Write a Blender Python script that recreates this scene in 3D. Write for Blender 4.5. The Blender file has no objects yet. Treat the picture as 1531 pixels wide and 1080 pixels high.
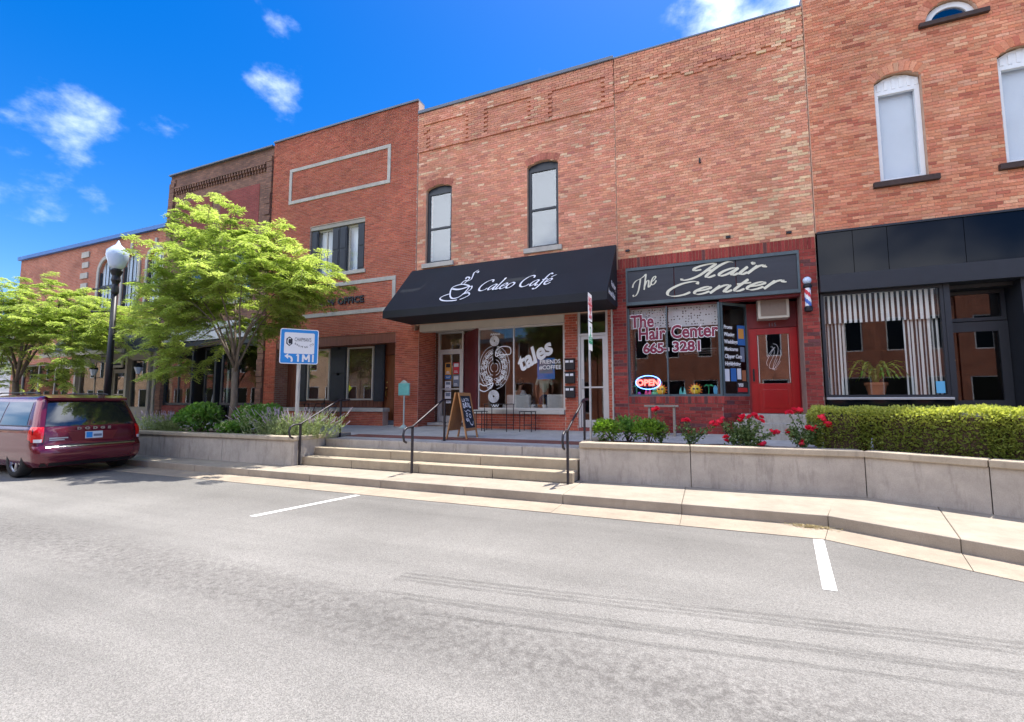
import bpy, bmesh, math, random
from mathutils import Vector, Matrix, noise
R = math.radians
scene = bpy.context.scene
COL = scene.collection

# ------------------------------------------------------------------ camera
CAM = (0.0, 0.0, 1.57)
cd = bpy.data.cameras.new('camera'); cam = bpy.data.objects.new('camera', cd); COL.objects.link(cam)
cd.sensor_width = 36.0; cd.lens = 36.0 * 690.5 / 1531.0
cd.clip_start = 0.05; cd.clip_end = 5000
cam.location = CAM
cam.rotation_euler = (R(90 + 5.033), 0, R(22.69))
scene.camera = cam

# ------------------------------------------------------------------ sky, sun, exposure
SUN_EL, SUN_AZ = R(70.5), R(27.0)          # azimuth: from +Y towards +X
w = bpy.data.worlds.new('World'); scene.world = w; w.use_nodes = True
nt = w.node_tree; nt.nodes.clear()
def wn(t, **k):
    n = nt.nodes.new(t)
    for a, v in k.items(): setattr(n, a, v)
    return n
sky = wn('ShaderNodeTexSky', sky_type='NISHITA', sun_disc=False)
sky.sun_elevation = SUN_EL; sky.sun_rotation = SUN_AZ; sky.altitude = 200; sky.air_density = 1.0; sky.dust_density = 0.5; sky.ozone_density = 2.0
hsv = wn('ShaderNodeHueSaturation'); hsv.inputs['Saturation'].default_value = 1.5; hsv.inputs['Hue'].default_value = 0.512; hsv.inputs['Value'].default_value = 0.325
tc = wn('ShaderNodeTexCoord')
mp = wn('ShaderNodeMapping'); mp.inputs['Scale'].default_value = (1.0, 1.0, 1.5)
CLOUD_W = 0.25; mp.inputs['Rotation'].default_value = (0, 0, R(82))
big = wn('ShaderNodeTexNoise', noise_dimensions='4D'); big.inputs['Scale'].default_value = 1.25; big.inputs['Detail'].default_value = 1.0; big.inputs['W'].default_value = CLOUD_W
cn = wn('ShaderNodeTexNoise', noise_dimensions='4D'); cn.inputs['Scale'].default_value = 4.2; cn.inputs['Detail'].default_value = 8; cn.inputs['Roughness'].default_value = 0.56; cn.inputs['W'].default_value = CLOUD_W + 5
add = wn('ShaderNodeMath', operation='MULTIPLY_ADD'); add.inputs[1].default_value = 0.55
cr = wn('ShaderNodeMapRange', interpolation_type='SMOOTHSTEP'); cr.inputs[1].default_value = 0.775; cr.inputs[2].default_value = 0.93; cr.inputs[3].default_value = 0.0; cr.inputs[4].default_value = 0.92
cmix = wn('ShaderNodeMix', data_type='RGBA'); cmix.inputs[7].default_value = (4.7, 4.95, 5.5, 1)
bg = wn('ShaderNodeBackground'); bg.inputs['Strength'].default_value = 0.15
wo = wn('ShaderNodeOutputWorld')
L = nt.links.new
L(sky.outputs[0], hsv.inputs['Color']); L(tc.outputs['Generated'], mp.inputs[0]); L(mp.outputs[0], cn.inputs['Vector']); L(mp.outputs[0], big.inputs['Vector'])
L(cn.outputs[0], add.inputs[0]); L(big.outputs[0], add.inputs[2])
L(add.outputs[0], cr.inputs[0]); L(cr.outputs[0], cmix.inputs[0]); L(hsv.outputs[0], cmix.inputs[6])
L(cmix.outputs[2], bg.inputs[0]); L(bg.outputs[0], wo.inputs[0])
sl = bpy.data.lights.new('sun', 'SUN'); sl.energy = 2.0; sl.angle = R(0.53); sl.color = (1.0, 0.95, 0.87)
so = bpy.data.objects.new('sun', sl); COL.objects.link(so); so.location = (5, 30, 60)
sd = Vector((math.sin(SUN_AZ) * math.cos(SUN_EL), math.cos(SUN_AZ) * math.cos(SUN_EL), math.sin(SUN_EL)))
so.rotation_euler = sd.to_track_quat('Z', 'Y').to_euler()
vs = scene.view_settings; vs.view_transform = 'Standard'; vs.look = 'None'; vs.exposure = 2.27; vs.gamma = 1.0; vs.use_curve_mapping = False
scene.render.engine = 'CYCLES'
scene.cycles.use_denoising = True
scene.cycles.max_bounces = 8; scene.cycles.transparent_max_bounces = 16; scene.cycles.sample_clamp_indirect = 6.0

# ------------------------------------------------------------------ materials
M = {}
def nodes(m):
    m.use_nodes = True; t = m.node_tree; b = t.nodes['Principled BSDF']; return t, b
def N(t, typ, ins=None, **k):
    n = t.nodes.new(typ)
    for a, v in k.items(): setattr(n, a, v)
    for a, v in (ins or {}).items(): n.inputs[a].default_value = v
    return n
def c4(c): return (c[0], c[1], c[2], 1)
def mul(c, f): return (c[0]*f, c[1]*f, c[2]*f)
def mat(name, c, rough=0.6, metal=0.0, var=0.0, scale=8.0, bump=0.0, bscale=None, coat=0.0, spec=0.5, emit=None, estr=0.0, c2=None, stretch=None):
    m = bpy.data.materials.new(name); t, b = nodes(m); M[name] = m
    b.inputs['Base Color'].default_value = c4(c); b.inputs['Roughness'].default_value = rough; b.inputs['Metallic'].default_value = metal
    b.inputs['Coat Weight'].default_value = coat; b.inputs['Specular IOR Level'].default_value = spec
    if emit: b.inputs['Emission Color'].default_value = c4(emit); b.inputs['Emission Strength'].default_value = estr
    if var or c2 or bump:
        co = N(t, 'ShaderNodeTexCoord'); vec = co.outputs['Object']
        if stretch:
            mpn = N(t, 'ShaderNodeMapping', {'Scale': stretch}); t.links.new(vec, mpn.inputs[0]); vec = mpn.outputs[0]
        nz = N(t, 'ShaderNodeTexNoise', {'Scale': scale, 'Detail': 6.0, 'Roughness': 0.62}); t.links.new(vec, nz.inputs['Vector'])
        if var or c2:
            rp = N(t, 'ShaderNodeValToRGB'); rp.color_ramp.elements[0].position = 0.3; rp.color_ramp.elements[1].position = 0.72
            a, z = (c, c2) if c2 else (mul(c, 1 - var), mul(c, 1 + var))
            rp.color_ramp.elements[0].color = c4(a); rp.color_ramp.elements[1].color = c4(z)
            t.links.new(nz.outputs[0], rp.inputs[0]); t.links.new(rp.outputs[0], b.inputs['Base Color'])
        if bump:
            n2 = N(t, 'ShaderNodeTexNoise', {'Scale': bscale or scale * 6, 'Detail': 4.0}); t.links.new(vec, n2.inputs['Vector'])
            bp_ = N(t, 'ShaderNodeBump', {'Strength': bump, 'Distance': 0.02}); t.links.new(n2.outputs[0], bp_.inputs['Height']); t.links.new(bp_.outputs[0], b.inputs['Normal'])
    return m

def brick_piece_mat():
    m = bpy.data.materials.new('brick_piece'); t, b = nodes(m); M['brick'] = m
    at = N(t, 'ShaderNodeAttribute', attribute_name='bcol'); oi = N(t, 'ShaderNodeObjectInfo')
    ge = N(t, 'ShaderNodeNewGeometry')
    nz = N(t, 'ShaderNodeTexNoise', {'Scale': 22.0, 'Detail': 5.0, 'Roughness': 0.7}); t.links.new(ge.outputs['Position'], nz.inputs['Vector'])
    lg = N(t, 'ShaderNodeTexNoise', {'Scale': 0.55, 'Detail': 4.0}); t.links.new(ge.outputs['Position'], lg.inputs['Vector'])
    m1 = N(t, 'ShaderNodeMix', {0: 1.0}, data_type='RGBA', blend_type='MULTIPLY'); t.links.new(at.outputs['Color'], m1.inputs[6]); t.links.new(oi.outputs['Color'], m1.inputs[7])
    rp = N(t, 'ShaderNodeMapRange', {1: 0.3, 2: 0.7, 3: 0.78, 4: 1.18}); t.links.new(nz.outputs[0], rp.inputs[0])
    rq = N(t, 'ShaderNodeMapRange', {1: 0.35, 2: 0.65, 3: 0.86, 4: 1.12}); t.links.new(lg.outputs[0], rq.inputs[0])
    mm = N(t, 'ShaderNodeMath', operation='MULTIPLY'); t.links.new(rp.outputs[0], mm.inputs[0]); t.links.new(rq.outputs[0], mm.inputs[1])
    m2 = N(t, 'ShaderNodeVectorMath', operation='SCALE'); t.links.new(m1.outputs[2], m2.inputs[0]); t.links.new(mm.outputs[0], m2.inputs['Scale'])
    t.links.new(m2.outputs[0], b.inputs['Base Color']); b.inputs['Roughness'].default_value = 0.88; b.inputs['Specular IOR Level'].default_value = 0.25
    bp_ = N(t, 'ShaderNodeBump', {'Strength': 0.5, 'Distance': 0.01}); t.links.new(nz.outputs[0], bp_.inputs['Height']); t.links.new(bp_.outputs[0], b.inputs['Normal'])
brick_piece_mat()

def brick_tex(name, ca, cb, mortar, bw=0.205, rh=0.068, axis='XZ'):
    m = bpy.data.materials.new(name); t, b = nodes(m); M[name] = m
    ge = N(t, 'ShaderNodeNewGeometry'); sp = N(t, 'ShaderNodeSeparateXYZ'); cb_ = N(t, 'ShaderNodeCombineXYZ')
    t.links.new(ge.outputs['Position'], sp.inputs[0])
    if axis == 'XZ': t.links.new(sp.outputs[0], cb_.inputs[0]); t.links.new(sp.outputs[2], cb_.inputs[1])
    elif axis == 'YZ': t.links.new(sp.outputs[1], cb_.inputs[0]); t.links.new(sp.outputs[2], cb_.inputs[1])
    else: t.links.new(sp.outputs[0], cb_.inputs[0]); t.links.new(sp.outputs[1], cb_.inputs[1])
    br = N(t, 'ShaderNodeTexBrick', {'Color1': c4(ca), 'Color2': c4(cb), 'Mortar': c4(mortar), 'Scale': 1.0, 'Mortar Size': 0.006, 'Brick Width': bw, 'Row Height': rh, 'Bias': -0.1})
    t.links.new(cb_.outputs[0], br.inputs['Vector'])
    nz = N(t, 'ShaderNodeTexNoise', {'Scale': 1.4, 'Detail': 6.0, 'Roughness': 0.65}); t.links.new(ge.outputs['Position'], nz.inputs['Vector'])
    rp = N(t, 'ShaderNodeMapRange', {1: 0.3, 2: 0.7, 3: 0.72, 4: 1.22}); t.links.new(nz.outputs[0], rp.inputs[0])
    sc = N(t, 'ShaderNodeVectorMath', operation='SCALE'); t.links.new(br.outputs[0], sc.inputs[0]); t.links.new(rp.outputs[0], sc.inputs['Scale'])
    t.links.new(sc.outputs[0], b.inputs['Base Color']); b.inputs['Roughness'].default_value = 0.9
    bp_ = N(t, 'ShaderNodeBump', {'Strength': 0.6, 'Distance': 0.01}, invert=True); t.links.new(br.outputs['Fac'], bp_.inputs['Height']); t.links.new(bp_.outputs[0], b.inputs['Normal'])
    return m

def glass(name, base=0.10, tint=(0.86, 0.9, 0.9), rough=0.0):
    m = bpy.data.materials.new(name); m.use_nodes = True; t = m.node_tree; t.nodes.clear(); M[name] = m
    tr = N(t, 'ShaderNodeBsdfTransparent', {'Color': c4(tint)}); gl = N(t, 'ShaderNodeBsdfGlossy', {'Color': (1, 1, 1, 1), 'Roughness': rough})
    lw = N(t, 'ShaderNodeLayerWeight', {'Blend': 0.5}); pw = N(t, 'ShaderNodeMath', {1: 5.0}, operation='POWER'); t.links.new(lw.outputs['Facing'], pw.inputs[0])
    fr = N(t, 'ShaderNodeMath', {1: 0.95, 2: 0.045}, operation='MULTIPLY_ADD'); t.links.new(pw.outputs[0], fr.inputs[0]); ad = N(t, 'ShaderNodeMath', {1: base}, operation='ADD', use_clamp=True)
    mx = N(t, 'ShaderNodeMixShader'); ou = N(t, 'ShaderNodeOutputMaterial')
    t.links.new(fr.outputs[0], ad.inputs[0]); t.links.new(ad.outputs[0], mx.inputs[0]); t.links.new(tr.outputs[0], mx.inputs[1]); t.links.new(gl.outputs[0], mx.inputs[2]); t.links.new(mx.outputs[0], ou.inputs[0])
    return m

def leaf(name, ca, cb, trans=0.45, gloss=0.5):
    m = bpy.data.materials.new(name); m.use_nodes = True; t = m.node_tree; t.nodes.clear(); M[name] = m
    at = N(t, 'ShaderNodeAttribute', attribute_name='lv'); mx = N(t, 'ShaderNodeMix', {6: c4(ca), 7: c4(cb)}, data_type='RGBA')
    t.links.new(at.outputs['Fac'], mx.inputs[0])
    d = N(t, 'ShaderNodeBsdfPrincipled', {'Roughness': gloss, 'Specular IOR Level': 0.3}); tl = N(t, 'ShaderNodeBsdfTranslucent')
    t.links.new(mx.outputs[2], d.inputs['Base Color'])
    hs = N(t, 'ShaderNodeHueSaturation', {'Value': 1.5, 'Saturation': 1.1}); t.links.new(mx.outputs[2], hs.inputs['Color']); t.links.new(hs.outputs[0], tl.inputs[0])
    ms = N(t, 'ShaderNodeMixShader', {0: trans}); ou = N(t, 'ShaderNodeOutputMaterial')
    t.links.new(d.outputs[0], ms.inputs[1]); t.links.new(tl.outputs[0], ms.inputs[2]); t.links.new(ms.outputs[0], ou.inputs[0])
    return m

def concrete(name, c, stain=0.25, dirt=(0.16, 0.14, 0.12)):
    m = bpy.data.materials.new(name); t, b = nodes(m); M[name] = m
    ge = N(t, 'ShaderNodeNewGeometry')
    n1 = N(t, 'ShaderNodeTexNoise', {'Scale': 2.2, 'Detail': 8.0, 'Roughness': 0.68}); t.links.new(ge.outputs['Position'], n1.inputs['Vector'])
    mpn = N(t, 'ShaderNodeMapping', {'Scale': (5.0, 5.0, 0.9)}); t.links.new(ge.outputs['Position'], mpn.inputs[0])
    n2 = N(t, 'ShaderNodeTexNoise', {'Scale': 1.6, 'Detail': 5.0, 'Roughness': 0.7}); t.links.new(mpn.outputs[0], n2.inputs['Vector'])
    n3 = N(t, 'ShaderNodeTexNoise', {'Scale': 160.0, 'Detail': 2.0}); t.links.new(ge.outputs['Position'], n3.inputs['Vector'])
    r1 = N(t, 'ShaderNodeMapRange', {1: 0.3, 2: 0.7, 3: 0.8, 4: 1.15}); t.links.new(n1.outputs[0], r1.inputs[0])
    r3 = N(t, 'ShaderNodeMapRange', {1: 0.3, 2: 0.7, 3: 0.86, 4: 1.14}); t.links.new(n3.outputs[0], r3.inputs[0])
    mm = N(t, 'ShaderNodeMath', operation='MULTIPLY'); t.links.new(r1.outputs[0], mm.inputs[0]); t.links.new(r3.outputs[0], mm.inputs[1])
    sc = N(t, 'ShaderNodeVectorMath', {0: c}, operation='SCALE'); t.links.new(mm.outputs[0], sc.inputs['Scale'])
    r2 = N(t, 'ShaderNodeMapRange', {1: 0.52, 2: 0.78, 3: 0.0, 4: stain * 2}); t.links.new(n2.outputs[0], r2.inputs[0])
    mx = N(t, 'ShaderNodeMix', {7: c4(dirt)}, data_type='RGBA'); t.links.new(r2.outputs[0], mx.inputs[0]); t.links.new(sc.outputs[0], mx.inputs[6])
    t.links.new(mx.outputs[2], b.inputs['Base Color']); b.inputs['Roughness'].default_value = 0.9; b.inputs['Specular IOR Level'].default_value = 0.2
    bp_ = N(t, 'ShaderNodeBump', {'Strength': 0.25, 'Distance': 0.01}); t.links.new(n3.outputs[0], bp_.inputs['Height']); t.links.new(bp_.outputs[0], b.inputs['Normal'])
    return m

def asphalt():
    m = bpy.data.materials.new('asphalt'); t, b = nodes(m); M['asphalt'] = m
    ge = N(t, 'ShaderNodeNewGeometry'); P = ge.outputs['Position']; sp = N(t, 'ShaderNodeSeparateXYZ'); t.links.new(P, sp.inputs[0])
    vo = N(t, 'ShaderNodeTexVoronoi', {'Scale': 165.0}); t.links.new(P, vo.inputs['Vector'])
    vr = N(t, 'ShaderNodeSeparateColor'); t.links.new(vo.outputs['Color'], vr.inputs[0])
    fine = N(t, 'ShaderNodeMapRange', {1: 0.0, 2: 1.0, 3: 0.68, 4: 1.32}); t.links.new(vr.outputs[0], fine.inputs[0])
    big = N(t, 'ShaderNodeTexNoise', {'Scale': 0.5, 'Detail': 6.0, 'Roughness': 0.6}); t.links.new(P, big.inputs['Vector'])
    mpn = N(t, 'ShaderNodeMapping', {'Scale': (0.16, 1.7, 1.0)}); t.links.new(P, mpn.inputs[0])
    stk = N(t, 'ShaderNodeTexNoise', {'Scale': 1.2, 'Detail': 6.0, 'Roughness': 0.65}); t.links.new(mpn.outputs[0], stk.inputs['Vector'])
    rb = N(t, 'ShaderNodeMapRange', {1: 0.32, 2: 0.68, 3: 0.86, 4: 1.12}); t.links.new(big.outputs[0], rb.inputs[0])
    rs = N(t, 'ShaderNodeMapRange', {1: 0.3, 2: 0.7, 3: 0.86, 4: 1.12}); t.links.new(stk.outputs[0], rs.inputs[0])
    a1 = N(t, 'ShaderNodeMath', operation='MULTIPLY'); t.links.new(fine.outputs[0], a1.inputs[0]); t.links.new(rb.outputs[0], a1.inputs[1])
    a2 = N(t, 'ShaderNodeMath', operation='MULTIPLY'); t.links.new(a1.outputs[0], a2.inputs[0]); t.links.new(rs.outputs[0], a2.inputs[1])
    # the parking lane is a shade darker than the travelled lane
    lane = N(t, 'ShaderNodeMapRange', {1: 4.3, 2: 5.6, 3: 1.0, 4: 0.80}, interpolation_type='SMOOTHSTEP')
    wob = N(t, 'ShaderNodeMath', {1: 1.6}, operation='MULTIPLY_ADD'); t.links.new(stk.outputs[0], wob.inputs[0]); t.links.new(sp.outputs[1], wob.inputs[2])
    wo2 = N(t, 'ShaderNodeMath', {1: 0.8}, operation='SUBTRACT'); t.links.new(wob.outputs[0], wo2.inputs[0]); t.links.new(wo2.outputs[0], lane.inputs[0])
    a3 = N(t, 'ShaderNodeMath', operation='MULTIPLY'); t.links.new(a2.outputs[0], a3.inputs[0]); t.links.new(lane.outputs[0], a3.inputs[1])
    sc = N(t, 'ShaderNodeVectorMath', {0: (0.212, 0.203, 0.188)}, operation='SCALE'); t.links.new(a3.outputs[0], sc.inputs['Scale'])
    # oil-dripped strip down the middle of the lane
    cen = N(t, 'ShaderNodeMath', {1: 2.82}, operation='SUBTRACT'); t.links.new(sp.outputs[1], cen.inputs[0])
    tilt = N(t, 'ShaderNodeMath', {1: 0.02}, operation='MULTIPLY_ADD'); t.links.new(sp.outputs[0], tilt.inputs[0]); t.links.new(cen.outputs[0], tilt.inputs[2])
    ab = N(t, 'ShaderNodeMath', operation='ABSOLUTE'); t.links.new(tilt.outputs[0], ab.inputs[0])
    band = N(t, 'ShaderNodeMapRange', {1: 0.05, 2: 0.7, 3: 1.0, 4: 0.0}, interpolation_type='SMOOTHSTEP'); t.links.new(ab.outputs[0], band.inputs[0])
    dr = N(t, 'ShaderNodeTexNoise', {'Scale': 15.0, 'Detail': 6.0, 'Roughness': 0.75}); t.links.new(P, dr.inputs['Vector'])
    dd = N(t, 'ShaderNodeMapRange', {1: 0.44, 2: 0.60, 3: 0.12, 4: 1.0}); t.links.new(dr.outputs[0], dd.inputs[0])
    om = N(t, 'ShaderNodeMath', operation='MULTIPLY'); t.links.new(band.outputs[0], om.inputs[0]); t.links.new(dd.outputs[0], om.inputs[1])
    o2 = N(t, 'ShaderNodeMath', {1: 0.6}, operation='MULTIPLY'); t.links.new(om.outputs[0], o2.inputs[0])
    mx = N(t, 'ShaderNodeMix', {7: (0.075, 0.068, 0.064, 1)}, data_type='RGBA'); t.links.new(o2.outputs[0], mx.inputs[0]); t.links.new(sc.outputs[0], mx.inputs[6])
    t.links.new(mx.outputs[2], b.inputs['Base Color']); b.inputs['Roughness'].default_value = 0.85; b.inputs['Specular IOR Level'].default_value = 0.3
    bp_ = N(t, 'ShaderNodeBump', {'Strength': 0.6, 'Distance': 0.006}); t.links.new(vo.outputs['Distance'], bp_.inputs['Height']); t.links.new(bp_.outputs[0], b.inputs['Normal'])
asphalt()

def worn_paint(name, c, keep=0.5, scale=30.0, stretch=(1, 1, 1), lo=0.35):
    m = bpy.data.materials.new(name); t, b = nodes(m); M[name] = m
    b.inputs['Base Color'].default_value = c4(c); b.inputs['Roughness'].default_value = 0.8
    ge = N(t, 'ShaderNodeNewGeometry'); mpn = N(t, 'ShaderNodeMapping', {'Scale': stretch}); t.links.new(ge.outputs['Position'], mpn.inputs[0])
    nz = N(t, 'ShaderNodeTexNoise', {'Scale': scale, 'Detail': 6.0, 'Roughness': 0.7}); t.links.new(mpn.outputs[0], nz.inputs['Vector'])
    rp = N(t, 'ShaderNodeMapRange', {1: lo, 2: lo + 0.2, 3: 0.0, 4: keep}); t.links.new(nz.outputs[0], rp.inputs[0]); t.links.new(rp.outputs[0], b.inputs['Alpha'])

CON = concrete('concrete_wall', (0.41, 0.37, 0.325), 0.36)
concrete('concrete_walk', (0.33, 0.285, 0.228), 0.22, (0.25, 0.21, 0.16))
concrete('concrete_step', (0.37, 0.31, 0.225), 0.18, (0.22, 0.17, 0.12))
concrete('concrete_gutter', (0.33, 0.275, 0.212), 0.2)
concrete('concrete_terrace', (0.42, 0.41, 0.39), 0.10)
concrete('coping', (0.40, 0.34, 0.26), 0.25)
concrete('limestone', (0.48, 0.45, 0.40), 0.18)
brick_tex('paver', (0.17, 0.055, 0.04), (0.24, 0.08, 0.06), (0.16, 0.11, 0.09), 0.2, 0.1, 'XY')
brick_tex('brick_far', (0.40, 0.12, 0.065), (0.48, 0.17, 0.095), (0.42, 0.30, 0.25), 0.21, 0.075)
brick_tex('brick_brown', (0.17, 0.085, 0.06), (0.28, 0.14, 0.09), (0.14, 0.09, 0.075), 0.23, 0.075)
brick_tex('brick_dark_red', (0.23, 0.045, 0.04), (0.28, 0.06, 0.05), (0.22, 0.10, 0.08), 0.21, 0.07)
brick_tex('brick_side', (0.33, 0.13, 0.08), (0.40, 0.18, 0.11), (0.38, 0.28, 0.22), 0.21, 0.07, 'YZ')
brick_tex('brick_pale', (0.55, 0.33, 0.19), (0.62, 0.40, 0.24), (0.5, 0.42, 0.34), 0.21, 0.075)
mat('mortar_red', (0.52, 0.36, 0.29), 0.95, var=0.15, scale=3, bump=0.2)
mat('mortar_tan', (0.58, 0.37, 0.26), 0.95, var=0.15, scale=3, bump=0.2)
mat('mortar_dark', (0.30, 0.19, 0.16), 0.95, var=0.15, scale=3, bump=0.2)
mat('grass', (0.045, 0.075, 0.02), 0.95, c2=(0.09, 0.12, 0.04), scale=0.6)
mat('interior', (0.30, 0.26, 0.22), 0.9)
mat('interior_dark', (0.07, 0.065, 0.06), 0.9)
mat('interior_cafe', (0.34, 0.22, 0.14), 0.9, var=0.2, scale=1.5)
mat('floor_wood', (0.16, 0.08, 0.04), 0.5, var=0.3, scale=3)
mat('roof_tar', (0.06, 0.06, 0.06), 0.9, var=0.2)
mat('coping_metal', (0.13, 0.15, 0.19), 0.5, 0.2, var=0.1, scale=2)
mat('coping_blue', (0.05, 0.16, 0.42), 0.45, 0.2, var=0.1, scale=2)
mat('window_black', (0.022, 0.026, 0.034), 0.45, var=0.15, scale=4)
mat('window_white', (0.78, 0.79, 0.80), 0.5, var=0.04, scale=3)
mat('aluminium', (0.55, 0.55, 0.54), 0.4, 0.5, var=0.06, scale=3)
mat('beige_trim', (0.50, 0.46, 0.39), 0.6, var=0.08, scale=3)
mat('sill_brown', (0.06, 0.035, 0.03), 0.8, var=0.25, scale=9, bump=0.3)
mat('black_glass', (0.004, 0.005, 0.009), 0.05, spec=0.2)
mat('charcoal_paint', (0.017, 0.020, 0.027), 0.5, var=0.12, scale=5, bump=0.05)
mat('blind', (0.72, 0.74, 0.74), 0.8, var=0.05, scale=2)
mat('awning_canvas', (0.0060, 0.0085, 0.014), 0.75, var=0.25, scale=1.2, bump=0.12, bscale=3)
mat('white_vinyl', (0.82, 0.82, 0.83), 0.6)
mat('cream_paint', (0.70, 0.68, 0.54), 0.55, var=0.05, scale=4)
mat('maroon_vinyl', (0.20, 0.012, 0.045), 0.5)
mat('wood_panel', (0.13, 0.042, 0.026), 0.55, c2=(0.24, 0.085, 0.05), scale=2.5, stretch=(14, 14, 0.8), bump=0.1)
mat('wood_door', (0.16, 0.045, 0.016), 0.4, c2=(0.26, 0.085, 0.03), scale=2.2, stretch=(10, 10, 0.7), coat=0.2)
mat('shutter', (0.022, 0.027, 0.038), 0.6, var=0.15, scale=4)
mat('red_door', (0.33, 0.006, 0.010), 0.28, var=0.10, scale=3, coat=0.3)
mat('red_trim', (0.16, 0.008, 0.010), 0.5, var=0.15, scale=3)
mat('teal_frame', (0.075, 0.105, 0.12), 0.55, var=0.2, scale=5)
mat('sign_slate', (0.026, 0.028, 0.036), 0.35, var=0.2, scale=2, stretch=(1, 1, 8))
mat('iron', (0.016, 0.016, 0.020), 0.45, 0.3, var=0.2, scale=12)
mat('rail_paint', (0.030, 0.027, 0.034), 0.42, 0.3, var=0.2, scale=14)
mat('galvanised', (0.42, 0.45, 0.48), 0.45, 0.7, var=0.12, scale=9)
mat('sign_white', (0.80, 0.80, 0.82), 0.45, var=0.02, scale=3)
mat('sign_blue', (0.012, 0.25, 0.68), 0.4)
mat('sign_red', (0.6, 0.03, 0.05), 0.5)
mat('sign_green', (0.02, 0.33, 0.17), 0.5)
mat('ink', (0.02, 0.02, 0.03), 0.6)
mat('marker_teal', (0.16, 0.50, 0.46), 0.5, var=0.12, scale=8)
mat('marker_post', (0.42, 0.52, 0.48), 0.5, var=0.1, scale=8)
mat('easel_wood', (0.36, 0.16, 0.055), 0.55, c2=(0.48, 0.24, 0.09), scale=4, stretch=(6, 6, 1))
mat('chalkboard', (0.016, 0.022, 0.034), 0.8, var=0.3, scale=6)
mat('brass', (0.60, 0.42, 0.14), 0.3, 0.9)
mat('soil', (0.055, 0.035, 0.024), 0.95, c2=(0.11, 0.07, 0.05), scale=14, bump=0.9, bscale=30)
mat('bark', (0.13, 0.10, 0.075), 0.9, c2=(0.22, 0.18, 0.14), scale=5, stretch=(6, 6, 1), bump=0.6, bscale=18)
mat('van_paint', (0.13, 0.005, 0.022), 0.26, 0.35, coat=1.0)
mat('van_dark', (0.012, 0.012, 0.014), 0.6)
mat('van_glass', (0.010, 0.013, 0.016), 0.03, spec=0.9, coat=0.5)
mat('tyre', (0.022, 0.022, 0.023), 0.85, var=0.2, scale=20)
mat('alloy', (0.55, 0.56, 0.58), 0.28, 0.9)
mat('chrome', (0.50, 0.51, 0.53), 0.3, 1.0)
mat('lamp_red', (0.62, 0.006, 0.010), 0.15, coat=0.8)
mat('lamp_clear', (0.72, 0.72, 0.74), 0.15, coat=0.6)
mat('plate', (0.62, 0.68, 0.74), 0.45)
mat('globe', (0.55, 0.66, 0.82), 0.22, spec=0.6)
mat('shingle', (0.085, 0.088, 0.085), 0.9, c2=(0.15, 0.155, 0.15), scale=7, bump=0.4)
mat('taupe', (0.33, 0.30, 0.25), 0.7, var=0.08, scale=3)
mat('taupe_brown', (0.16, 0.085, 0.085), 0.7, var=0.08, scale=3)
mat('fabric_grey', (0.48, 0.47, 0.45), 0.95, var=0.1, scale=10)
mat('shirt_white', (0.75, 0.76, 0.80), 0.9)
mat('shirt_mint', (0.50, 0.62, 0.55), 0.9)
mat('skin', (0.55, 0.32, 0.22), 0.6)
mat('hair_dark', (0.05, 0.03, 0.02), 0.7)
mat('hair_blond', (0.50, 0.32, 0.14), 0.7)
mat('denim', (0.05, 0.08, 0.16), 0.9)
mat('neon_red', (0.9, 0.05, 0.04), 0.5, emit=(1.0, 0.06, 0.05), estr=2.2)
mat('neon_blue', (0.1, 0.2, 0.8), 0.5, emit=(0.10, 0.25, 1.0), estr=1.8)
mat('downlight', (1, 0.9, 0.7), 0.5, emit=(1.0, 0.75, 0.42), estr=9.0)
mat('sun_yellow', (0.85, 0.55, 0.03), 0.6)
mat('sun_orange', (0.75, 0.16, 0.015), 0.6)
mat('toy_green', (0.05, 0.42, 0.16), 0.6)
mat('toy_teal', (0.12, 0.55, 0.52), 0.6)
mat('toy_blue', (0.12, 0.42, 0.68), 0.6)
mat('toy_pink', (0.75, 0.10, 0.20), 0.6)
mat('toy_purple', (0.30, 0.06, 0.36), 0.6)
mat('cloth_blue', (0.40, 0.60, 0.78), 0.9, var=0.2, scale=9)
mat('terracotta', (0.36, 0.13, 0.06), 0.8, var=0.1)
mat('old_board', (0.30, 0.26, 0.21), 0.9, var=0.25, scale=6, stretch=(1, 9, 9))
mat('barber_blue', (0.05, 0.14, 0.50), 0.35)
mat('ac_beige', (0.52, 0.48, 0.40), 0.6, var=0.06, scale=4)
mat('ac_grille', (0.26, 0.20, 0.16), 0.7)
mat('petal_red', (0.70, 0.008, 0.045), 0.5, c2=(0.85, 0.03, 0.09), scale=30)
mat('sage_purple', (0.42, 0.34, 0.42), 0.8, var=0.2, scale=20)
mat('yellow_sign', (0.75, 0.85, 0.02), 0.5)
mat('poster_blue', (0.03, 0.14, 0.42), 0.6); mat('poster_orange', (0.65, 0.30, 0.06), 0.6); mat('poster_slate', (0.16, 0.19, 0.26), 0.6); mat('poster_black', (0.015, 0.015, 0.02), 0.6)
mat('paper', (0.72, 0.72, 0.76), 0.7)
mat('cardboard_red', (0.5, 0.02, 0.02), 0.6)
mat('burgundy_panel', (0.11, 0.012, 0.016), 0.5, var=0.15, scale=3)
mat('grey_store', (0.55, 0.56, 0.57), 0.6, var=0.08, scale=3)
glass('glass_shop', -0.005, (0.95, 0.96, 0.96))
glass('glass_dark', 0.0, (0.72, 0.76, 0.78))
glass('glass_sky', 0.06, (0.80, 0.84, 0.86))
glass('glass_blind', -0.01, (0.97, 0.98, 0.99))
leaf('leaf_locust', (0.21, 0.30, 0.055), (0.50, 0.57, 0.17), 0.5)
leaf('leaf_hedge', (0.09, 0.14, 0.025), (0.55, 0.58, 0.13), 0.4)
leaf('leaf_green', (0.05, 0.15, 0.025), (0.20, 0.36, 0.07), 0.35)
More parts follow.
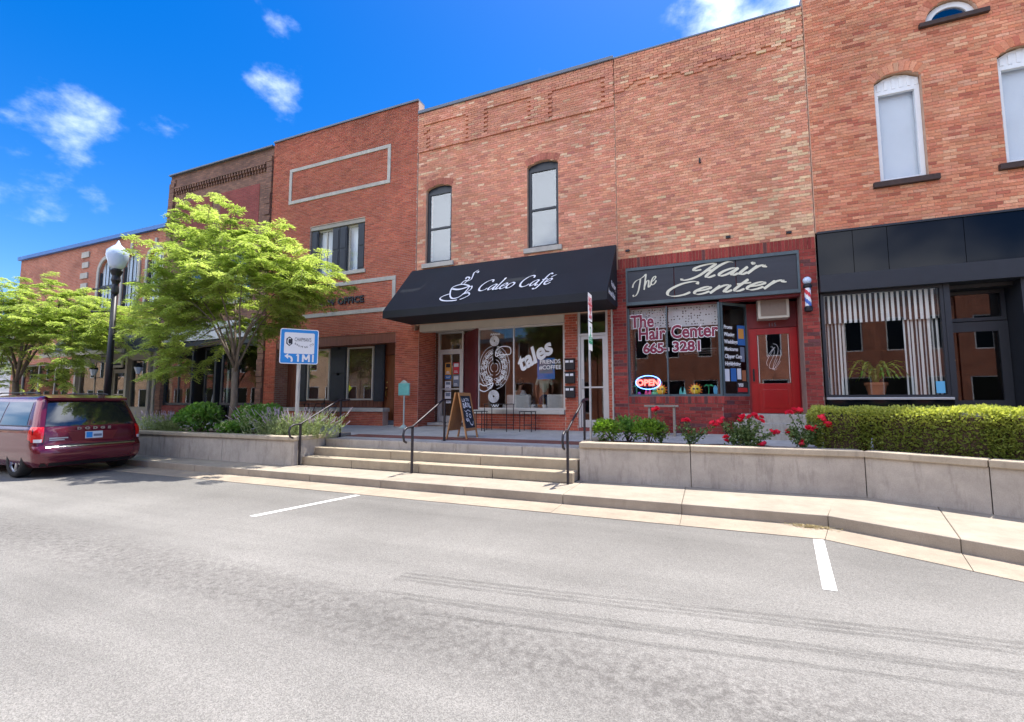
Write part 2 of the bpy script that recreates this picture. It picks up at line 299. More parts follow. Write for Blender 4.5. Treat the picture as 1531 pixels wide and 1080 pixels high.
leaf('leaf_lime', (0.09, 0.19, 0.02), (0.22, 0.36, 0.05), 0.4)
leaf('leaf_sage', (0.17, 0.24, 0.08), (0.42, 0.48, 0.24), 0.35)
leaf('leaf_rose', (0.06, 0.12, 0.03), (0.20, 0.27, 0.10), 0.3)
leaf('bloom_green', (0.32, 0.44, 0.14), (0.62, 0.68, 0.36), 0.3)
leaf('leaf_dry', (0.20, 0.15, 0.06), (0.42, 0.34, 0.15), 0.2)
leaf('leaf_park', (0.06, 0.12, 0.02), (0.18, 0.26, 0.05), 0.4)
worn_paint('line_paint', (0.78, 0.77, 0.75), 0.97, 26.0, lo=0.24)
worn_paint('skid', (0.05, 0.047, 0.045), 0.28, 6.0, (0.5, 14, 1), lo=0.40)
def stripes(name, a, b_, n):
    m = bpy.data.materials.new(name); t, b = nodes(m); M[name] = m
    ge = N(t, 'ShaderNodeNewGeometry'); sp = N(t, 'ShaderNodeSeparateXYZ'); t.links.new(ge.outputs['Position'], sp.inputs[0])
    mu = N(t, 'ShaderNodeMath', {1: n}, operation='MULTIPLY'); fr = N(t, 'ShaderNodeMath', operation='FRACT'); gt = N(t, 'ShaderNodeMath', {1: 0.5}, operation='GREATER_THAN')
    t.links.new(sp.outputs[0], mu.inputs[0]); t.links.new(mu.outputs[0], fr.inputs[0]); t.links.new(fr.outputs[0], gt.inputs[0])
    mx = N(t, 'ShaderNodeMix', {6: c4(a), 7: c4(b_)}, data_type='RGBA'); t.links.new(gt.outputs[0], mx.inputs[0]); t.links.new(mx.outputs[2], b.inputs['Base Color']); b.inputs['Roughness'].default_value = 0.9
stripes('striped_cloth', (0.78, 0.78, 0.76), (0.02, 0.018, 0.018), 10.6)
stripes('striped_drape', (0.70, 0.70, 0.68), (0.02, 0.018, 0.018), 15.0)
def lace():
    m = bpy.data.materials.new('lace'); t, b = nodes(m); M['lace'] = m
    b.inputs['Base Color'].default_value = (0.72, 0.75, 0.78, 1); b.inputs['Roughness'].default_value = 0.9
    ge = N(t, 'ShaderNodeNewGeometry'); vo = N(t, 'ShaderNodeTexVoronoi', {'Scale': 15.0, 'Randomness': 0.35}); t.links.new(ge.outputs['Position'], vo.inputs['Vector'])
    gt = N(t, 'ShaderNodeMapRange', {1: 0.24, 2: 0.34, 3: 0.15, 4: 0.75}); t.links.new(vo.outputs['Distance'], gt.inputs[0]); t.links.new(gt.outputs[0], b.inputs['Alpha'])
lace()

# ------------------------------------------------------------------ helpers
class MB:
    def __init__(s): s.v = []; s.f = []; s.mi = []; s.cur = 0; s.fc = []; s.col = None
    def q(s, *pts):
        i = len(s.v); s.v += [tuple(p) for p in pts]; s.f.append(tuple(range(i, i + len(pts)))); s.mi.append(s.cur); s.fc.append(s.col); return s
    def box(s, x0, x1, y0, y1, z0, z1):
        if x0 > x1: x0, x1 = x1, x0
        if y0 > y1: y0, y1 = y1, y0
        if z0 > z1: z0, z1 = z1, z0
        i = len(s.v)
        s.v += [(x0, y0, z0), (x1, y0, z0), (x1, y1, z0), (x0, y1, z0), (x0, y0, z1), (x1, y0, z1), (x1, y1, z1), (x0, y1, z1)]
        for f in ((0, 3, 2, 1), (4, 5, 6, 7), (0, 1, 5, 4), (1, 2, 6, 5), (2, 3, 7, 6), (3, 0, 4, 7)):
            s.f.append(tuple(i + k for k in f)); s.mi.append(s.cur); s.fc.append(s.col)
        return s
    def front(s, x0, x1, y0, y1, z0, z1):       # box without a back: front at y0
        i = len(s.v)
        s.v += [(x0, y0, z0), (x1, y0, z0), (x1, y1, z0), (x0, y1, z0), (x0, y0, z1), (x1, y0, z1), (x1, y1, z1), (x0, y1, z1)]
        for f in ((0, 3, 2, 1), (4, 5, 6, 7), (0, 1, 5, 4), (1, 2, 6, 5), (3, 0, 4, 7)):
            s.f.append(tuple(i + k for k in f)); s.mi.append(s.cur); s.fc.append(s.col)
        return s
    def xbox(s, m, sx, sy, sz):                 # centred box through a matrix
        a = len(s.v); s.box(-sx/2, sx/2, -sy/2, sy/2, -sz/2, sz/2)
        for k in range(a, len(s.v)): s.v[k] = tuple(m @ Vector(s.v[k]))
        return s
    def prism(s, poly, z0, z1):                 # plan polygon (ccw) extruded in z
        n = len(poly); i = len(s.v)
        s.v += [(p[0], p[1], z0) for p in poly] + [(p[0], p[1], z1) for p in poly]
        fs = [tuple(reversed(range(n))), tuple(range(n, 2*n))] + [(k, (k+1) % n, n + (k+1) % n, n + k) for k in range(n)]
        for f in fs: s.f.append(tuple(i + k for k in f)); s.mi.append(s.cur); s.fc.append(s.col)
        return s
    def prismy(s, poly, y0, y1):                # x-z polygon (ccw seen from -y) extruded in y
        n = len(poly); i = len(s.v)
        s.v += [(p[0], y0, p[1]) for p in poly] + [(p[0], y1, p[1]) for p in poly]
        fs = [tuple(range(n)), tuple(reversed(range(n, 2*n)))] + [((k+1) % n, k, n + k, n + (k+1) % n) for k in range(n)]
        for f in fs: s.f.append(tuple(i + k for k in f)); s.mi.append(s.cur); s.fc.append(s.col)
        return s
    def tube(s, pts, r, n=8, cap=True):
        pts = [Vector(p) for p in pts]; rs = r if isinstance(r, (list, tuple)) else [r] * len(pts)
        base = len(s.v); up = None
        for k, p in enumerate(pts):
            d = (pts[min(k+1, len(pts)-1)] - pts[max(k-1, 0)])
            if d.length < 1e-9: d = Vector((0, 0, 1))
            d.normalize()
            if up is None: up = Vector((0, 0, 1)) if abs(d.z) < 0.9 else Vector((1, 0, 0))
            a = d.cross(up)
            if a.length < 1e-6: a = d.orthogonal()
            a.normalize(); b = a.cross(d).normalized(); up = b
            for j in range(n):
                t = 2*math.pi*j/n; s.v.append(tuple(p + (a*math.cos(t) + b*math.sin(t)) * rs[k]))
        for k in range(len(pts)-1):
            for j in range(n):
                s.f.append((base+k*n+j, base+k*n+(j+1) % n, base+(k+1)*n+(j+1) % n, base+(k+1)*n+j)); s.mi.append(s.cur); s.fc.append(s.col)
        if cap:
            s.f.append(tuple(base+j for j in reversed(range(n)))); s.mi.append(s.cur); s.fc.append(s.col)
            s.f.append(tuple(base+(len(pts)-1)*n+j for j in range(n))); s.mi.append(s.cur); s.fc.append(s.col)
        return s
    def lathe(s, prof, o=(0, 0, 0), n=16):      # prof: (r, z) from bottom to top
        base = len(s.v)
        for (r, z) in prof:
            for j in range(n):
                t = 2*math.pi*j/n; s.v.append((o[0]+r*math.cos(t), o[1]+r*math.sin(t), o[2]+z))
        for k in range(len(prof)-1):
            for j in range(n):
                s.f.append((base+k*n+j, base+k*n+(j+1) % n, base+(k+1)*n+(j+1) % n, base+(k+1)*n+j)); s.mi.append(s.cur); s.fc.append(s.col)
        s.f.append(tuple(base+j for j in reversed(range(n)))); s.mi.append(s.cur); s.fc.append(s.col)
        s.f.append(tuple(base+(len(prof)-1)*n+j for j in range(n))); s.mi.append(s.cur); s.fc.append(s.col)
        return s
    def ball(s, c, rx, ry, rz, n=12, m=8, jit=0.0, rnd=random):
        prof = []
        base = len(s.v)
        for k in range(m+1):
            ph = math.pi*k/m - math.pi/2
            for j in range(n):
                t = 2*math.pi*j/n; d = 1 + jit*(rnd.random()-0.5)
                s.v.append((c[0]+rx*d*math.cos(ph)*math.cos(t), c[1]+ry*d*math.cos(ph)*math.sin(t), c[2]+rz*d*math.sin(ph)))
        for k in range(m):
            for j in range(n):
                s.f.append((base+k*n+j, base+k*n+(j+1) % n, base+(k+1)*n+(j+1) % n, base+(k+1)*n+j)); s.mi.append(s.cur); s.fc.append(s.col)
        return s
    def xf(s, m, a=0):
        for k in range(a, len(s.v)): s.v[k] = tuple(m @ Vector(s.v[k]))
        return s
    def mesh(s, name, mats, smooth=False, lv=None):
        me = bpy.data.meshes.new(name); me.from_pydata(s.v, [], s.f)
        for m in (mats if isinstance(mats, (list, tuple)) else [mats]): me.materials.append(M[m])
        if any(s.mi): me.polygons.foreach_set('material_index', s.mi)
        if any(c is not None for c in s.fc):
            at = me.attributes.new('bcol', 'FLOAT_COLOR', 'FACE'); flat = []
            for c in s.fc: flat += [c[0], c[1], c[2], 1.0] if c else [1, 1, 1, 1]
            at.data.foreach_set('color', flat)
        if lv is not None:
            at = me.attributes.new('lv', 'FLOAT', 'FACE'); at.data.foreach_set('value', lv)
        if smooth: me.polygons.foreach_set('use_smooth', [True] * len(me.polygons))
        me.update(); return me
    def build(s, name, mats, parent=None, smooth=False, lv=None):
        o = bpy.data.objects.new(name, s.mesh(name, mats, smooth, lv)); return link(o, parent)
def link(o, parent=None):
    COL.objects.link(o)
    if parent is not None:
        o.parent = parent
        if parent.parent is None and parent.type == 'EMPTY' and not parent.get('_loc'):
            o.matrix_parent_inverse = Matrix.Translation(-parent.location)
    return o
def thing(name, label, cat, loc=(0, 0, 0), group=None):
    o = bpy.data.objects.new(name, None); o.empty_display_size = 0.2; COL.objects.link(o); o.location = loc
    o['label'] = label; o['category'] = cat
    if group: o['group'] = group
    return o
def tag(o, label, cat, group=None):
    o['label'] = label; o['category'] = cat
    if group: o['group'] = group
    return o
def struct(o): o['kind'] = 'structure'; return o
def copy_tree(o, parent=None):
    c = o.copy(); COL.objects.link(c)
    if parent is not None: c.parent = parent
    for ch in list(o.children): copy_tree(ch, c)
    return c
def bevel(o, wd=0.01, seg=2):
    m = o.modifiers.new('bevel', 'BEVEL'); m.width = wd; m.segments = seg; m.limit_method = 'ANGLE'; m.angle_limit = R(40); return o

# ---- lettering
def text_mesh(body, size, mat_, ext=0.002, offset=0.0, shear=0.0, align='LEFT', spacing=1.0, bold=0.0):
    cu = bpy.data.curves.new('txt', 'FONT'); cu.body = body; cu.size = size; cu.extrude = ext; cu.offset = offset + bold; cu.shear = shear
    cu.align_x = align; cu.space_character = spacing; cu.resolution_u = 3
    o = bpy.data.objects.new('txt', cu); COL.objects.link(o)
    dg = bpy.context.evaluated_depsgraph_get(); me = bpy.data.meshes.new_from_object(o.evaluated_get(dg))
    bpy.data.objects.remove(o); bpy.data.curves.remove(cu)
    me.materials.clear(); me.materials.append(M[mat_]); return me
def place_text(me, name, origin, xdir=(1, 0, 0), ydir=(0, 0, 1), parent=None, sx=1.0, rot=0.0):
    x = Vector(xdir).normalized(); y = Vector(ydir).normalized(); z = x.cross(y)
    m = Matrix((x, y, z)).transposed().to_4x4(); m.translation = Vector(origin)
    me.transform(m @ Matrix.Rotation(rot, 4, 'Z') @ Matrix.Diagonal((sx, 1, 1, 1)))
    return link(bpy.data.objects.new(name, me), parent)
def catmull(pts, k=6):
    out = []; P = [pts[0]] + list(pts) + [pts[-1]]
    for i in range(1, len(P)-2):
        for j in range(k):
            t = j/k; a, b, c, d = P[i-1], P[i], P[i+1], P[i+2]
            out.append(tuple(0.5*((2*b[m]) + (-a[m]+c[m])*t + (2*a[m]-5*b[m]+4*c[m]-d[m])*t*t + (-a[m]+3*b[m]-3*c[m]+d[m])*t**3) for m in (0, 1)))
    out.append(tuple(pts[-1])); return out
def pen(mb, strokes, fn, wmax=0.2, wmin=0.05, nib=R(35), ext=0.003, k=6):
    for st in strokes:
        pts = catmull(st, k) if len(st) > 2 else list(st)
        L_ = []; Rr = []
        for i, p in enumerate(pts):
            a = pts[max(i-1, 0)]; b = pts[min(i+1, len(pts)-1)]; dx, dy = b[0]-a[0], b[1]-a[1]; n = math.hypot(dx, dy) or 1
            wd = wmin + (wmax-wmin)*abs(math.sin(math.atan2(dy, dx)-nib)); e = min(i, len(pts)-1-i); wd *= (0.55 if e == 0 and len(pts) > 2 else 1)
            L_.append((p[0]-dy/n*wd/2, p[1]+dx/n*wd/2)); Rr.append((p[0]+dy/n*wd/2, p[1]-dx/n*wd/2))
        o0 = Vector(fn(0, 0)); nrm = (Vector(fn(.01, 0))-o0).cross(Vector(fn(0, .01))-o0).normalized()
        PEN[0] += 1; d0 = (PEN[0] % 24)*.00035
        for i in range(len(pts)-1):
            o_ = nrm*(d0 + i*.000012); mb.q(*[Vector(fn(*p)) + o_ for p in (Rr[i], Rr[i+1], L_[i+1], L_[i])])
PEN = [0]
GL = {
 'C': ([[(1.3, 1.5), (1.22, 1.85), (0.9, 1.95), (0.45, 1.75), (0.1, 1.25), (0.0, 0.7), (0.18, 0.2), (0.58, 0.0), (1.0, 0.12), (1.25, 0.42)]], 1.42),
 'a': ([[(0.86, 0.93), (0.58, 1.0), (0.22, 0.75), (0.05, 0.35), (0.2, 0.03), (0.5, 0.2), (0.78, 0.65), (0.88, 0.95)], [(0.9, 0.98), (0.78, 0.4), (0.8, 0.08), (0.95, 0.0), (1.12, 0.2)]], 1.1),
 'l': ([[(0.18, 1.9), (0.34, 2.0), (0.2, 1.2), (0.08, 0.4), (0.12, 0.05), (0.3, 0.02), (0.44, 0.2)]], 0.5),
 'e': ([[(0.1, 0.48), (0.48, 0.56), (0.74, 0.78), (0.62, 0.99), (0.36, 0.92), (0.1, 0.55), (0.1, 0.2), (0.32, 0.0), (0.6, 0.08), (0.82, 0.32)]], 0.9),
 'o': ([[(0.5, 1.0), (0.16, 0.75), (0.04, 0.35), (0.24, 0.02), (0.56, 0.06), (0.86, 0.45), (0.84, 0.85), (0.48, 1.0)]], 1.08),
 'f': ([[(1.05, 1.8), (0.85, 2.02), (0.62, 1.75), (0.45, 1.0), (0.3, 0.1), (0.1, -0.5), (-0.15, -0.62), (-0.32, -0.45)], [(0.15, 0.97), (0.85, 1.0)]], 0.72),
 'E': ([[(0.1, 0.48), (0.48, 0.56), (0.74, 0.78), (0.62, 0.99), (0.36, 0.92), (0.1, 0.55), (0.1, 0.2), (0.32, 0.0), (0.6, 0.08), (0.82, 0.32)], [(0.45, 1.25), (0.62, 1.4), (0.95, 1.62)]], 0.95),
 'T': ([[(-0.35, 1.2), (-0.2, 1.6), (0.2, 1.85), (0.8, 1.8), (1.3, 1.85), (1.6, 2.0)], [(0.85, 1.8), (0.7, 1.1), (0.45, 0.3), (0.1, -0.1), (-0.25, -0.05), (-0.3, 0.2)]], 1.25),
 'h': ([[(0.42, 2.0), (0.22, 1.0), (0.04, 0.0)], [(0.12, 0.4), (0.42, 0.92), (0.7, 0.95), (0.74, 0.6), (0.66, 0.1), (0.82, 0.0), (1.0, 0.22)]], 1.0),
 'H': ([[(0.35, 1.25), (-0.05, 1.2), (-0.1, 1.55), (0.3, 1.88), (0.95, 1.95), (0.75, 1.2), (0.5, 0.45), (0.1, 0.0), (-0.35, -0.08), (-0.45, 0.18)], [(1.95, 1.85), (1.6, 1.98), (1.25, 1.5), (1.0, 0.7), (0.95, 0.15), (1.15, 0.0), (1.45, 0.25)], [(0.62, 0.95), (1.1, 1.05)]], 1.6),
 'i': ([[(0.3, 1.0), (0.15, 0.4), (0.15, 0.05), (0.35, 0.0), (0.52, 0.22)], [(0.36, 1.38), (0.44, 1.5), (0.5, 1.38), (0.42, 1.3)]], 0.55),
 'r': ([[(0.27, 1.0), (0.15, 0.5), (0.02, 0.0)], [(0.12, 0.45), (0.35, 0.9), (0.6, 1.0), (0.66, 0.75), (0.85, 0.72)]], 0.85),
 'n': ([[(0.27, 1.0), (0.15, 0.5), (0.02, 0.0)], [(0.1, 0.4), (0.45, 0.95), (0.75, 0.95), (0.72, 0.5), (0.7, 0.08), (0.85, 0.0), (1.05, 0.22)]], 1.05),
 't': ([[(0.42, 1.55), (0.25, 0.9), (0.12, 0.3), (0.2, 0.02), (0.4, 0.02), (0.58, 0.24)], [(0.02, 1.0), (0.68, 1.04)]], 0.62),
 ' ': ([], 0.7)}
def script_text(mb, s, x, y, h, fn, slant=0.2, stretch=1.0, wmax=0.22, wmin=0.07, nib=R(35), track=0.0):
    cx = 0.0
    for ch in s:
        st, adv = GL[ch]
        pen(mb, [[(x + ((px + cx)*stretch + py*slant)*h, y + py*h) for px, py in q] for q in st], fn, wmax*h, wmin*h, nib)
        cx += adv + track
    return cx*stretch*h

# ---- walls and bricks
def in_open(o, x, z):
    if not (o['x0'] < x < o['x1'] and o['z0'] < z < o['z1']): return False
    return True
def half_at(o, z):                               # x-interval of an opening at height z
    if z <= o['z0'] or z >= o['z1']: return None
    r = o.get('rise', 0)
    if r and z > o['z1'] - r:
        hw = (o['x1']-o['x0'])/2; rad = (hw*hw + r*r)/(2*r); cz = o['z1'] - rad; d = rad*rad - (z-cz)**2
        if d <= 0: return None
        h = math.sqrt(d); c = (o['x0']+o['x1'])/2; return (c-h, c+h)
    return (o['x0'], o['x1'])
def slab(mb, x0, x1, z0, z1, y0, y1, opens=()):
    xs = sorted({x0, x1} | {min(max(v, x0), x1) for o in opens for v in (o['x0'], o['x1'])})
    zs = sorted({z0, z1} | {min(max(v, z0), z1) for o in opens for v in (o['z0'], o['z1'])})
    for j in range(len(zs)-1):
        run = None
        for i in range(len(xs)-1):
            cx, cz = (xs[i]+xs[i+1])/2, (zs[j]+zs[j+1])/2
            hole = any(in_open(o, cx, cz) for o in opens)
            if not hole:
                run = [xs[i], xs[i+1]] if run is None else [run[0], xs[i+1]]
            if hole and run: mb.box(run[0], run[1], y0, y1, zs[j], zs[j+1]); run = None
        if run: mb.box(run[0], run[1], y0, y1, zs[j], zs[j+1])
    for o in opens:
        r = o.get('rise', 0)
        if r:
            n = 14; c = (o['x0']+o['x1'])/2; hw = (o['x1']-o['x0'])/2
            for k in range(n):
                xa = o['x0'] + (o['x1']-o['x0'])*k/n; xb = o['x0'] + (o['x1']-o['x0'])*(k+1)/n
                rad = (hw*hw + r*r)/(2*r); cz = o['z1']-rad
                za = cz + math.sqrt(max(0, rad*rad-(xa-c)**2)); zb = cz + math.sqrt(max(0, rad*rad-(xb-c)**2))
                mb.prismy([(xa, za), (xb, zb), (xb, o['z1']+0.001), (xa, o['z1']+0.001)], y0, y1)
UNIT = {}
def unit_brick():
    if 'm' not in UNIT:
        mb = MB(); mb.col = (1, 1, 1); mb.front(-0.5, 0.5, 0, 1, -0.5, 0.5); UNIT['m'] = mb.mesh('brick', 'brick')
    return UNIT['m']
def rows(x0, x1, z0, z1, y, course, blen, gap, cfn, opens=(), proud=0.007, rnd=random, seed=0, yfn=None):
    out = []; n = int(round((z1-z0)/course)); ch = (z1-z0)/n
    for k in range(n):
        za = z0 + k*ch; zc = za + ch/2; iv = [(x0, x1)]
        for o in opens:
            h = half_at(o, zc)
            if h:
                nv = []
                for a, b in iv:
                    if h[1] <= a or h[0] >= b: nv.append((a, b)); continue
                    if h[0] > a: nv.append((a, h[0]))
                    if h[1] < b: nv.append((h[1], b))
                iv = nv
        off = (k % 2)*blen/2 + (0.01*math.sin(k*1.7))
        for a, b in iv:
            i = math.floor((a-off)/blen); 
            while True:
                xa = max(a, off+i*blen); xb = min(b, off+(i+1)*blen); i += 1
                if xa >= b: break
                if xb-xa < 0.03: continue
                yy = y - proud - rnd.uniform(0, 0.004) - (yfn((xa+xb)/2, zc) if yfn else 0)
                out.append((xa+gap/2, xb-gap/2, za+gap/2+rnd.uniform(-0.001, 0.001), za+ch-gap/2, yy, y+0.012, cfn((xa+xb)/2, zc)))
    return out
def lay(bricks, wall, nobj=300):
    def size(b):
        cx, cz = (b[0]+b[1])/2, (b[2]+b[3])/2; d = math.sqrt(cx*cx + b[4]**2 + (cz-1.57)**2)
        return (b[1]-b[0])*(b[3]-b[2])/d**2 if True else 0
    vis = sorted(bricks, key=size, reverse=True); top, rest = vis[:nobj], vis[nobj:]
    me = unit_brick()
    for b in top:
        o = bpy.data.objects.new('brick', me); COL.objects.link(o); o.parent = wall
        o.location = ((b[0]+b[1])/2, b[4], (b[2]+b[3])/2); o.scale = (b[1]-b[0], b[5]-b[4], b[3]-b[2]); o.color = c4(b[6])
    if rest:
        mb = MB()
        for b in rest: mb.col = b[6]; mb.front(b[0], b[1], b[4], b[5], b[2], b[3])
        o = mb.build('bricks', 'brick', wall); o['kind'] = 'stuff'
def voussoirs(o, y, ring=0.20, proud=0.016, cfn=None, n=None, gap=0.008):
    r = o['rise']; hw = (o['x1']-o['x0'])/2; rad = (hw*hw+r*r)/(2*r); c = (o['x0']+o['x1'])/2; cz = o['z1']-rad
    a0 = math.asin(min(1, hw/rad)); n = n or max(5, int(2*a0*rad/0.075)); mb = MB()
    for k in range(n):
        ta = -a0 + 2*a0*k/n + gap/rad/2; tb = -a0 + 2*a0*(k+1)/n - gap/rad/2
        p = [(c+rr*math.sin(t), cz+rr*math.cos(t)) for rr, t in ((rad+0.004, ta), (rad+0.004, tb), (rad+ring, tb), (rad+ring, ta))]
        mb.col = cfn(p[0][0], p[0][1]) if cfn else (0.4, 0.14, 0.08)
        mb.prismy([p[0], p[1], p[2], p[3]], y-proud, y+0.01)
    return mb
def pal(opts, rnd):
    def f(x, z):
        t = rnd.random(); s = 0
        for p, c in opts:
            s += p(x, z) if callable(p) else p
            if t < s: break
        j = rnd.uniform(0.86, 1.14); return (c[0]*j, c[1]*j*rnd.uniform(0.94, 1.06), c[2]*j)
    return f
def window(parent, x0, x1, z0, z1, y, fw=0.06, fm='window_black', gm='glass_sky', rails=(), mull=(), depth=0.07, name='window', pane_off=0.03, rw=None):
    rw = rw or fw*0.7; mb = MB()
    mb.box(x0, x0+fw, y, y+depth, z0, z1); mb.box(x1-fw, x1, y, y+depth, z0, z1)
    mb.box(x0+fw, x1-fw, y, y+depth, z0, z0+fw); mb.box(x0+fw, x1-fw, y, y+depth, z1-fw, z1)
    for zr in rails: mb.box(x0+fw, x1-fw, y+0.004, y+depth-0.004, zr-rw/2, zr+rw/2)
    for xm in mull: mb.box(xm-rw/2, xm+rw/2, y+0.008, y+depth-0.008, z0+fw, z1-fw)
    o = mb.build(name, fm, parent)
    xs = [x0+fw] + sorted(mull) + [x1-fw]; zs = [z0+fw] + sorted(rails) + [z1-fw]
    for i in range(len(xs)-1):
        for j in range(len(zs)-1):
            g = MB().box(xs[i]+(rw/2 if i else 0)-0.004, xs[i+1]-(rw/2 if i < len(xs)-2 else 0)+0.004, y+pane_off, y+pane_off+0.006, zs[j]+(rw/2 if j else 0)-0.004, zs[j+1]-(rw/2 if j < len(zs)-2 else 0)+0.004)
            g.build('pane', gm, o)
    return o
def shell(parent, x0, x1, y0, y1, zf, z1, rooms=(), inner='interior_dark', outer='brick_side', roofz=None, floor=True):
    # side and back walls, roof, storey floor
    mb = MB(); t = 0.24
    mb.box(x0+0.004, x0+t, y0, y1, zf, z1-0.03); mb.box(x1-t, x1-0.004, y0, y1, zf, z1-0.03); mb.box(x0+t, x1-t, y1-t, y1, zf, z1-0.4)
    s = mb.build('side_wall', outer, parent)
    mb = MB(); mb.box(x0+t, x1-t, y0, y1-t, z1-0.9, z1-0.75); mb.build('roof', 'roof_tar', parent)
    mb = MB(); mb.box(x0+t+0.003, x0+t+0.02, y0, y1-t, zf, z1-1); mb.box(x1-t-0.02, x1-t-0.003, y0, y1-t, zf, z1-1); mb.box(x0+t, x1-t, y0+5.2, y0+5.35, zf, z1-1)
    mb.box(x0+t, x1-t, y0, y0+5.2, 4.75, 5.0); mb.build('inner_wall', inner, parent)
    if floor: MB().box(x0+t, x1-t, y0, y0+5.2, zf-0.1, zf+0.02).build('floor', 'floor_wood', parent)

# ================================================================== SETTING
rng = random.Random(7)
def tz(y): return 0.69 + 0.045*max(0.0, y-8.95)
TB = 0.82                                             # terrace level at the shop fronts
struct(MB().q((-900, -900, -0.03), (900, -900, -0.03), (900, 900, -0.03), (-900, 900, -0.03)).build('ground', 'grass'))
road = struct(MB().q((-80, -9.5, 0), (60, -9.5, 0), (60, 4.4, 0), (4.4, 4.4, 0), (1.2, 6.38, 0), (-80, 6.38, 0)).build('road', 'asphalt'))
# skid marks, thin sheets on the road
for k, (dy, wd) in enumerate(((0.0, 0.05), (0.075, 0.045), (0.15, 0.05), (-0.26, 0.05), (-0.33, 0.06), (-0.52, 0.05))):
    mb = MB(); n = 16; x0 = -2.6 + (0 if k < 3 else 0.3*k - 0.9); x1 = 3.2
    for i in range(n):
        xa, xb = x0+(x1-x0)*i/n, x0+(x1-x0)*(i+1)/n
        f = lambda x: 3.50 + (x+2.57)*0.115 + dy + 0.012*math.sin(x*1.3)
        mb.q((xa, f(xa), 0.004), (xb, f(xb), 0.004), (xb, f(xb)+wd, 0.004), (xa, f(xa)+wd, 0.004))
    mb.build('tyre_mark', 'skid', road)
for pts in (((-5.46, 6.33), (-5.80, 4.62)), ((1.13, 6.36), (0.90, 4.72))):
    (xa, ya), (xb, yb) = pts
    struct(MB().q((xa-0.05, ya, 0.004), (xb-0.05, yb, 0.004), (xb+0.055, yb, 0.004), (xa+0.055, ya, 0.004)).build('parking_line', 'line_paint'))
# gutter and sidewalk, slab by slab
JX = [-24 + 1.72*i for i in range(15)]; JX = [-0.36 - 1.72*i for i in range(20, 0, -1)] + [-0.36, 1.36]
D1 = Vector((0.85, -0.527, 0)); D1.normalize(); G0, K0 = Vector((1.2, 6.38, 0)), Vector((1.36, 7.0, 0)); S0 = Vector((1.85, 8.9, 0))
def diag(p, t): q = p + D1*t; return (q.x, q.y)
gut = struct(MB().box(-80, JX[0], 6.38, 7.0, -0.02, 0.008).build('gutter', 'concrete_gutter'))
walk = struct(MB().box(-80, JX[0], 7.0, 8.9, -0.02, 0.15).build('sidewalk', 'concrete_walk'))
def slab_obj(poly, z0, z1, name, m, par):
    o = MB().prism(poly, z0, z1).build(name, m, par); bevel(o, 0.012 if z1 > 0.1 else 0.003, 3); return o
for i in range(len(JX)-1):
    a, b = JX[i]+0.002, JX[i+1]-0.002; gb = min(b, 1.2) if i < len(JX)-2 else 1.2
    slab_obj([(a, 6.38), (gb if i == len(JX)-2 else b, 6.38), (b, 6.995), (a, 6.995)], -0.02, 0.008 + rng.uniform(0, .003), 'gutter_slab', 'concrete_gutter', gut)
    slab_obj([(a, 7.0), (b, 7.0), (b + (0.545 if i == len(JX)-2 else 0), 8.9), (a, 8.9)], -0.02, 0.15 + rng.uniform(-.002, .003), 'walk_slab', 'concrete_walk', walk)
ts = [0.004, 1.22, 2.95, 4.7, 6.5]
for i in range(len(ts)-1):
    a, b = ts[i], ts[i+1]-0.005
    slab_obj([diag(G0, a), diag(G0, b), diag(K0, b), diag(K0, a)], -0.02, 0.008, 'gutter_slab', 'concrete_gutter', gut)
    slab_obj([diag(K0, a), diag(K0, b), diag(S0, b), diag(S0, a)], -0.02, 0.15, 'walk_slab', 'concrete_walk', walk)
struct(MB().q((-80, 12.0, 0.40), (60, 12.0, 0.40), (60, 40, 0.40), (-80, 40, 0.40)).build('ground_behind', 'concrete_gutter'))
# terrace
mb = MB()
def terr(x0, x1, y0, y1, lift=0.0): mb.q((x0, y0, tz(y0)+lift), (x1, y0, tz(y0)+lift), (x1, y1, tz(y1)+lift), (x0, y1, tz(y1)+lift))
terr(-8.4, -2.2, 8.945, 12.9); terr(-80, -15.6, 8.2, 12.9); terr(-15.6, -8.4, 9.5, 12.9); terr(-2.2, 14, 9.7, 12.9)
mb.q((-80, 8.2, 0.0), (-15.6, 8.2, 0.0), (-15.6, 8.2, tz(8.2)), (-80, 8.2, tz(8.2)))
terrace = struct(mb.build('terrace', 'concrete_terrace'))
mb = MB(); terr(-8.4, -2.25, 9.2, 9.72, 0.004); mb.build('paver_band', 'paver', terrace)
# steps: blocks butted end to end
st = thing('concrete_steps', 'three wide tan concrete steps with black handrails between two planters', 'steps', (-5.3, 7.95, 0.15))
for r, (y, z0, z1, cuts) in enumerate(((7.95, .151, .33, (-8.48, -7.05, -5.35, -3.72, -2.18)), (8.30, .151, .51, (-8.48, -6.3, -4.15, -2.18)), (8.65, .151, .69, (-8.48, -6.9, -4.9, -3.4, -2.18)))):
    y1 = (8.30, 8.65, 8.945)[r]
    for i in range(len(cuts)-1):
        o = MB().box(cuts[i]+.004, cuts[i+1]-.004, y, y1, z0, z1 + rng.uniform(-.003, .003)).build('step_block', 'concrete_step' if r < 2 else 'concrete_wall', st); bevel(o, .012, 2)

# ================================================================== BUILDINGS
def building(label, x0, x1, yf, h):
    return thing('brick_building', label, 'building', ((x0+x1)/2, yf, TB))
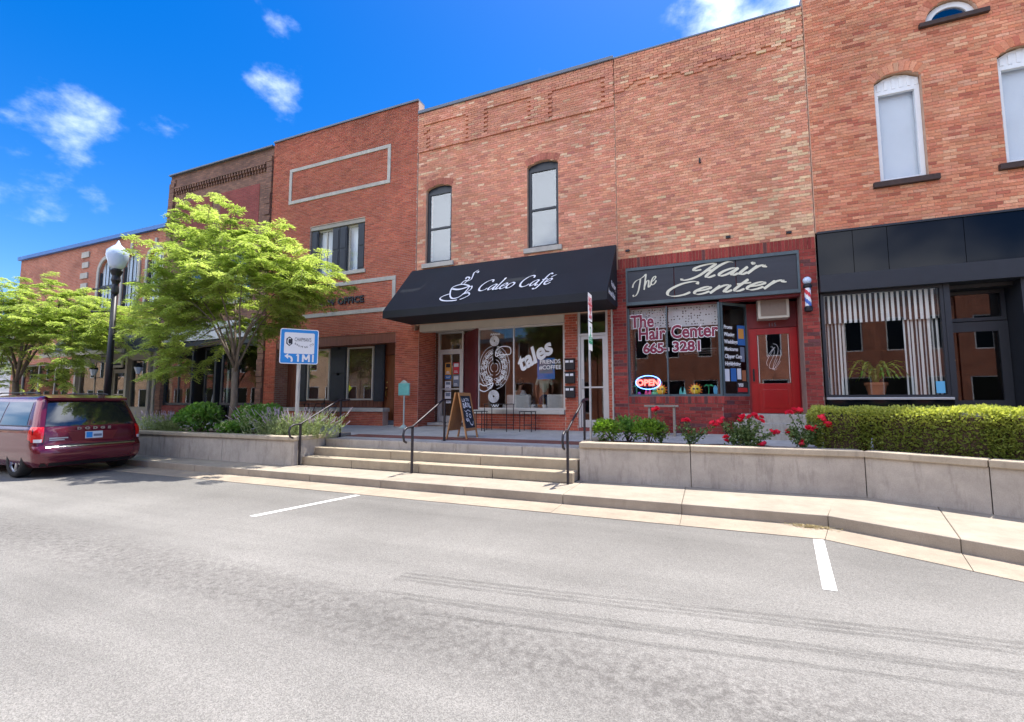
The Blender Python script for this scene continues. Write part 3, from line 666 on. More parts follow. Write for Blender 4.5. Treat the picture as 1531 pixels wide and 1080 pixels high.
# ---------------- 117: the tall brick building with black glass front
rb = random.Random(117); Y7 = 11.78
b7 = building('orange brick building with white arched upper windows over a black glass shop front', 2.37, 9.4, Y7, 11.3)
o7 = [dict(x0=3.60, x1=4.41, z0=6.22, z1=8.62, rise=.16), dict(x0=5.62, x1=6.43, z0=6.22, z1=8.62, rise=.16), dict(x0=4.55, x1=5.41, z0=9.53, z1=9.96, rise=.42), dict(x0=7.6, x1=8.4, z0=6.22, z1=8.62, rise=.16)]
mb = MB(); slab(mb, 2.37, 9.4, 5.29, 10.95, Y7, Y7+.3, o7); wall7 = mb.build('wall', 'mortar_tan', b7)
c7 = pal([(lambda x, z: .06 + .16*max(0, noise.noise((x*1.3, 0, z*1.1))), (.44, .14, .085)), (.36, (.60, .235, .135)), (.28, (.64, .28, .165)), (.22, (.57, .20, .112)), (1, (.68, .36, .22))], rb)
lay(rows(2.38, 9.4, 5.29, 10.95, Y7, .0677, .212, .009, c7, o7, rnd=rb), wall7)
for o in o7:
    v = voussoirs(o, Y7, .2, .012, c7).build('brick_arch', 'brick', wall7)
for o in o7:
    if o['rise'] < .3:
        wd = window(b7, o['x0']+.005, o['x1']-.005, 6.235, 8.30, Y7+.10, .085, 'window_white', 'glass_blind', depth=.09)
        mb = MB(); mb.prismy([(o['x0']+.006, 8.30), (o['x1']-.006, 8.30), (o['x1']-.006, 8.45), ((o['x0']+o['x1'])/2+.2, 8.565), ((o['x0']+o['x1'])/2, 8.61), ((o['x0']+o['x1'])/2-.2, 8.565), (o['x0']+.006, 8.45)], Y7+.11, Y7+.16)
        for k in range(6): xx = o['x0']+.08+k*.13; mb.box(xx, xx+.06, Y7+.095, Y7+.115, 8.31, 8.44+.10*math.sin(math.pi*(k+.5)/6))
        mb.build('arch_panel', 'window_white', wd)
        MB().box(o['x0']+.06, o['x1']-.06, Y7+.24, Y7+.25, 6.3, 8.25).build('blind', 'blind', wd)
        bevel(MB().box(o['x0']-.14, o['x1']+.16, Y7-.09, Y7+.12, 6.10, 6.22).build('sill', 'sill_brown', b7), .01)
    else:
        cx = (o['x0']+o['x1'])/2; arc = [(cx+.42*math.cos(t), 9.535+.40*math.sin(t)) for t in [math.pi*i/14 for i in range(15)]]; inn = [(cx+.30*math.cos(t), 9.57+.26*math.sin(t)) for t in [math.pi*i/14 for i in range(15)]]
        mb = MB()
        for i in range(14): mb.prismy([inn[i+1], inn[i], arc[i], arc[i+1]], Y7+.08, Y7+.15)
        mb.prismy([(cx-.42, 9.535), (cx+.42, 9.535), (cx+.30, 9.57), (cx-.30, 9.57)], Y7+.08, Y7+.15)
        lw = mb.build('lunette_window', 'window_white', b7)
        MB().prismy([(p[0], p[1]) for p in inn], Y7+.11, Y7+.12).build('pane', 'glass_sky', lw)
        bevel(MB().box(o['x0']-.12, o['x1']+.15, Y7-.09, Y7+.1, 9.43, 9.528).build('sill', 'sill_brown', b7), .01)
MB().box(2.37, 9.4, Y7-.06, Y7+.32, 10.95, 11.02).build('coping', 'coping_metal', b7)
fb = MB()
for k, (xa, xb) in enumerate(((2.385, 3.02), (3.03, 3.62), (3.63, 4.86), (4.87, 6.6), (6.61, 9.38))): MB().box(xa, xb, Y7-.05, Y7+.2, 4.31, 5.245).build('glass_panel', 'black_glass', b7)
MB().box(2.38, 9.4, Y7-.08, Y7+.22, 5.245, 5.288).build('top_trim', 'charcoal_paint', b7)
MB().box(2.38, 9.4, Y7-.11, Y7+.24, 3.94, 4.305).build('lower_fascia', 'charcoal_paint', b7)
window(b7, 2.40, 4.50, 1.66, 3.935, Y7+.05, .055, 'charcoal_paint', 'glass_shop', depth=.09, name='shop_window')
bevel(MB().box(2.40, 4.52, Y7-.03, Y7+.10, 1.61, 1.66).build('sill', 'aluminium', b7), .008)
for xa, xb in ((2.40, 3.1), (3.11, 3.8), (3.81, 4.53)): MB().box(xa, xb, Y7+.02, Y7+.12, TB-.1, 1.608).build('glass_panel', 'black_glass', b7)
MB().box(4.503, 4.60, Y7+.04, Y7+.16, 1.66, 3.935).build('jamb', 'charcoal_paint', b7)
# recess with the door
mb = MB(); mb.box(4.55, 4.63, Y7+.17, 12.38, TB, 3.935); mb.box(5.66, 6.1, Y7+.02, 12.38, TB, 3.935); mb.box(6.1, 9.38, Y7+.02, Y7+.2, TB, 3.935); mb.box(4.63, 5.66, Y7+.25, 12.4, 3.86, 3.935); mb.build('recess_wall', 'charcoal_paint', b7)
MB().box(4.63, 5.66, 10.9, 12.4, TB-.1, 1.40).build('door_step', 'concrete_wall', b7)
window(b7, 4.64, 5.65, 3.22, 3.85, 12.32, .07, 'charcoal_paint', 'glass_dark', name='transom', depth=.08)
d7 = MB().box(4.64, 4.78, 12.30, 12.36, 1.41, 3.20).box(5.50, 5.65, 12.30, 12.36, 1.41, 3.20).box(4.78, 5.50, 12.30, 12.36, 3.0, 3.20).box(4.78, 5.50, 12.30, 12.36, 1.41, 1.60).build('door', 'charcoal_paint', b7)
MB().box(4.775, 5.505, 12.325, 12.332, 1.595, 3.005).build('pane', 'glass_dark', d7)
mb = MB(); mb.tube([(4.74, 12.26, 1.95), (4.74, 12.22, 2.02), (4.74, 12.22, 2.12), (4.74, 12.27, 2.18)], .012); mb.ball((4.74, 12.27, 2.3), .025, .02, .025); mb.ball((4.76, 12.27, 2.42), .02, .02, .02); mb.build('handle', 'brass', d7)
place_text(text_mesh('1\n1\n7', .14, 'brass', align='CENTER', bold=.004), 'house_number', (5.80, Y7+.012, 3.0), parent=b7)
shell(b7, 2.37, 9.4, Y7+.3, 24, TB, 10.95)
# curtains, plant
vz = []
mb = MB(); n = 60
for i in range(n):
    xa, xb = 2.44+2.02*i/n, 2.44+2.02*(i+1)/n; ya, yb = (11.945+.022*math.sin(i*1.9), 11.945+.022*math.sin((i+1)*1.9)); mb.q((xa, ya, 3.27), (xb, yb, 3.27), (xb, yb, 3.89), (xa, ya, 3.89))
o = mb.build('curtain_valance', 'striped_cloth'); tag(o, 'white and black striped curtain valance across the black glass shop window', 'curtain')
for (xa, xb, lab) in ((2.44, 2.86, 'striped drape hanging on the brick pier side of the black framed window'), (3.86, 4.44, 'striped drape hanging on the door side of the black framed window')):
    mb = MB(); n = 22
    for i in range(n):
        p, q = xa+(xb-xa)*i/n, xa+(xb-xa)*(i+1)/n; ya, yb = 12.0+.028*math.sin(i*1.4), 12.0+.028*math.sin((i+1)*1.4); mb.q((p, ya, 1.70), (q, yb, 1.70), (q, yb, 3.32), (p, ya, 3.32))
    tag(mb.build('striped_drape', 'striped_drape'), lab, 'curtain', 'drapes in the black shop window')
MB().box(4.28, 4.42, Y7+.075, Y7+.078, 1.74, 1.98).build('window_sticker', 'toy_blue', b7)
pt = thing('potted_fern', 'arching green fern in a terracotta pot behind the black framed window', 'plant', (3.42, 12.30, 1.20))
MB().lathe([(.12, 0), (.19, .34), (.21, .34), (.21, .40)], (3.42, 12.30, 1.582), 16).build('pot', 'terracotta', pt)
mb = MB(); lv = []
for k in range(34):
    a = rb.uniform(0, 6.28); ln = rb.uniform(.5, .85); seg = 8; lift = rb.uniform(1.3, 3.4)
    for i in range(seg):
        t = i/seg; p = Vector((3.42+math.cos(a)*ln*t, 12.30+math.sin(a)*ln*t*.7, 1.95+lift*(t-.95*t*t)*.62)); side = Vector((-math.sin(a), math.cos(a), 0))*.07*(1-t*.8)
        q = Vector((3.42+math.cos(a)*ln*(t+.12), 12.30+math.sin(a)*ln*(t+.12)*.7, 1.95+lift*((t+.12)-.95*(t+.12)**2)*.62)); mb.q(p, p+side+Vector((0, 0, -.02)), q); mb.q(p, q, p-side+Vector((0, 0, -.02))); v_ = rb.random(); lv += [v_, v_]
mb.build('fronds', 'leaf_lime', pt, lv=lv)
tag(MB().box(2.9, 3.95, 12.14, 12.6, 1.52, 1.58).box(2.95, 3.0, 12.18, 12.23, TB+.02, 1.52).box(3.85, 3.9, 12.18, 12.23, TB+.02, 1.52).box(2.95, 3.0, 12.5, 12.55, TB+.02, 1.52).box(3.85, 3.9, 12.5, 12.55, TB+.02, 1.52).build('plant_table', 'hair_dark'), 'dark wooden table under the fern in the shop window', 'table')

# ---------------- the hair shop
rh = random.Random(115); YH = 11.80
bh = building('pale brick building with a hair salon, slate sign band and red door', -1.97, 2.36, YH, 10.7)
mb = MB(); slab(mb, -1.97, 2.36, 4.96, 10.70, YH, YH+.3); wallh = mb.build('wall', 'mortar_tan', bh)
tanf = lambda x, z: .03 + .5*max(0, min(1, (6.6-z)/1.6)) + .25*max(0, min(1, (x-1.2)/1.0))
ch = pal([(tanf, (.70, .46, .28)), (lambda x, z: .05+.25*max(0, noise.noise((x*.9+3, 1, z*.9))-.05), (.47, .20, .135)), (.3, (.62, .27, .165)), (.25, (.66, .32, .20)), (1, (.59, .245, .15))], rh)
cor = lambda x, z: (.035 if (z > 9.96 or (z > 9.72 and (x < -1.75 or x > 2.15 or abs(x-.0) < .16)) or (z > 9.84 and (x % .34) < .17)) else 0)
bk = rows(-1.965, 2.355, 5.22, 10.70, YH, .0685, .212, .009, ch, rnd=rh, yfn=cor)
lay(bk, wallh)
cs = pal([(.12, (.13, .05, .05)), (.5, (.30, .055, .045)), (1, (.24, .04, .035))], rh)
mb = MB(); x = -2.0
k = 0
while x < 2.33:                                           # soldier course over the sign
    mb.col = cs(x, 5); mb.front(max(x, -1.965)+.004, min(x+.072, 2.355)-.004, YH-.014-rh.uniform(0, .003), YH+.01, 4.965, 5.215); x += .0725; k += 1
o = mb.build('soldier_course', 'brick', wallh); o['kind'] = 'stuff'
bevel(MB().box(-1.99, 2.34, YH-.06, YH+.31, 10.70, 10.745).build('coping', 'coping_metal', bh), .006)
for x, z in ((.06, 7.45), (-1.72, 5.42), (.62, 5.45), (1.86, 5.38)): MB().box(x-.05 if z < 6 else x-.02, x+.05 if z < 6 else x+.02, YH-.05, YH, z-.025 if z < 6 else z-.06, z+.025 if z < 6 else z+.06).build('anchor_plate', 'iron', bh)
# piers and base
for xa, xb, dp in ((-2.14, -1.78, .3), (2.03, 2.36, .5)):
    pier = MB().box(xa, xb, YH, YH+dp, TB-.1, 4.96).build('pier', 'mortar_dark', bh)
    lay(rows(xa+.005, xb-.005, TB, 4.96, YH, .0775, .235, .010, cs, rnd=rh), pier, 75)
dgl = Vector((.95-.37, .6, 0)).normalized()
mb = MB(); mb.box(-1.78, .37, YH+.02, YH+.26, TB-.1, 1.70); mb.prism([(.37, YH+.02), (.97, YH+.62), (.97, YH+.8), (.37, YH+.26)], TB-.1, 1.70); base = mb.build('base_wall', 'mortar_dark', bh)
bs = rows(-1.775, .37, TB, 1.52, YH+.02, .0775, .235, .010, cs, rnd=rh); lay(bs, base, 150)
mb = MB(); x = -1.77
while x < .34:
    mb.col = cs(x, 1); mb.front(x+.004, x+.068, YH+.004, YH+.03, 1.53, 1.695); x += .0725
o = mb.build('rowlock', 'brick', base); o['kind'] = 'stuff'
mb = MB(); L8 = math.hypot(.6, .6)
for r in range(9):
    for k in range(4):
        a, b = max(0, (k-.5*(r % 2))*.235)+.005, min(.85, (k+1-.5*(r % 2))*.235)-.005
        if b-a < .03: continue
        mb.col = cs(0, 0); s = len(mb.v); mb.front(a, b, -.009, .01, TB+r*.0975+.005, TB+(r+1)*.0975-.005); mb.xf(Matrix.Translation((.37, YH+.02, 0)) @ Matrix.Rotation(R(45), 4, 'Z'), s)
o = mb.build('side_bricks', 'brick', base); o['kind'] = 'stuff'
# sign band: three slate panels in a frame
mb = MB(); mb.box(-1.775, 2.027, YH-.03, YH+.06, 4.88, 4.955); mb.box(-1.775, 2.027, YH-.04, YH+.06, 3.99, 4.07); mb.box(-1.775, -1.735, YH-.03, YH+.06, 4.07, 4.88); mb.box(1.985, 2.027, YH-.03, YH+.06, 4.07, 4.88); sg = mb.build('sign_frame', 'teal_frame', bh)
for xa, xb in ((-1.735, -.63), (-.61, .74), (.76, 1.985)): MB().box(xa, xb, YH+.005, YH+.05, 4.07, 4.88).build('sign_panel', 'sign_slate', sg)
mb = MB()
fnH = lambda u, v: (u, YH-.004, v)
a22 = R(27); fnT = lambda u, v: fnH(-1.66 + u*math.cos(a22) - v*math.sin(a22)*.6, 4.20 + u*math.sin(a22) + v)
mb = MB(); script_text(mb, 'The', .12, 0, .165, fnT, .28, 1.15, 0.26, .05, R(-15)); mb.build('script_lettering', 'cream_paint', sg)
mb = MB(); script_text(mb, 'Hair', -.28, 4.53, .165, fnH, .75, 2.35, .46, .05, R(-20)); mb.build('script_lettering', 'cream_paint', sg)
mb = MB(); script_text(mb, 'Center', -.86, 4.14, .165, fnH, .75, 2.68, .45, .05, R(-20)); mb.build('script_lettering', 'cream_paint', sg)

MB().box(-1.78, 2.03, YH+.06, YH+.3, 3.93, 4.96).build('lintel', 'red_trim', bh)
# shop window
window(bh, -1.775, .372, 1.70, 3.988, YH+.06, .05, 'teal_frame', 'glass_shop', mull=(-.83,), depth=.07, name='shop_window')
mw = Matrix.Translation((.385, YH+.09, 0)) @ Matrix.Rotation(R(43), 4, 'Z')
aw = MB(); aw.box(0, .05, -.02, .04, 1.70, 3.93); aw.box(.78, .83, -.02, .04, 1.70, 3.93); aw.box(.05, .78, -.02, .04, 1.70, 1.76); aw.box(.05, .78, -.02, .04, 3.87, 3.93); aw.xf(mw); awo = aw.build('angled_window', 'teal_frame', bh)
MB().box(.048, .782, .005, .011, 1.755, 3.875).xf(mw).build('pane', 'glass_shop', awo)
xd, yd = (mw.to_3x3() @ Vector((1, 0, 0))), Vector((0, 0, 1))
def on_angle(u, v, d=-.004): return tuple(mw @ Vector((u, d, v)))
for k, s in enumerate(('Proms', 'Waxing', 'Weddings', 'Manicures', 'Clipper Cuts', 'Highlighting')): place_text(text_mesh(s, .13, 'white_vinyl', shear=.15, bold=.003), 'window_lettering', on_angle(.08, 3.30-k*.175), xd, yd, awo, sx=.78)
for (u0, u1, v0, v1, m_) in ((.50, .74, 2.92, 3.40, 'poster_blue'), (.53, .70, 3.08, 3.32, 'poster_orange'), (.57, .70, 2.52, 2.88, 'poster_slate'), (.07, .21, 2.05, 2.34, 'paper'), (.25, .42, 2.05, 2.36, 'poster_blue'), (.45, .57, 2.10, 2.36, 'paper'), (.60, .72, 2.06, 2.32, 'terracotta'), (.42, .77, 1.77, 2.04, 'poster_black'), (.45, .74, 1.80, 1.90, 'cardboard_red')):
    d = -.001 if m_ != 'poster_orange' and m_ != 'cardboard_red' else -.0035
    MB().box(u0, u1, d, d+.003, v0, v1).xf(mw).build('poster', m_, awo)
place_text(text_mesh('YES', .10, 'white_vinyl', bold=.004), 'poster_lettering', on_angle(.46, 1.93, -.006), xd, yd, awo)
# window lettering: maroon on a white edge
for s, x, x1, z, h in (('The', -1.70, -1.13, 3.44, .44), ('Hair', -1.52, -.86, 3.12, .44), ('Center', -.74, .33, 3.13, .44), ('665-', -1.41, -.80, 2.78, .33), ('3281', -.71, -.08, 2.80, .33)):
    me = text_mesh(s, h, 'maroon_vinyl', .001, bold=.013, spacing=1.02); wd_ = max(v.co.x for v in me.vertices); k_ = (x1-x)/wd_
    place_text(text_mesh(s, h, 'white_vinyl', .001, bold=.027, spacing=1.02), 'lettering_edge', (x, YH+.0885, z), parent=bh, sx=k_)
    place_text(me, 'lettering', (x, YH+.086, z), parent=bh, sx=k_)
op = thing('open_sign', 'glowing oval neon OPEN sign in red and blue on the salon window', 'sign', (-1.32, YH+.2, 2.05))
mb = MB(); mb.tube([(-1.32+.30*math.cos(t), YH+.2, 2.05+.17*math.sin(t)) for t in [6.2832*i/28 for i in range(29)]], .011, 6); mb.build('ring', 'neon_blue', op)
place_text(text_mesh('OPEN', .21, 'neon_red', .006, align='CENTER', bold=.008), 'letters', (-1.32, YH+.19, 1.975), parent=op)
MB().box(-1.55, -1.09, YH+.22, YH+.24, 1.93, 2.17).build('backing', 'poster_black', op)
tag(MB().q((-1.72, YH+.26, 3.42), (-.86, YH+.26, 3.42), (-.86, YH+.26, 3.93), (-1.72, YH+.26, 3.93)).q((-.80, YH+.26, 3.42), (.33, YH+.26, 3.42), (.33, YH+.26, 3.93), (-.80, YH+.26, 3.93)).build('lace_curtain', 'lace'), 'white lace cafe curtain at the top of the salon window', 'curtain')
# door recess
MB().box(.97, 1.02, YH+.62, 12.52, 1.25, 3.93).box(2.02, 2.06, YH+.5, 12.52, 1.25, 3.93).box(1.02, 2.02, 12.44, 12.52, 3.33, 3.93).build('door_surround', 'red_trim', bh)
dh = MB().box(1.02, 1.18, 12.44, 12.49, 1.30, 3.32).box(1.86, 2.02, 12.44, 12.49, 1.30, 3.32).box(1.18, 1.86, 12.44, 12.49, 3.17, 3.32).box(1.18, 1.86, 12.44, 12.49, 1.30, 2.00).box(1.26, 1.78, 12.43, 12.44, 1.42, 1.86).build('red_door', 'red_door', bh); dh.name = 'door'; bevel(dh, .008)
MB().box(1.175, 1.865, 12.46, 12.466, 1.995, 3.175).build('pane', 'glass_sky', dh)
mb = MB()
for i in range(6):
    t0 = i*1.05; pen(mb, [[(1.52+.16*math.sin(t0+q*.5)*math.cos(q*.35), 2.62+.36*math.cos(t0*.9+q*.45)*(.9-.05*i)) for q in range(7)]], lambda u, v: (u, 12.458, v), .006, .004)
mb.box(1.2, 1.21, 12.456, 12.459, 2.02, 3.15); mb.box(1.83, 1.84, 12.456, 12.459, 2.02, 3.15)
mb.build('leaded_motif', 'paper', dh)
MB().box(1.06, 1.10, 12.40, 12.44, 2.05, 2.35).build('handle', 'iron', dh)
place_text(text_mesh('115', .12, 'poster_slate', align='CENTER'), 'house_number', (1.52, 12.436, 3.36), parent=bh)
for k in range(3): bevel(MB().box(.55 if k < 2 else .75, 2.25 if k < 2 else 2.02, 10.95+k*.32, 12.6 if k == 2 else 10.95+(k+1)*.32+.02*0, TB-.14, .93+k*.18).build('door_step', 'concrete_wall', bh), .012)
ac = thing('window_air_conditioner', 'beige window air conditioner above the red salon door', 'air conditioner', (1.5, 12.2, 3.47))
mb = MB(); mb.box(1.20, 1.84, 12.10, 12.43, 3.50, 3.98); bevel(mb.build('case', 'ac_beige', ac), .012)
MB().box(1.26, 1.78, 12.088, 12.10, 3.56, 3.93).build('grille', 'ac_grille', ac)
mb = MB()
for k in range(17): mb.box(1.265+k*.031, 1.275+k*.031, 12.078, 12.088, 3.57, 3.92)
mb.build('fins', 'ac_grille', ac)
bp = thing('barber_pole', 'small barber pole with white globe on the red brick pier', 'barber pole', (2.14, YH-.12, 3.52))
mb = MB(); mb.lathe([(.03, 0), (.08, .02), (.085, .09), (.065, .13)], (2.14, YH-.12, 3.52), 16); mb.box(2.11, 2.17, YH-.12, YH, 3.58, 3.62); mb.build('base', 'iron', bp); mb = MB(); mb.lathe([(.065, .53), (.085, .55), (.085, .60), (.05, .63)], (2.14, YH-.12, 3.52), 16); mb.box(2.11, 2.17, YH-.12, YH, 4.07, 4.11); mb.build('cap', 'iron', bp)
mb = MB(); n = 24
for k in range(16):
    for j in range(n):
        t0, t1 = 6.2832*j/n, 6.2832*(j+1)/n; z0, z1 = 3.65+.4*k/16, 3.65+.4*(k+1)/16
        s = int(((j/n) + k/16*1.0) * 4) % 4; mb.cur = 0 if s % 2 == 0 else (1 if s == 1 else 2)
        mb.q((2.14+.06*math.cos(t0), YH-.12+.06*math.sin(t0), z0), (2.14+.06*math.cos(t1), YH-.12+.06*math.sin(t1), z0), (2.14+.06*math.cos(t1), YH-.12+.06*math.sin(t1), z1), (2.14+.06*math.cos(t0), YH-.12+.06*math.sin(t0), z1))
mb.build('striped_cylinder', ['sign_white', 'sign_red', 'barber_blue'], bp, smooth=True)
MB().ball((2.14, YH-.12, 4.22), .085, .085, .085, 16, 12).build('globe', 'globe', bp, smooth=True)
shell(bh, -1.97, 2.36, YH+.3+.25, 23, TB, 10.6, inner='interior_dark')
MB().box(-1.73, .36, YH+.14, YH+.75, 1.60, 1.69).build('display_ledge', 'cloth_blue', bh)
mb = MB()
for k in range(3): mb.box(-.6, .34, 14.6+k*.7, 14.7+k*.7, 3.1-k*.0, 3.14)
mb.build('ceiling_tubes', 'blind', bh)
# things on the ledge
def sunface(x, lab):
    t = thing('sun_ornament', lab, 'ornament', (x, YH+.26, 1.69), 'sun ornaments on the window ledge')
    mb = MB()
    for k in range(14):
        a = 6.2832*k/14; c, s = math.cos(a), math.sin(a); p = lambda r, da: (x+r*math.cos(a+da), YH+.26, 1.86+r*math.sin(a+da)); mb.q(p(.10, -.25), p(.175, 0), p(.10, .25)); 
        q = lambda r, da: (x+r*math.cos(a+da), YH+.29, 1.86+r*math.sin(a+da)); mb.q(q(.10, .25), q(.175, 0), q(.10, -.25)); mb.q(p(.175, 0), q(.175, 0), q(.10, .25), p(.10, .25)); mb.q(p(.10, -.25), q(.10, -.25), q(.175, 0), p(.175, 0))
    mb.build('rays', 'sun_orange', t); MB().ball((x, YH+.26, 1.86), .115, .045, .115, 18, 10).build('face', 'sun_yellow', t, smooth=True)
    MB().ball((x-.04, YH+.215, 1.88), .03, .012, .022).ball((x+.04, YH+.215, 1.88), .03, .012, .022).build('sunglasses', 'ink', t, smooth=True)
sunface(-1.03, 'orange sun ornament with sunglasses beside the green turtle'); sunface(-.22, 'orange sun ornament with sunglasses beside the teal sandals')
def sandal(x, m_, lean, lab):
    mb = MB(); pts = [(.05*math.cos(a)*(1 if math.sin(a) > 0 else .85), .13*math.sin(a)) for a in [6.2832*k/16 for k in range(16)]]
    mb.prismy([(p[0], p[1]+.14) for p in pts], -.012, .012); mb.xf(Matrix.Translation((x, YH+.27, 1.69)) @ Matrix.Rotation(lean, 4, 'Y')); 
    tag(mb.build('sandal', m_), lab, 'sandal', 'flip-flops standing on the window ledge')
for x, m_, ln, lab in ((-1.40, 'toy_pink', .28, 'pink flip-flop leaning against its pair beside the OPEN sign'), (-1.27, 'toy_pink', -.28, 'pink flip-flop leaning against its pair beside the OPEN sign'), (-.58, 'toy_teal', .28, 'teal flip-flop leaning against its pair by the window bar'), (-.45, 'toy_teal', -.28, 'teal flip-flop leaning against its pair by the window bar'), (.22, 'toy_blue', 0, 'single light blue flip-flop standing upright at the window corner')): sandal(x, m_, ln, lab)
mb = MB(); mb.ball((-1.16, YH+.28, 1.76), .10, .06, .08, 12, 8); mb.ball((-1.16, YH+.25, 1.86), .05, .04, .05, 10, 8); tag(mb.build('turtle_toy', 'toy_green', smooth=True), 'green toy turtle on the salon window ledge', 'toy')
def palm(x, lab):
    mb = MB(); mb.tube([(x, YH+.31, 1.69), (x+.01, YH+.31, 1.95)], [.016, .010], 6)
    for k in range(7):
        a = 6.2832*k/7; mb.q((x+.01, YH+.31, 1.95), (x+.01+.06*math.cos(a)-.02*math.sin(a), YH+.31+.06*math.sin(a), 1.99), (x+.01+.13*math.cos(a), YH+.31+.08*math.sin(a), 1.93), (x+.01+.06*math.cos(a)+.02*math.sin(a), YH+.31+.05*math.sin(a), 1.96))
    tag(mb.build('palm_ornament', 'toy_green'), lab, 'ornament', 'toy palms on the ledge')
palm(-1.62, 'little green toy palm beside the purple octopus'); palm(.07, 'little green toy palm beside the single blue flip-flop')
mb = MB(); mb.ball((-1.55, YH+.24, 1.76), .05, .05, .06)
for k in range(6): a = k*1.05; mb.tube([(-1.55, YH+.24, 1.73), (-1.55+.08*math.cos(a), YH+.24+.06*math.sin(a), 1.70), (-1.55+.11*math.cos(a), YH+.24+.08*math.sin(a), 1.705)], [.02, .014, .008], 6)
tag(mb.build('octopus_toy', 'toy_purple', smooth=True), 'purple octopus toy at the corner of the window ledge', 'toy')

# ---------------- the cafe
rc = random.Random(111); YC = 11.82
bc = building('orange brick cafe building with two tall black upper windows and a black awning', -8.16, -1.98, YC, 10.72)
oc = [dict(x0=-7.84, x1=-6.93, z0=5.79, z1=8.26, rise=.11), dict(x0=-4.47, x1=-3.56, z0=5.83, z1=8.34, rise=.11)]
mb = MB(); slab(mb, -8.155, -1.98, 3.90, 10.70, YC, YC+.3, oc); wallc = mb.build('wall', 'mortar_tan', bc)
cc = pal([(.035, (.74, .48, .32)), (lambda x, z: .05 + .28*max(0, min(1, (6.5-z)/1.2)), (.69, .40, .25)), (.04, (.49, .20, .14)), (.38, (.64, .275, .175)), (.26, (.66, .305, .20)), (1, (.61, .25, .155))], rc)
def cafe_relief(x, z):
    if z > 9.52:
        u = (x+8.16) % 2.06
        if z < 10.28 and .32 < u < 1.74: return .0
        return .04
    if 9.40 < z <= 9.52: return .045
    return 0
lay(rows(-8.15, -1.985, 5.45, 10.70, YC, .0677, .212, .009, cc, oc, rnd=rc, yfn=cafe_relief), wallc)
for o in oc:
    voussoirs(o, YC, .2, .012, pal([(1, (.42, .15, .10))], rc)).build('brick_arch', 'brick', wallc)
    x0, x1, z0, z1 = o['x0'], o['x1'], o['z0'], o['z1']
    wd = window(bc, x0+.004, x1-.004, z0+.002, z1-.175, YC+.09, .085, 'window_black', 'glass_sky', rails=((z0+z1)/2-.12,), depth=.1)
    c = (x0+x1)/2; MB().prismy([(x0+.004, z1-.175), (x1-.004, z1-.175)] + [(c+(x1-c)*math.cos(t), z1-.17+.05*math.sin(t)+.11*math.sin(t)**.8) for t in [math.pi*i/10 for i in range(1, 10)]], YC+.10, YC+.16).build('arch_panel', 'window_black', wd)
    MB().box(x0+.06, x1-.06, YC+.30, YC+.31, z0+.1, z1-.2).build('blind', 'interior_dark', wd)  # dark sheet in place of the dim room behind the glass
    bevel(MB().box(x0-.10, x1+.10, YC-.07, YC+.12, z0-.14, z0).build('sill', 'limestone', bc), .01)
bevel(MB().box(-8.15, -1.98, YC-.10, YC+.32, 10.70, 10.80).build('coping', 'coping_metal', bc), .01)
# street front
MB().box(-8.0, -3.43, YC-.02, YC+.25, 3.69, 3.90).build('beam', 'beige_trim', bc)
cb = pal([(.15, (.34, .08, .055)), (.5, (.46, .12, .07)), (1, (.40, .10, .06))], rc)
for xa, xb, xc, zt_, nb in ((-3.42, -3.06, -3.065, 3.90, 110), (-2.27, -2.15, -2.17, 4.02, 40)):
    pc = MB().box(xa, xb, YC-.02, YC+.3, TB-.1, zt_).build('pier', 'mortar_red', bc)
    lay(rows(xa+.005, xc, TB, zt_-.01, YC-.02, .0677, .2, .009, cb, rnd=rc), pc, nb)
bw = MB().box(-6.06, -3.42, YC-.01, YC+.3, TB-.1, 1.235).build('base_wall', 'mortar_red', bc)
lay(rows(-6.055, -3.42, TB, 1.235, YC-.01, .0677, .205, .009, cb, rnd=rc), bw, 110)
bevel(MB().box(-6.10, -3.43, YC-.09, YC+.3, 1.236, 1.345).build('sill', 'limestone', bc), .01)
window(bc, -6.05, -3.43, 1.346, 3.69, YC+.06, .055, 'aluminium', 'glass_shop', mull=(-4.92,), depth=.08, name='shop_window')
mb = MB(); mb.tube([(-2.155, YC-.05, TB), (-2.155, YC-.05, 4.05)], .022, 8); mb.build('downpipe', 'beige_trim', bc)
# return with the burgundy panel, entrance door set back
pr = thing  # noqa
mb = MB(); mb.prism([(-6.05, YC+.0), (-6.02, YC+.06), (-6.90, 12.76), (-6.95, 12.72)], TB-.05, 3.69); mb.build('return_panel', 'burgundy_panel', bc)
def entrance(parent, x0, x1, y, z0, zt, z1, frame, gm='glass_shop'):
    fr = MB().box(x0, x0+.05, y-.03, y+.07, z0, z1).box(x1-.05, x1, y-.03, y+.07, z0, z1).box(x0+.05, x1-.05, y-.03, y+.07, zt, zt+.06).box(x0+.05, x1-.05, y-.03, y+.07, z1-.05, z1).build('door_frame', frame, parent)
    MB().box(x0+.045, x1-.045, y+.02, y+.026, zt+.055, z1-.045).build('transom_pane', gm, fr)
    s = .085
    d = MB().box(x0+.055, x0+.055+s, y, y+.045, z0+.01, zt-.005).box(x1-.055-s, x1-.055, y, y+.045, z0+.01, zt-.005).box(x0+.055+s, x1-.055-s, y, y+.045, zt-.005-s, zt-.005).box(x0+.055+s, x1-.055-s, y, y+.045, z0+.01, z0+.2).box(x0+.055+s, x1-.055-s, y-.012, y+.008, z0+1.02, z0+1.06).build('door', frame, parent)
    MB().box(x0+.135, x1-.135, y+.02, y+.026, z0+.19, zt-.085).build('pane', gm, d)
    MB().tube([(x0+.10, y, z0+1.0), (x0+.10, y-.06, z0+1.03), (x0+.10, y-.06, z0+1.22), (x0+.10, y, z0+1.25)], .012, 6).build('handle', 'aluminium', d)
    return d
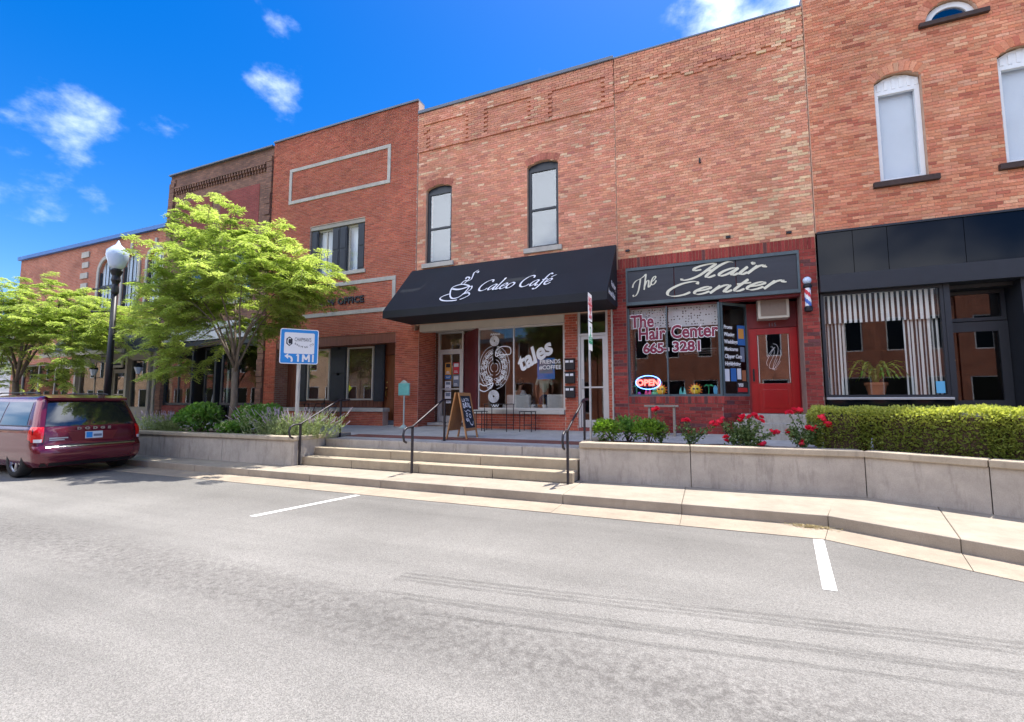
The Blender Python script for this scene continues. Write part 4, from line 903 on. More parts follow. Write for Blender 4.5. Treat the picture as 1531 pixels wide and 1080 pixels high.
entrance(bc, -3.05, -2.275, YC+.02, .90, 3.29, 4.0, 'aluminium', 'glass_dark')
MB().box(-3.05, -2.28, YC-.06, YC+.3, TB-.08, .898).build('threshold', 'brick_dark_red', bc)
dc = entrance(bc, -7.86, -6.95, 12.70, .93, 3.16, 3.78, 'aluminium')
MB().box(-8.0, -6.95, 12.3, 12.9, TB-.1, .925).build('threshold', 'concrete_terrace', bc)
MB().box(-8.15, -3.43, YC+.26, 12.9, 3.80, 3.90).build('soffit', 'beige_trim', bc)
for x, z0, z1, m_ in ((-7.62, 2.42, 2.80, 'poster_orange'), (-7.62, 2.28, 2.41, 'poster_blue'), (-7.33, 2.44, 2.80, 'sign_red'), (-7.33, 2.04, 2.40, 'poster_slate'), (-7.62, 1.92, 2.22, 'paper'), (-7.62, 1.52, 1.88, 'paper')): po = MB().box(x, x+.22, 12.712, 12.716, z0, z1).build('poster', m_, dc); MB().box(x+.03, x+.19, 12.708, 12.712, z0+(z1-z0)*.62, z1-.03).build('poster_picture', 'poster_black' if m_ == 'poster_orange' else 'paper' if m_ != 'paper' else 'poster_slate', po); MB().box(x+.04, x+.17, 12.708, 12.712, z0+.04, z0+.06).box(x+.04, x+.15, 12.708, 12.712, z0+.08, z0+.10).build('poster_print', 'paper' if m_ != 'paper' else 'poster_slate', po)
for (x, y, z) in ((-6.15, 12.2, 3.80), (-3.72, 12.1, 3.80)):
    MB().lathe([(.07, -.012), (.075, 0)], (x, y, z-.002), 14).build('downlight', 'downlight', bc)
shell(bc, -8.16, -1.98, 12.95, 22, TB, 10.6, inner='interior_cafe', floor=False)
MB().box(-7.9, -2.2, 12.1, 18.1, TB-.1, TB+.03).build('floor', 'floor_wood', bc)
MB().box(-3.28, -3.2, YC+.31, 18, TB, 3.9).build('partition', 'interior_cafe', bc)
# window vinyl: swirl figure, lettering
VY = YC+.083
mb = MB(); fnv = lambda u, v: (u, VY, v); cx, cz = -5.52, 2.42
for k in range(6): pen(mb, [[(cx+.14*(1-k*.15)*math.cos(t), 3.30+.14*(1-k*.15)*math.sin(t)) for t in [6.2832*i/16 for i in range(17)]]], fnv, .016, .012)
for k in range(6): pen(mb, [[(cx-.02+.16*(1-k*.15)*math.cos(t), 1.72+.17*(1-k*.15)*math.sin(t)) for t in [6.2832*i/16 for i in range(17)]]], fnv, .016, .012)
for s in (-1, 1):
    for k in range(6):
        r = .10+.078*k; pen(mb, [[(cx+s*(.02+r*math.cos(t)*.92), cz+.12+r*1.25*math.sin(t)) for t in [-1.45+2.9*i/12 for i in range(13)]]], fnv, .012, .009)
    for k in range(7):
        a0 = -1.2+k*.4; px, pz = cx+s*(.30*math.cos(a0)+.02), cz+.12+.42*math.sin(a0)
        pen(mb, [[(px+.07*(1-i/14)*math.cos(i*.9), pz+.07*(1-i/14)*math.sin(i*.9)) for i in range(13)]], fnv, .018, .012)
rs_ = random.Random(12)
for s in (-1, 1):
    for k in range(30):
        a0 = rs_.uniform(-1.5, 1.5); rr = rs_.uniform(.2, .5); px, pz = cx+s*(.02+rr*.92*math.cos(a0)), cz+.12+rr*1.22*math.sin(a0); q0 = rs_.uniform(.022, .04)
        pen(mb, [[(px+q0*math.cos(i*.8+k), pz+q0*math.sin(i*.8+k)) for i in range(7)]], fnv, .011, .008, k=3)
for k in range(5): pen(mb, [[(cx-.12+.06*k, 3.46), (cx-.10+.06*k, 3.52), (cx-.07+.06*k, 3.46)]], fnv, .02, .015)
for k in range(3): pen(mb, [[(cx-.10+.08*k, 1.50), (cx-.06+.08*k, 1.43), (cx-.02+.08*k, 1.50)]], fnv, .02, .015)
pen(mb, [[(cx+.05, 3.02), (cx+.2, 3.12), (cx+.4, 3.12), (cx+.5, 3.06), (cx+.48, 2.9), (cx+.2, 2.9), (cx+.05, 2.86), (cx+.05, 3.02)]], fnv, .03, .022)
pen(mb, [[(cx-.48, 1.92), (cx-.3, 1.86), (cx-.1, 1.98), (cx-.05, 2.1), (cx-.3, 2.02), (cx-.46, 2.08), (cx-.48, 1.92)]], fnv, .03, .022)
mb.build('swirl_decal', 'white_vinyl', bc)
place_text(text_mesh('tales', .62, 'white_vinyl', .001, shear=.25, bold=.022), 'window_lettering', (-4.72, VY, 2.40), parent=bc, rot=R(28), sx=.95)
place_text(text_mesh('FRIENDS\n#COFFEE', .155, 'white_vinyl', .001, align='CENTER', bold=.002), 'window_lettering', (-3.86, VY, 2.60), parent=bc)
wp_ = MB().box(-4.25, -3.75, 11.97, 11.98, 2.18, 2.76).build('wall_poster', 'poster_blue', bc); MB().box(-4.19, -3.81, 11.965, 11.97, 2.34, 2.70).build('poster_picture', 'poster_slate', wp_)
# mailboxes
for k, z in enumerate((2.40, 2.05, 1.67)):
    t = thing('mailbox', ('black wall mailbox, top one of three beside the glass door', 'black wall mailbox, middle one of three beside the glass door', 'black wall mailbox, lowest of three beside the glass door')[k], 'mailbox', (-3.25, YC-.1, z), 'mailboxes on the brick pier')
    bevel(MB().box(-3.39, -3.13, YC-.13, YC-.035, z, z+.27).build('box', 'iron', t), .012); bevel(MB().box(-3.40, -3.12, YC-.145, YC-.035, z+.272, z+.30).build('lid', 'iron', t), .008)
    MB().box(-3.37, -3.28, YC-.133, YC-.13, z+.19, z+.25).box(-3.25, -3.16, YC-.133, YC-.13, z+.19, z+.25).build('name_card', 'paper', t)
# awning
aw = thing('shop_awning', 'black canvas awning lettered Caleo Café over the cafe front', 'awning', (-5.15, YC, 3.9))
T0, F0, F1 = (YC-.03, 5.62), (10.42, 4.10), (10.42, 3.90)
mb = MB(); xa, xb = -8.30, -2.0; n = 24
sagf = lambda u: -.012*abs(math.sin(u*math.pi*5))
for i in range(n):
    x0, x1 = xa+(xb-xa)*i/n, xa+(xb-xa)*(i+1)/n
    for j in range(6):
        t0, t1 = j/6, (j+1)/6; P = lambda x, t: (x, T0[0]+(F0[0]-T0[0])*t, T0[1]+(F0[1]-T0[1])*t + sagf((x-xa)/(xb-xa))*math.sin(t*math.pi))
        mb.q(P(x0, t1), P(x1, t1), P(x1, t0), P(x0, t0))
    mb.q((x0, F1[0], F1[1]), (x1, F1[0], F1[1]), (x1, F0[0], F0[1]), (x0, F0[0], F0[1]))
for x in (xa, xb):
    p = [(x, T0[0], T0[1]), (x, F0[0], F0[1]), (x, F1[0], F1[1]), (x, T0[0], F1[1]+.06)]; mb.q(*(p if x == xa else reversed(p)))
can = mb.build('canopy', 'awning_canvas', aw, smooth=False)
MB().q((xa+.01, 10.43, 3.905), (xa+.01, YC-.03, 3.925), (xb-.01, YC-.03, 3.925), (xb-.01, 10.43, 3.905)).build('underside', 'awning_canvas', aw)
mb = MB()
for x in (xa+.03, -6.2, -4.1, xb-.03): mb.tube([(x, YC-.05, 3.98), (x, 10.46, 3.93)], .018, 6); mb.tube([(x, 10.46, 3.93), (x, 10.46, 4.07), (x, YC-.05, 5.56)], .018, 6)
mb.tube([(xa+.03, 10.46, 3.93), (xb-.03, 10.46, 3.93)], .018, 6); mb.build('frame', 'iron', aw)
sv = Vector((0, T0[0]-F0[0], T0[1]-F0[1])).normalized(); nv = Vector((1, 0, 0)).cross(sv)
def fa(u, v): p = Vector((u, F0[0], F0[1])) + sv*v + nv*.016; return tuple(p)
mb = MB(); script_text(mb, 'Caleo CafE', -5.50, .50, .245, fa, .22, .84, .22, .08, R(30)); mb.build('lettering', 'white_vinyl', can)
mb = MB()
fcup = lambda u, v: fa(-6.12+(u+6.78)*.78, .17+(v-.46)*1.08)
pen(mb, [[(-6.42, 1.06), (-6.75, 1.16), (-7.05, 1.10), (-7.10, .95), (-6.98, .68), (-6.82, .56), (-6.62, .58), (-6.48, .72), (-6.40, .96), (-6.42, 1.06)]], fcup, .05, .03)
pen(mb, [[(-7.08, 1.0), (-6.8, .94), (-6.55, .98), (-6.40, 1.06)]], fcup, .07, .05)
pen(mb, [[(-6.41, 1.0), (-6.30, 1.02), (-6.28, .88), (-6.42, .76), (-6.52, .70)]], fcup, .05, .03)
pen(mb, [[(-7.05, .78), (-7.28, .70), (-7.34, .60), (-7.15, .50), (-6.8, .46), (-6.6, .47)]], fcup, .05, .03); pen(mb, [[(-6.5, .70), (-6.3, .74), (-6.22, .64), (-6.35, .54), (-6.5, .48)]], fcup, .05, .03)
pen(mb, [[(-6.82, 1.14), (-6.76, 1.30), (-6.62, 1.32), (-6.60, 1.44), (-6.74, 1.48), (-6.72, 1.38)]], fcup, .055, .03); pen(mb, [[(-6.68, 1.18), (-6.62, 1.28), (-6.50, 1.34), (-6.50, 1.50), (-6.52, 1.66), (-6.40, 1.78)]], fcup, .055, .02); pen(mb, [[(-6.44, 1.66), (-6.36, 1.70), (-6.36, 1.62)]], fcup, .05, .03)
mb.build('cup_logo', 'white_vinyl', can)
for s, y, z in (('Parking', 10.95, 4.34), ('Around Back', 10.58, 4.08)): place_text(text_mesh(s, .20, 'white_vinyl', .001, bold=.004), 'side_lettering', (xb+.006, y, z), (0, 1, 0), (0, 0, 1), can, sx=.95 if s == 'Parking' else .80)

# ---------------- the law office
ro = random.Random(109); YO = 11.80
bo = building('plain red brick office building with pale stone frames and a recessed wood front', -14.55, -8.165, YO, 11.2)
oo = [dict(x0=-12.60, x1=-10.20, z0=5.90, z1=7.66)]
mb = MB(); slab(mb, -14.55, -8.165, 3.74, 11.18, YO, YO+.3, oo); wallo = mb.build('wall', 'mortar_red', bo)
co = pal([(.12, (.36, .095, .06)), (.45, (.47, .135, .08)), (1, (.43, .115, .068))], ro)
co2 = lambda x, z: tuple(k*(1-.45*max(0, min(1, (z-10.5)/.6))*(.5+.5*noise.noise((x*1.6, 0, z*2)))) for k in co(x, z))
lay(rows(-14.545, -8.17, 3.74, 11.18, YO, .0565, .205, .0125, co2, oo, rnd=ro, proud=.006), wallo)
MB().box(-14.55, -8.165, YO-.05, YO+.32, 11.18, 11.24).build('coping', 'coping_metal', bo)
def stone_frame(x0, x1, z0, z1, wd):
    for a in ((x0, x1, z1-wd, z1), (x0, x1, z0, z0+wd), (x0, x0+wd, z0+wd+.002, z1-wd-.002), (x1-wd, x1, z0+wd+.002, z1-wd-.002)): bevel(MB().box(a[0], a[1], YO-.035, YO+.01, a[2], a[3]).build('stone_trim', 'limestone', bo), .006)
stone_frame(-13.68, -9.21, 8.65, 9.97, .12); stone_frame(-13.92, -8.90, 4.43, 5.55, .13)
place_text(text_mesh('LAW OFFICE', .30, 'ink', .02, bold=.012, spacing=1.12), 'sign_letters', (-12.05, YO-.04, 4.80), parent=bo, sx=1.02)
wo_ = window(bo, -12.59, -10.21, 5.92, 7.52, YO+.12, .06, 'beige_trim', 'glass_blind', mull=(-11.95, -11.35, -10.95, -10.55), depth=.09)
MB().box(-12.59, -10.21, YO+.02, YO+.28, 7.525, 7.655).build('head_board', 'taupe', bo)
for xa, xb in ((-12.57, -12.28), (-11.62, -11.32), (-11.30, -11.0), (-10.52, -10.22)):
    mb = MB(); mb.box(xa, xb, YO+.05, YO+.10, 5.94, 7.50)
    for z in (6.0, 6.75): mb.box(xa+.04, xb-.04, YO+.035, YO+.05, z, z+.68)
    mb.build('shutter', 'shutter', bo)
MB().box(-12.5, -10.3, YO+.28, YO+.29, 5.95, 7.5).build('blind', 'blind', wo_)
bevel(MB().box(-12.68, -10.12, YO-.06, YO+.12, 5.78, 5.90).build('sill', 'limestone', bo), .008)
# ground floor recess
pl_ = MB().box(-14.55, -14.0, YO, 12.9, TB-.12, 3.74).build('pier', 'brick_side', bo); lay(rows(-14.545, -14.005, TB, 3.74, YO, .056, .205, .008, co, rnd=ro), pl_, 60)
pio = MB().box(-8.86, -8.0, YO-.02, YO+.32, TB-.12, 3.74).box(-8.2, -8.0, YO+.32, 12.76, TB-.12, 3.9).build('pier', 'mortar_red', bo); lay(rows(-8.855, -8.005, TB-.03, 3.74, YO-.02, .056, .205, .008, co, rnd=ro), pio, 150)
lw_ = MB().box(-14.0, -9.32, YO+.04, YO+.3, TB-.12, 1.25).build('base_wall', 'mortar_red', bo); lay(rows(-13.99, -9.325, TB, 1.25, YO+.04, .056, .205, .008, co, rnd=ro), lw_, 90)
mb = MB()                                            # bricks of the pier's side towards the cafe door
for r in range(54):
    z0 = TB+.0+r*.056
    for k in range(6):
        a, b = max(YO-.02, YO-.02+(k-.5*(r % 2))*.205)+.004, min(12.74, YO-.02+(k+1-.5*(r % 2))*.205)-.004
        if b-a > .03: mb.col = co(0, 0); mb.box(-8.01, -7.992-ro.uniform(0, .003), a, b, z0+.004, z0+.052)
o = mb.build('side_bricks', 'brick', pio); o['kind'] = 'stuff'
bevel(MB().box(-14.02, -9.28, YO-.03, YO+.32, 1.252, 1.375).build('sill', 'limestone', bo), .01)
MB().box(-14.0, -8.86, YO+.02, YO+.12, 3.42, 3.738).build('fascia', 'wood_panel', bo)
wpan = MB().box(-14.0, -9.75, 12.34, 12.42, 1.376, 3.7).build('board_wall', 'wood_panel', bo)
x = -13.98
while x < -9.80:
    if not (-13.02 < x < -11.9 or -11.25 < x < -10.05): MB().box(x, x+.135, 12.322, 12.34, 1.38, 3.7).build('board', 'wood_panel', wpan)
    else: MB().box(x, x+.135, 12.322, 12.34, 3.42, 3.7).build('board', 'wood_panel', wpan); MB().box(x, x+.135, 12.322, 12.34, 1.38, 1.60).build('board', 'wood_panel', wpan)
    x += .15
for xa, xb in ((-13.0, -11.95), (-11.22, -10.08)):
    wd = window(bo, xa+.02, xb-.02, 1.62, 3.40, 12.26, .05, 'beige_trim', 'glass_sky', depth=.08)
    for sx in (xa-.42, xb+.02):
        mb = MB(); mb.box(sx, sx+.40, 12.27, 12.318, 1.58, 3.44)
        for z in (1.66, 2.55): mb.box(sx+.05, sx+.35, 12.255, 12.27, z, z+.80)
        mb.build('shutter', 'shutter', bo)
MB().box(-9.75, -8.87, 12.44, 12.5, 3.12, 3.74).build('transom_panel', 'wood_panel', bo)
do = MB().box(-9.73, -8.88, 12.42, 12.47, .97, 3.10).build('door', 'wood_door', bo)
mb = MB()
for xa in (-9.64, -9.27):
    for z in (1.1, 2.0): mb.box(xa, xa+.30, 12.405, 12.42, z, z+.78)
mb.build('panel', 'wood_door', do)
mb = MB(); mb.ball((-9.62, 12.37, 2.02), .03, .03, .03); mb.ball((-9.62, 12.39, 2.2), .028, .02, .028); mb.tube([(-9.62, 12.39, 1.72), (-9.62, 12.34, 1.76), (-9.62, 12.34, 1.90), (-9.62, 12.39, 1.94)], .014, 6); mb.build('handle', 'brass', do)
MB().box(-9.75, -8.87, 12.1, 12.5, TB-.1, .965).build('door_step', 'coping_metal', bo)
MB().box(-14.0, -8.2, YO+.12, 12.9, 3.70, 3.74).build('soffit', 'wood_panel', bo)
shell(bo, -14.55, -8.165, 12.92, 23, TB, 11.1)

# ---------------- brown brick shop
rt = random.Random(5); YT = 11.82
bt = building('dark brown brick building with red brick panels and a clothes shop window', -20.6, -14.56, YT, 11.1)
ot = [dict(x0=-19.6, x1=-18.2, z0=5.4, z1=7.4), dict(x0=-16.9, x1=-15.5, z0=5.4, z1=7.4)]
mb = MB(); slab(mb, -20.6, -14.56, 4.6, 11.05, YT, YT+.3, ot); mb.build('wall', 'brick_brown', bt)
for xa, xb in ((-19.9, -17.9), (-17.4, -15.25)): MB().box(xa, xb, YT-.012, YT+.01, 8.15, 9.78).build('brick_panel', 'brick_dark_red', bt)
for o in ot:
    window(bt, o['x0'], o['x1'], o['z0'], o['z1'], YT+.12, .08, 'window_white', 'glass_sky', rails=(6.4,), depth=.08)
    MB().box(o['x0']-.1, o['x1']+.1, YT-.06, YT+.1, 5.26, 5.40).build('sill', 'limestone', bt)
mb = MB()
for k in range(34):
    x = -20.15+k*.155; mb.box(x, x+.075, YT-.10, YT, 10.30, 10.42); mb.box(x+.01, x+.065, YT-.06, YT, 10.18, 10.30); mb.box(x+.075, x+.155, YT-.05, YT, 10.36, 10.42)
mb.box(-20.2, -14.9, YT-.11, YT, 10.425, 10.5); mb.build('corbel_table', 'brick_brown', bt)
for xa, xb in ((-14.86, -14.57), (-20.59, -20.28)):      # rock-faced pilasters
    ps_ = MB().box(xa, xb, YT-.03, YT+.1, TB, 10.9).build('pilaster', 'brick_brown', bt); z = TB
    while z < 10.7: MB().box(xa+.004, xb-.004, YT-.06-rt.uniform(.01, .06), YT-.028, z+.006, z+.20).build('rock_faced_block', 'brick_brown', ps_); z += .206
MB().box(-20.6, -14.56, YT-.12, YT+.32, 11.05, 11.10).build('coping', 'coping_metal', bt)
mb = MB()
for k in range(7): mb.box(-20.3+k*.9, -20.24+k*.9, YT-.02, YT+.04, 11.10, 11.16)
mb.build('coping_studs', 'coping_metal', bt)
MB().box(-20.28, -14.87, YT-.12, YT+.25, 3.95, 4.6).build('sign_band', 'grey_store', bt)
MB().box(-20.28, -14.87, YT-.06, YT+.25, 3.72, 3.95).build('lintel', 'window_black', bt)
MB().box(-20.28, -17.3, YT, YT+.28, TB-.1, 1.42).box(-16.2, -14.87, YT, YT+.28, TB-.1, 1.42).build('base_wall', 'brick_dark_red', bt)
window(bt, -20.28, -18.55, 1.44, 3.72, YT+.04, .09, 'window_black', 'glass_shop', mull=(-19.4,), depth=.1, name='shop_window')
window(bt, -18.55, -17.0, 1.0, 3.72, YT+.5, .09, 'window_black', 'glass_shop', depth=.1, name='shop_window')
window(bt, -16.9, -14.87, 1.44, 3.72, YT+.04, .09, 'window_black', 'glass_shop', mull=(-16.0,), depth=.1, name='shop_window')
MB().box(-17.3, -17.2, YT+.04, YT+.5, TB, 3.72).build('post', 'window_black', bt)
shell(bt, -20.6, -14.56, YT+.9, 22, TB, 11.0)
def dress(x, lab, m_):
    t = thing('dress_form', lab, 'mannequin', (x, YT+1.0, 1.3), 'dressed forms in the shop window')
    MB().lathe([(.34, 0), (.26, .5), (.15, .95), (.20, 1.25), (.17, 1.42), (.05, 1.48)], (x, YT+1.0, 1.35), 14).build('dress', m_, t, smooth=True); MB().lathe([(.05, 0), (.05, .06), (.02, .08)], (x, YT+1.0, 2.83), 10).build('neck_cap', 'iron', t); MB().tube([(x, YT+1.0, TB), (x, YT+1.0, 1.36)], .02, 6).build('stand', 'iron', t)
dress(-17.75, 'mannequin in a pale mint dress behind the shop glass', 'shirt_mint'); dress(-18.25, 'mannequin in a white top behind the shop glass', 'shirt_white')

# ---------------- antiques building
YA = 11.82
ba = building('long red brick building with arched stone windows, blue coping and shingled canopy', -32.6, -20.61, YA, 8.9)
oa = [dict(x0=-25.4, x1=-24.1, z0=5.6, z1=8.05, rise=.62), dict(x0=-23.55, x1=-22.45, z0=5.6, z1=8.05, rise=.54), dict(x0=-21.80, x1=-20.78, z0=5.6, z1=8.05, rise=.5)]
mb = MB(); slab(mb, -32.6, -20.61, 4.4, 8.85, YA, YA+.3, oa); slab(mb, -32.6, -26.6, TB, 4.4, YA, YA+.3, [dict(x0=-31.8, x1=-27.2, z0=1.5, z1=3.4)]); mb.build('wall', 'brick_far', ba)
for o in oa:
    r = o['rise']; v = voussoirs(o, YA, .16, .05, None, 9, .004); v.col = None; v.fc = [None]*len(v.f); v.build('stone_arch', 'limestone', ba)
    for xa in (o['x0']-.15, o['x1']+.003): MB().box(xa, xa+.147, YA-.05, YA+.01, 5.6, o['z1']-r).build('stone_jamb', 'limestone', ba)
    MB().box((o['x0']+o['x1'])/2-.07, (o['x0']+o['x1'])/2+.07, YA-.06, YA+.01, o['z1']+.2, o['z1']+.45).build('keystone', 'limestone', ba)
    c = (o['x0']+o['x1'])/2; mb = MB(); mb.box(o['x0'], o['x0']+.07, YA+0.025, YA+0.105, 5.6, o['z1']-r); mb.box(o['x1']-.07, o['x1'], YA+0.025, YA+0.105, 5.6, o['z1']-r); mb.box(c-.018, c+.018, YA+0.045, YA+0.077, 5.6, o['z1']-.05); mb.box(c-.27, c-.255, YA+0.050, YA+0.075, 5.6, o['z1']-.2); mb.box(c+.255, c+.27, YA+0.050, YA+0.075, 5.6, o['z1']-.2); mb.box(o['x0']+.07, o['x1']-.07, YA+0.031, YA+0.099, 6.75, 6.82)
    wn_ = mb.build('window', 'window_black', ba); MB().box(o['x0'], o['x1'], YA+0.065, YA+0.071, 5.6, o['z1']).build('pane', 'glass_blind', wn_); MB().box(o['x0'], o['x1'], YA+0.110, YA+0.120, 5.6, 8.0).build('blind', 'blind', wn_)
for k in range(7): MB().box(-26.9+(.1 if k % 2 else 0), -26.3, YA-.05, YA+.01, 5.3+k*.5, 5.3+k*.5+.26).build('quoin', 'limestone', ba)
MB().box(-32.65, -20.60, YA-.14, YA+.34, 8.85, 9.02).build('coping', 'coping_blue', ba)
# shingled canopy
mb = MB(); cy0, cz0, cy1, cz1 = 10.55, 3.62, YA, 5.05
mb.q((-26.6, cy0, cz0), (-20.65, cy0, cz0), (-20.65, cy1, cz1), (-26.6, cy1, cz1)); mb.q((-26.6, cy0, cz0), (-26.6, cy1, cz1), (-26.6, cy1, cz0)); mb.q((-20.65, cy0, cz0), (-20.65, cy1, cz0), (-20.65, cy1, cz1)); mb.q((-26.6, cy0, cz0), (-26.6, cy1, cz0), (-20.65, cy1, cz0), (-20.65, cy0, cz0))
cano = mb.build('canopy_roof', 'shingle', ba)
mb = MB()
for k in range(11):
    t = k/11; y, z = cy0+(cy1-cy0)*t, cz0+(cz1-cz0)*t; y2, z2 = cy0+(cy1-cy0)*(t+.095), cz0+(cz1-cz0)*(t+.095)
    for j in range(24):
        xa = -26.6+5.95*j/24+(.12 if k % 2 else 0); xb = min(xa+.245, -20.66); e = .012+rt.uniform(0, .01); mb.q((xa, y-.01, z+e), (xb, y-.01, z+e), (xb, y2, z2+.006), (xa, y2, z2+.006))
o = mb.build('shingles', 'shingle', cano); o['kind'] = 'stuff'
MB().box(-26.65, -20.62, cy0-.05, cy0+.02, cz0-.16, cz0-.002).build('canopy_fascia', 'taupe', ba)
mb = MB(); mb.prismy([(-22.2, 3.65), (-20.66, 3.65), (-20.66, 4.75)], 10.45, 10.55); gb = mb.build('gable', 'taupe_brown', ba)
mb = MB(); mb.prismy([(-21.75, 3.72), (-20.8, 3.72), (-20.8, 4.42)], 10.435, 10.449); mb.build('gable_panel', 'taupe', gb)
mb = MB()
for x in (-26.5, -23.95, -22.62, -21.05, -20.72): mb.box(x-.07, x+.07, YA-.12, YA+.1, TB-.1, 3.6)
mb.box(-26.5, -20.7, YA-.06, YA+.1, 3.38, 4.4); mb.box(-26.5, -24.0, YA-.04, YA+.1, TB-.1, 1.3); mb.box(-22.55, -20.75, YA-.04, YA+.1, TB-.1, 1.3); mb.build('shop_front', 'taupe', ba)
window(ba, -26.42, -24.05, 1.3, 3.38, YA+.02, .06, 'taupe', 'glass_sky', mull=(-25.2,), name='shop_window'); window(ba, -22.54, -21.13, 1.3, 3.38, YA+.02, .06, 'taupe', 'glass_sky', name='shop_window')
entrance(ba, -23.85, -22.72, YA+.05, TB+.02, 2.9, 3.38, 'taupe', 'glass_sky')
sg = thing('shop_sign', 'long pale ANTIQUES sign board hanging under the shingled canopy', 'sign', (-24.9, 10.9, 3.05))
MB().box(-26.2, -23.6, 10.88, 10.93, 2.98, 3.36).build('board', 'limestone', sg); place_text(text_mesh('ANTIQUES', .34, 'ink', .004, align='CENTER', bold=.006, spacing=1.1), 'letters', (-24.9, 10.87, 3.05), parent=sg)
mb = MB()
for x in (-26.0, -23.8): mb.tube([(x, 10.9, 3.36), (x, 10.9, 3.62)], .01, 6)
mb.build('hanger', 'iron', sg)
s2 = thing('shop_sign', 'small pale sign board over the antiques shop door', 'sign', (-23.2, 11.6, 3.1))
MB().box(-23.6, -22.8, YA-.17, YA-.125, 3.02, 3.32).build('board', 'limestone', s2); MB().box(-23.5, -22.9, YA-.176, YA-.17, 3.12, 3.2).build('letters', 'ink', s2)
for x, lab in ((-24.35, 'black wall lantern on the post by the ANTIQUES board'), (-21.2, 'black wall lantern on the corner post under the brown gable')):
    t = thing('wall_lantern', lab, 'lantern', (x, YA-.45, 2.5), 'wall lanterns on the antiques shop')
    MB().tube([(x+.1, YA-.12, 2.62), (x+.06, YA-.4, 2.58), (x, YA-.42, 2.68)], .02, 6).build('arm', 'iron', t); MB().lathe([(.06, 0), (.14, .24), (.145, .26)], (x, YA-.42, 2.7), 6).build('glass', 'globe', t); MB().lathe([(.16, 0), (.10, .10), (.02, .16)], (x, YA-.42, 2.96), 6).build('cap', 'iron', t)
shell(ba, -32.6, -20.61, YA+.3, 22, TB, 8.85)
window(ba, -31.75, -27.25, 1.5, 3.4, YA+.1, .08, 'taupe', 'glass_dark', mull=(-30.2, -28.7), name='shop_window')

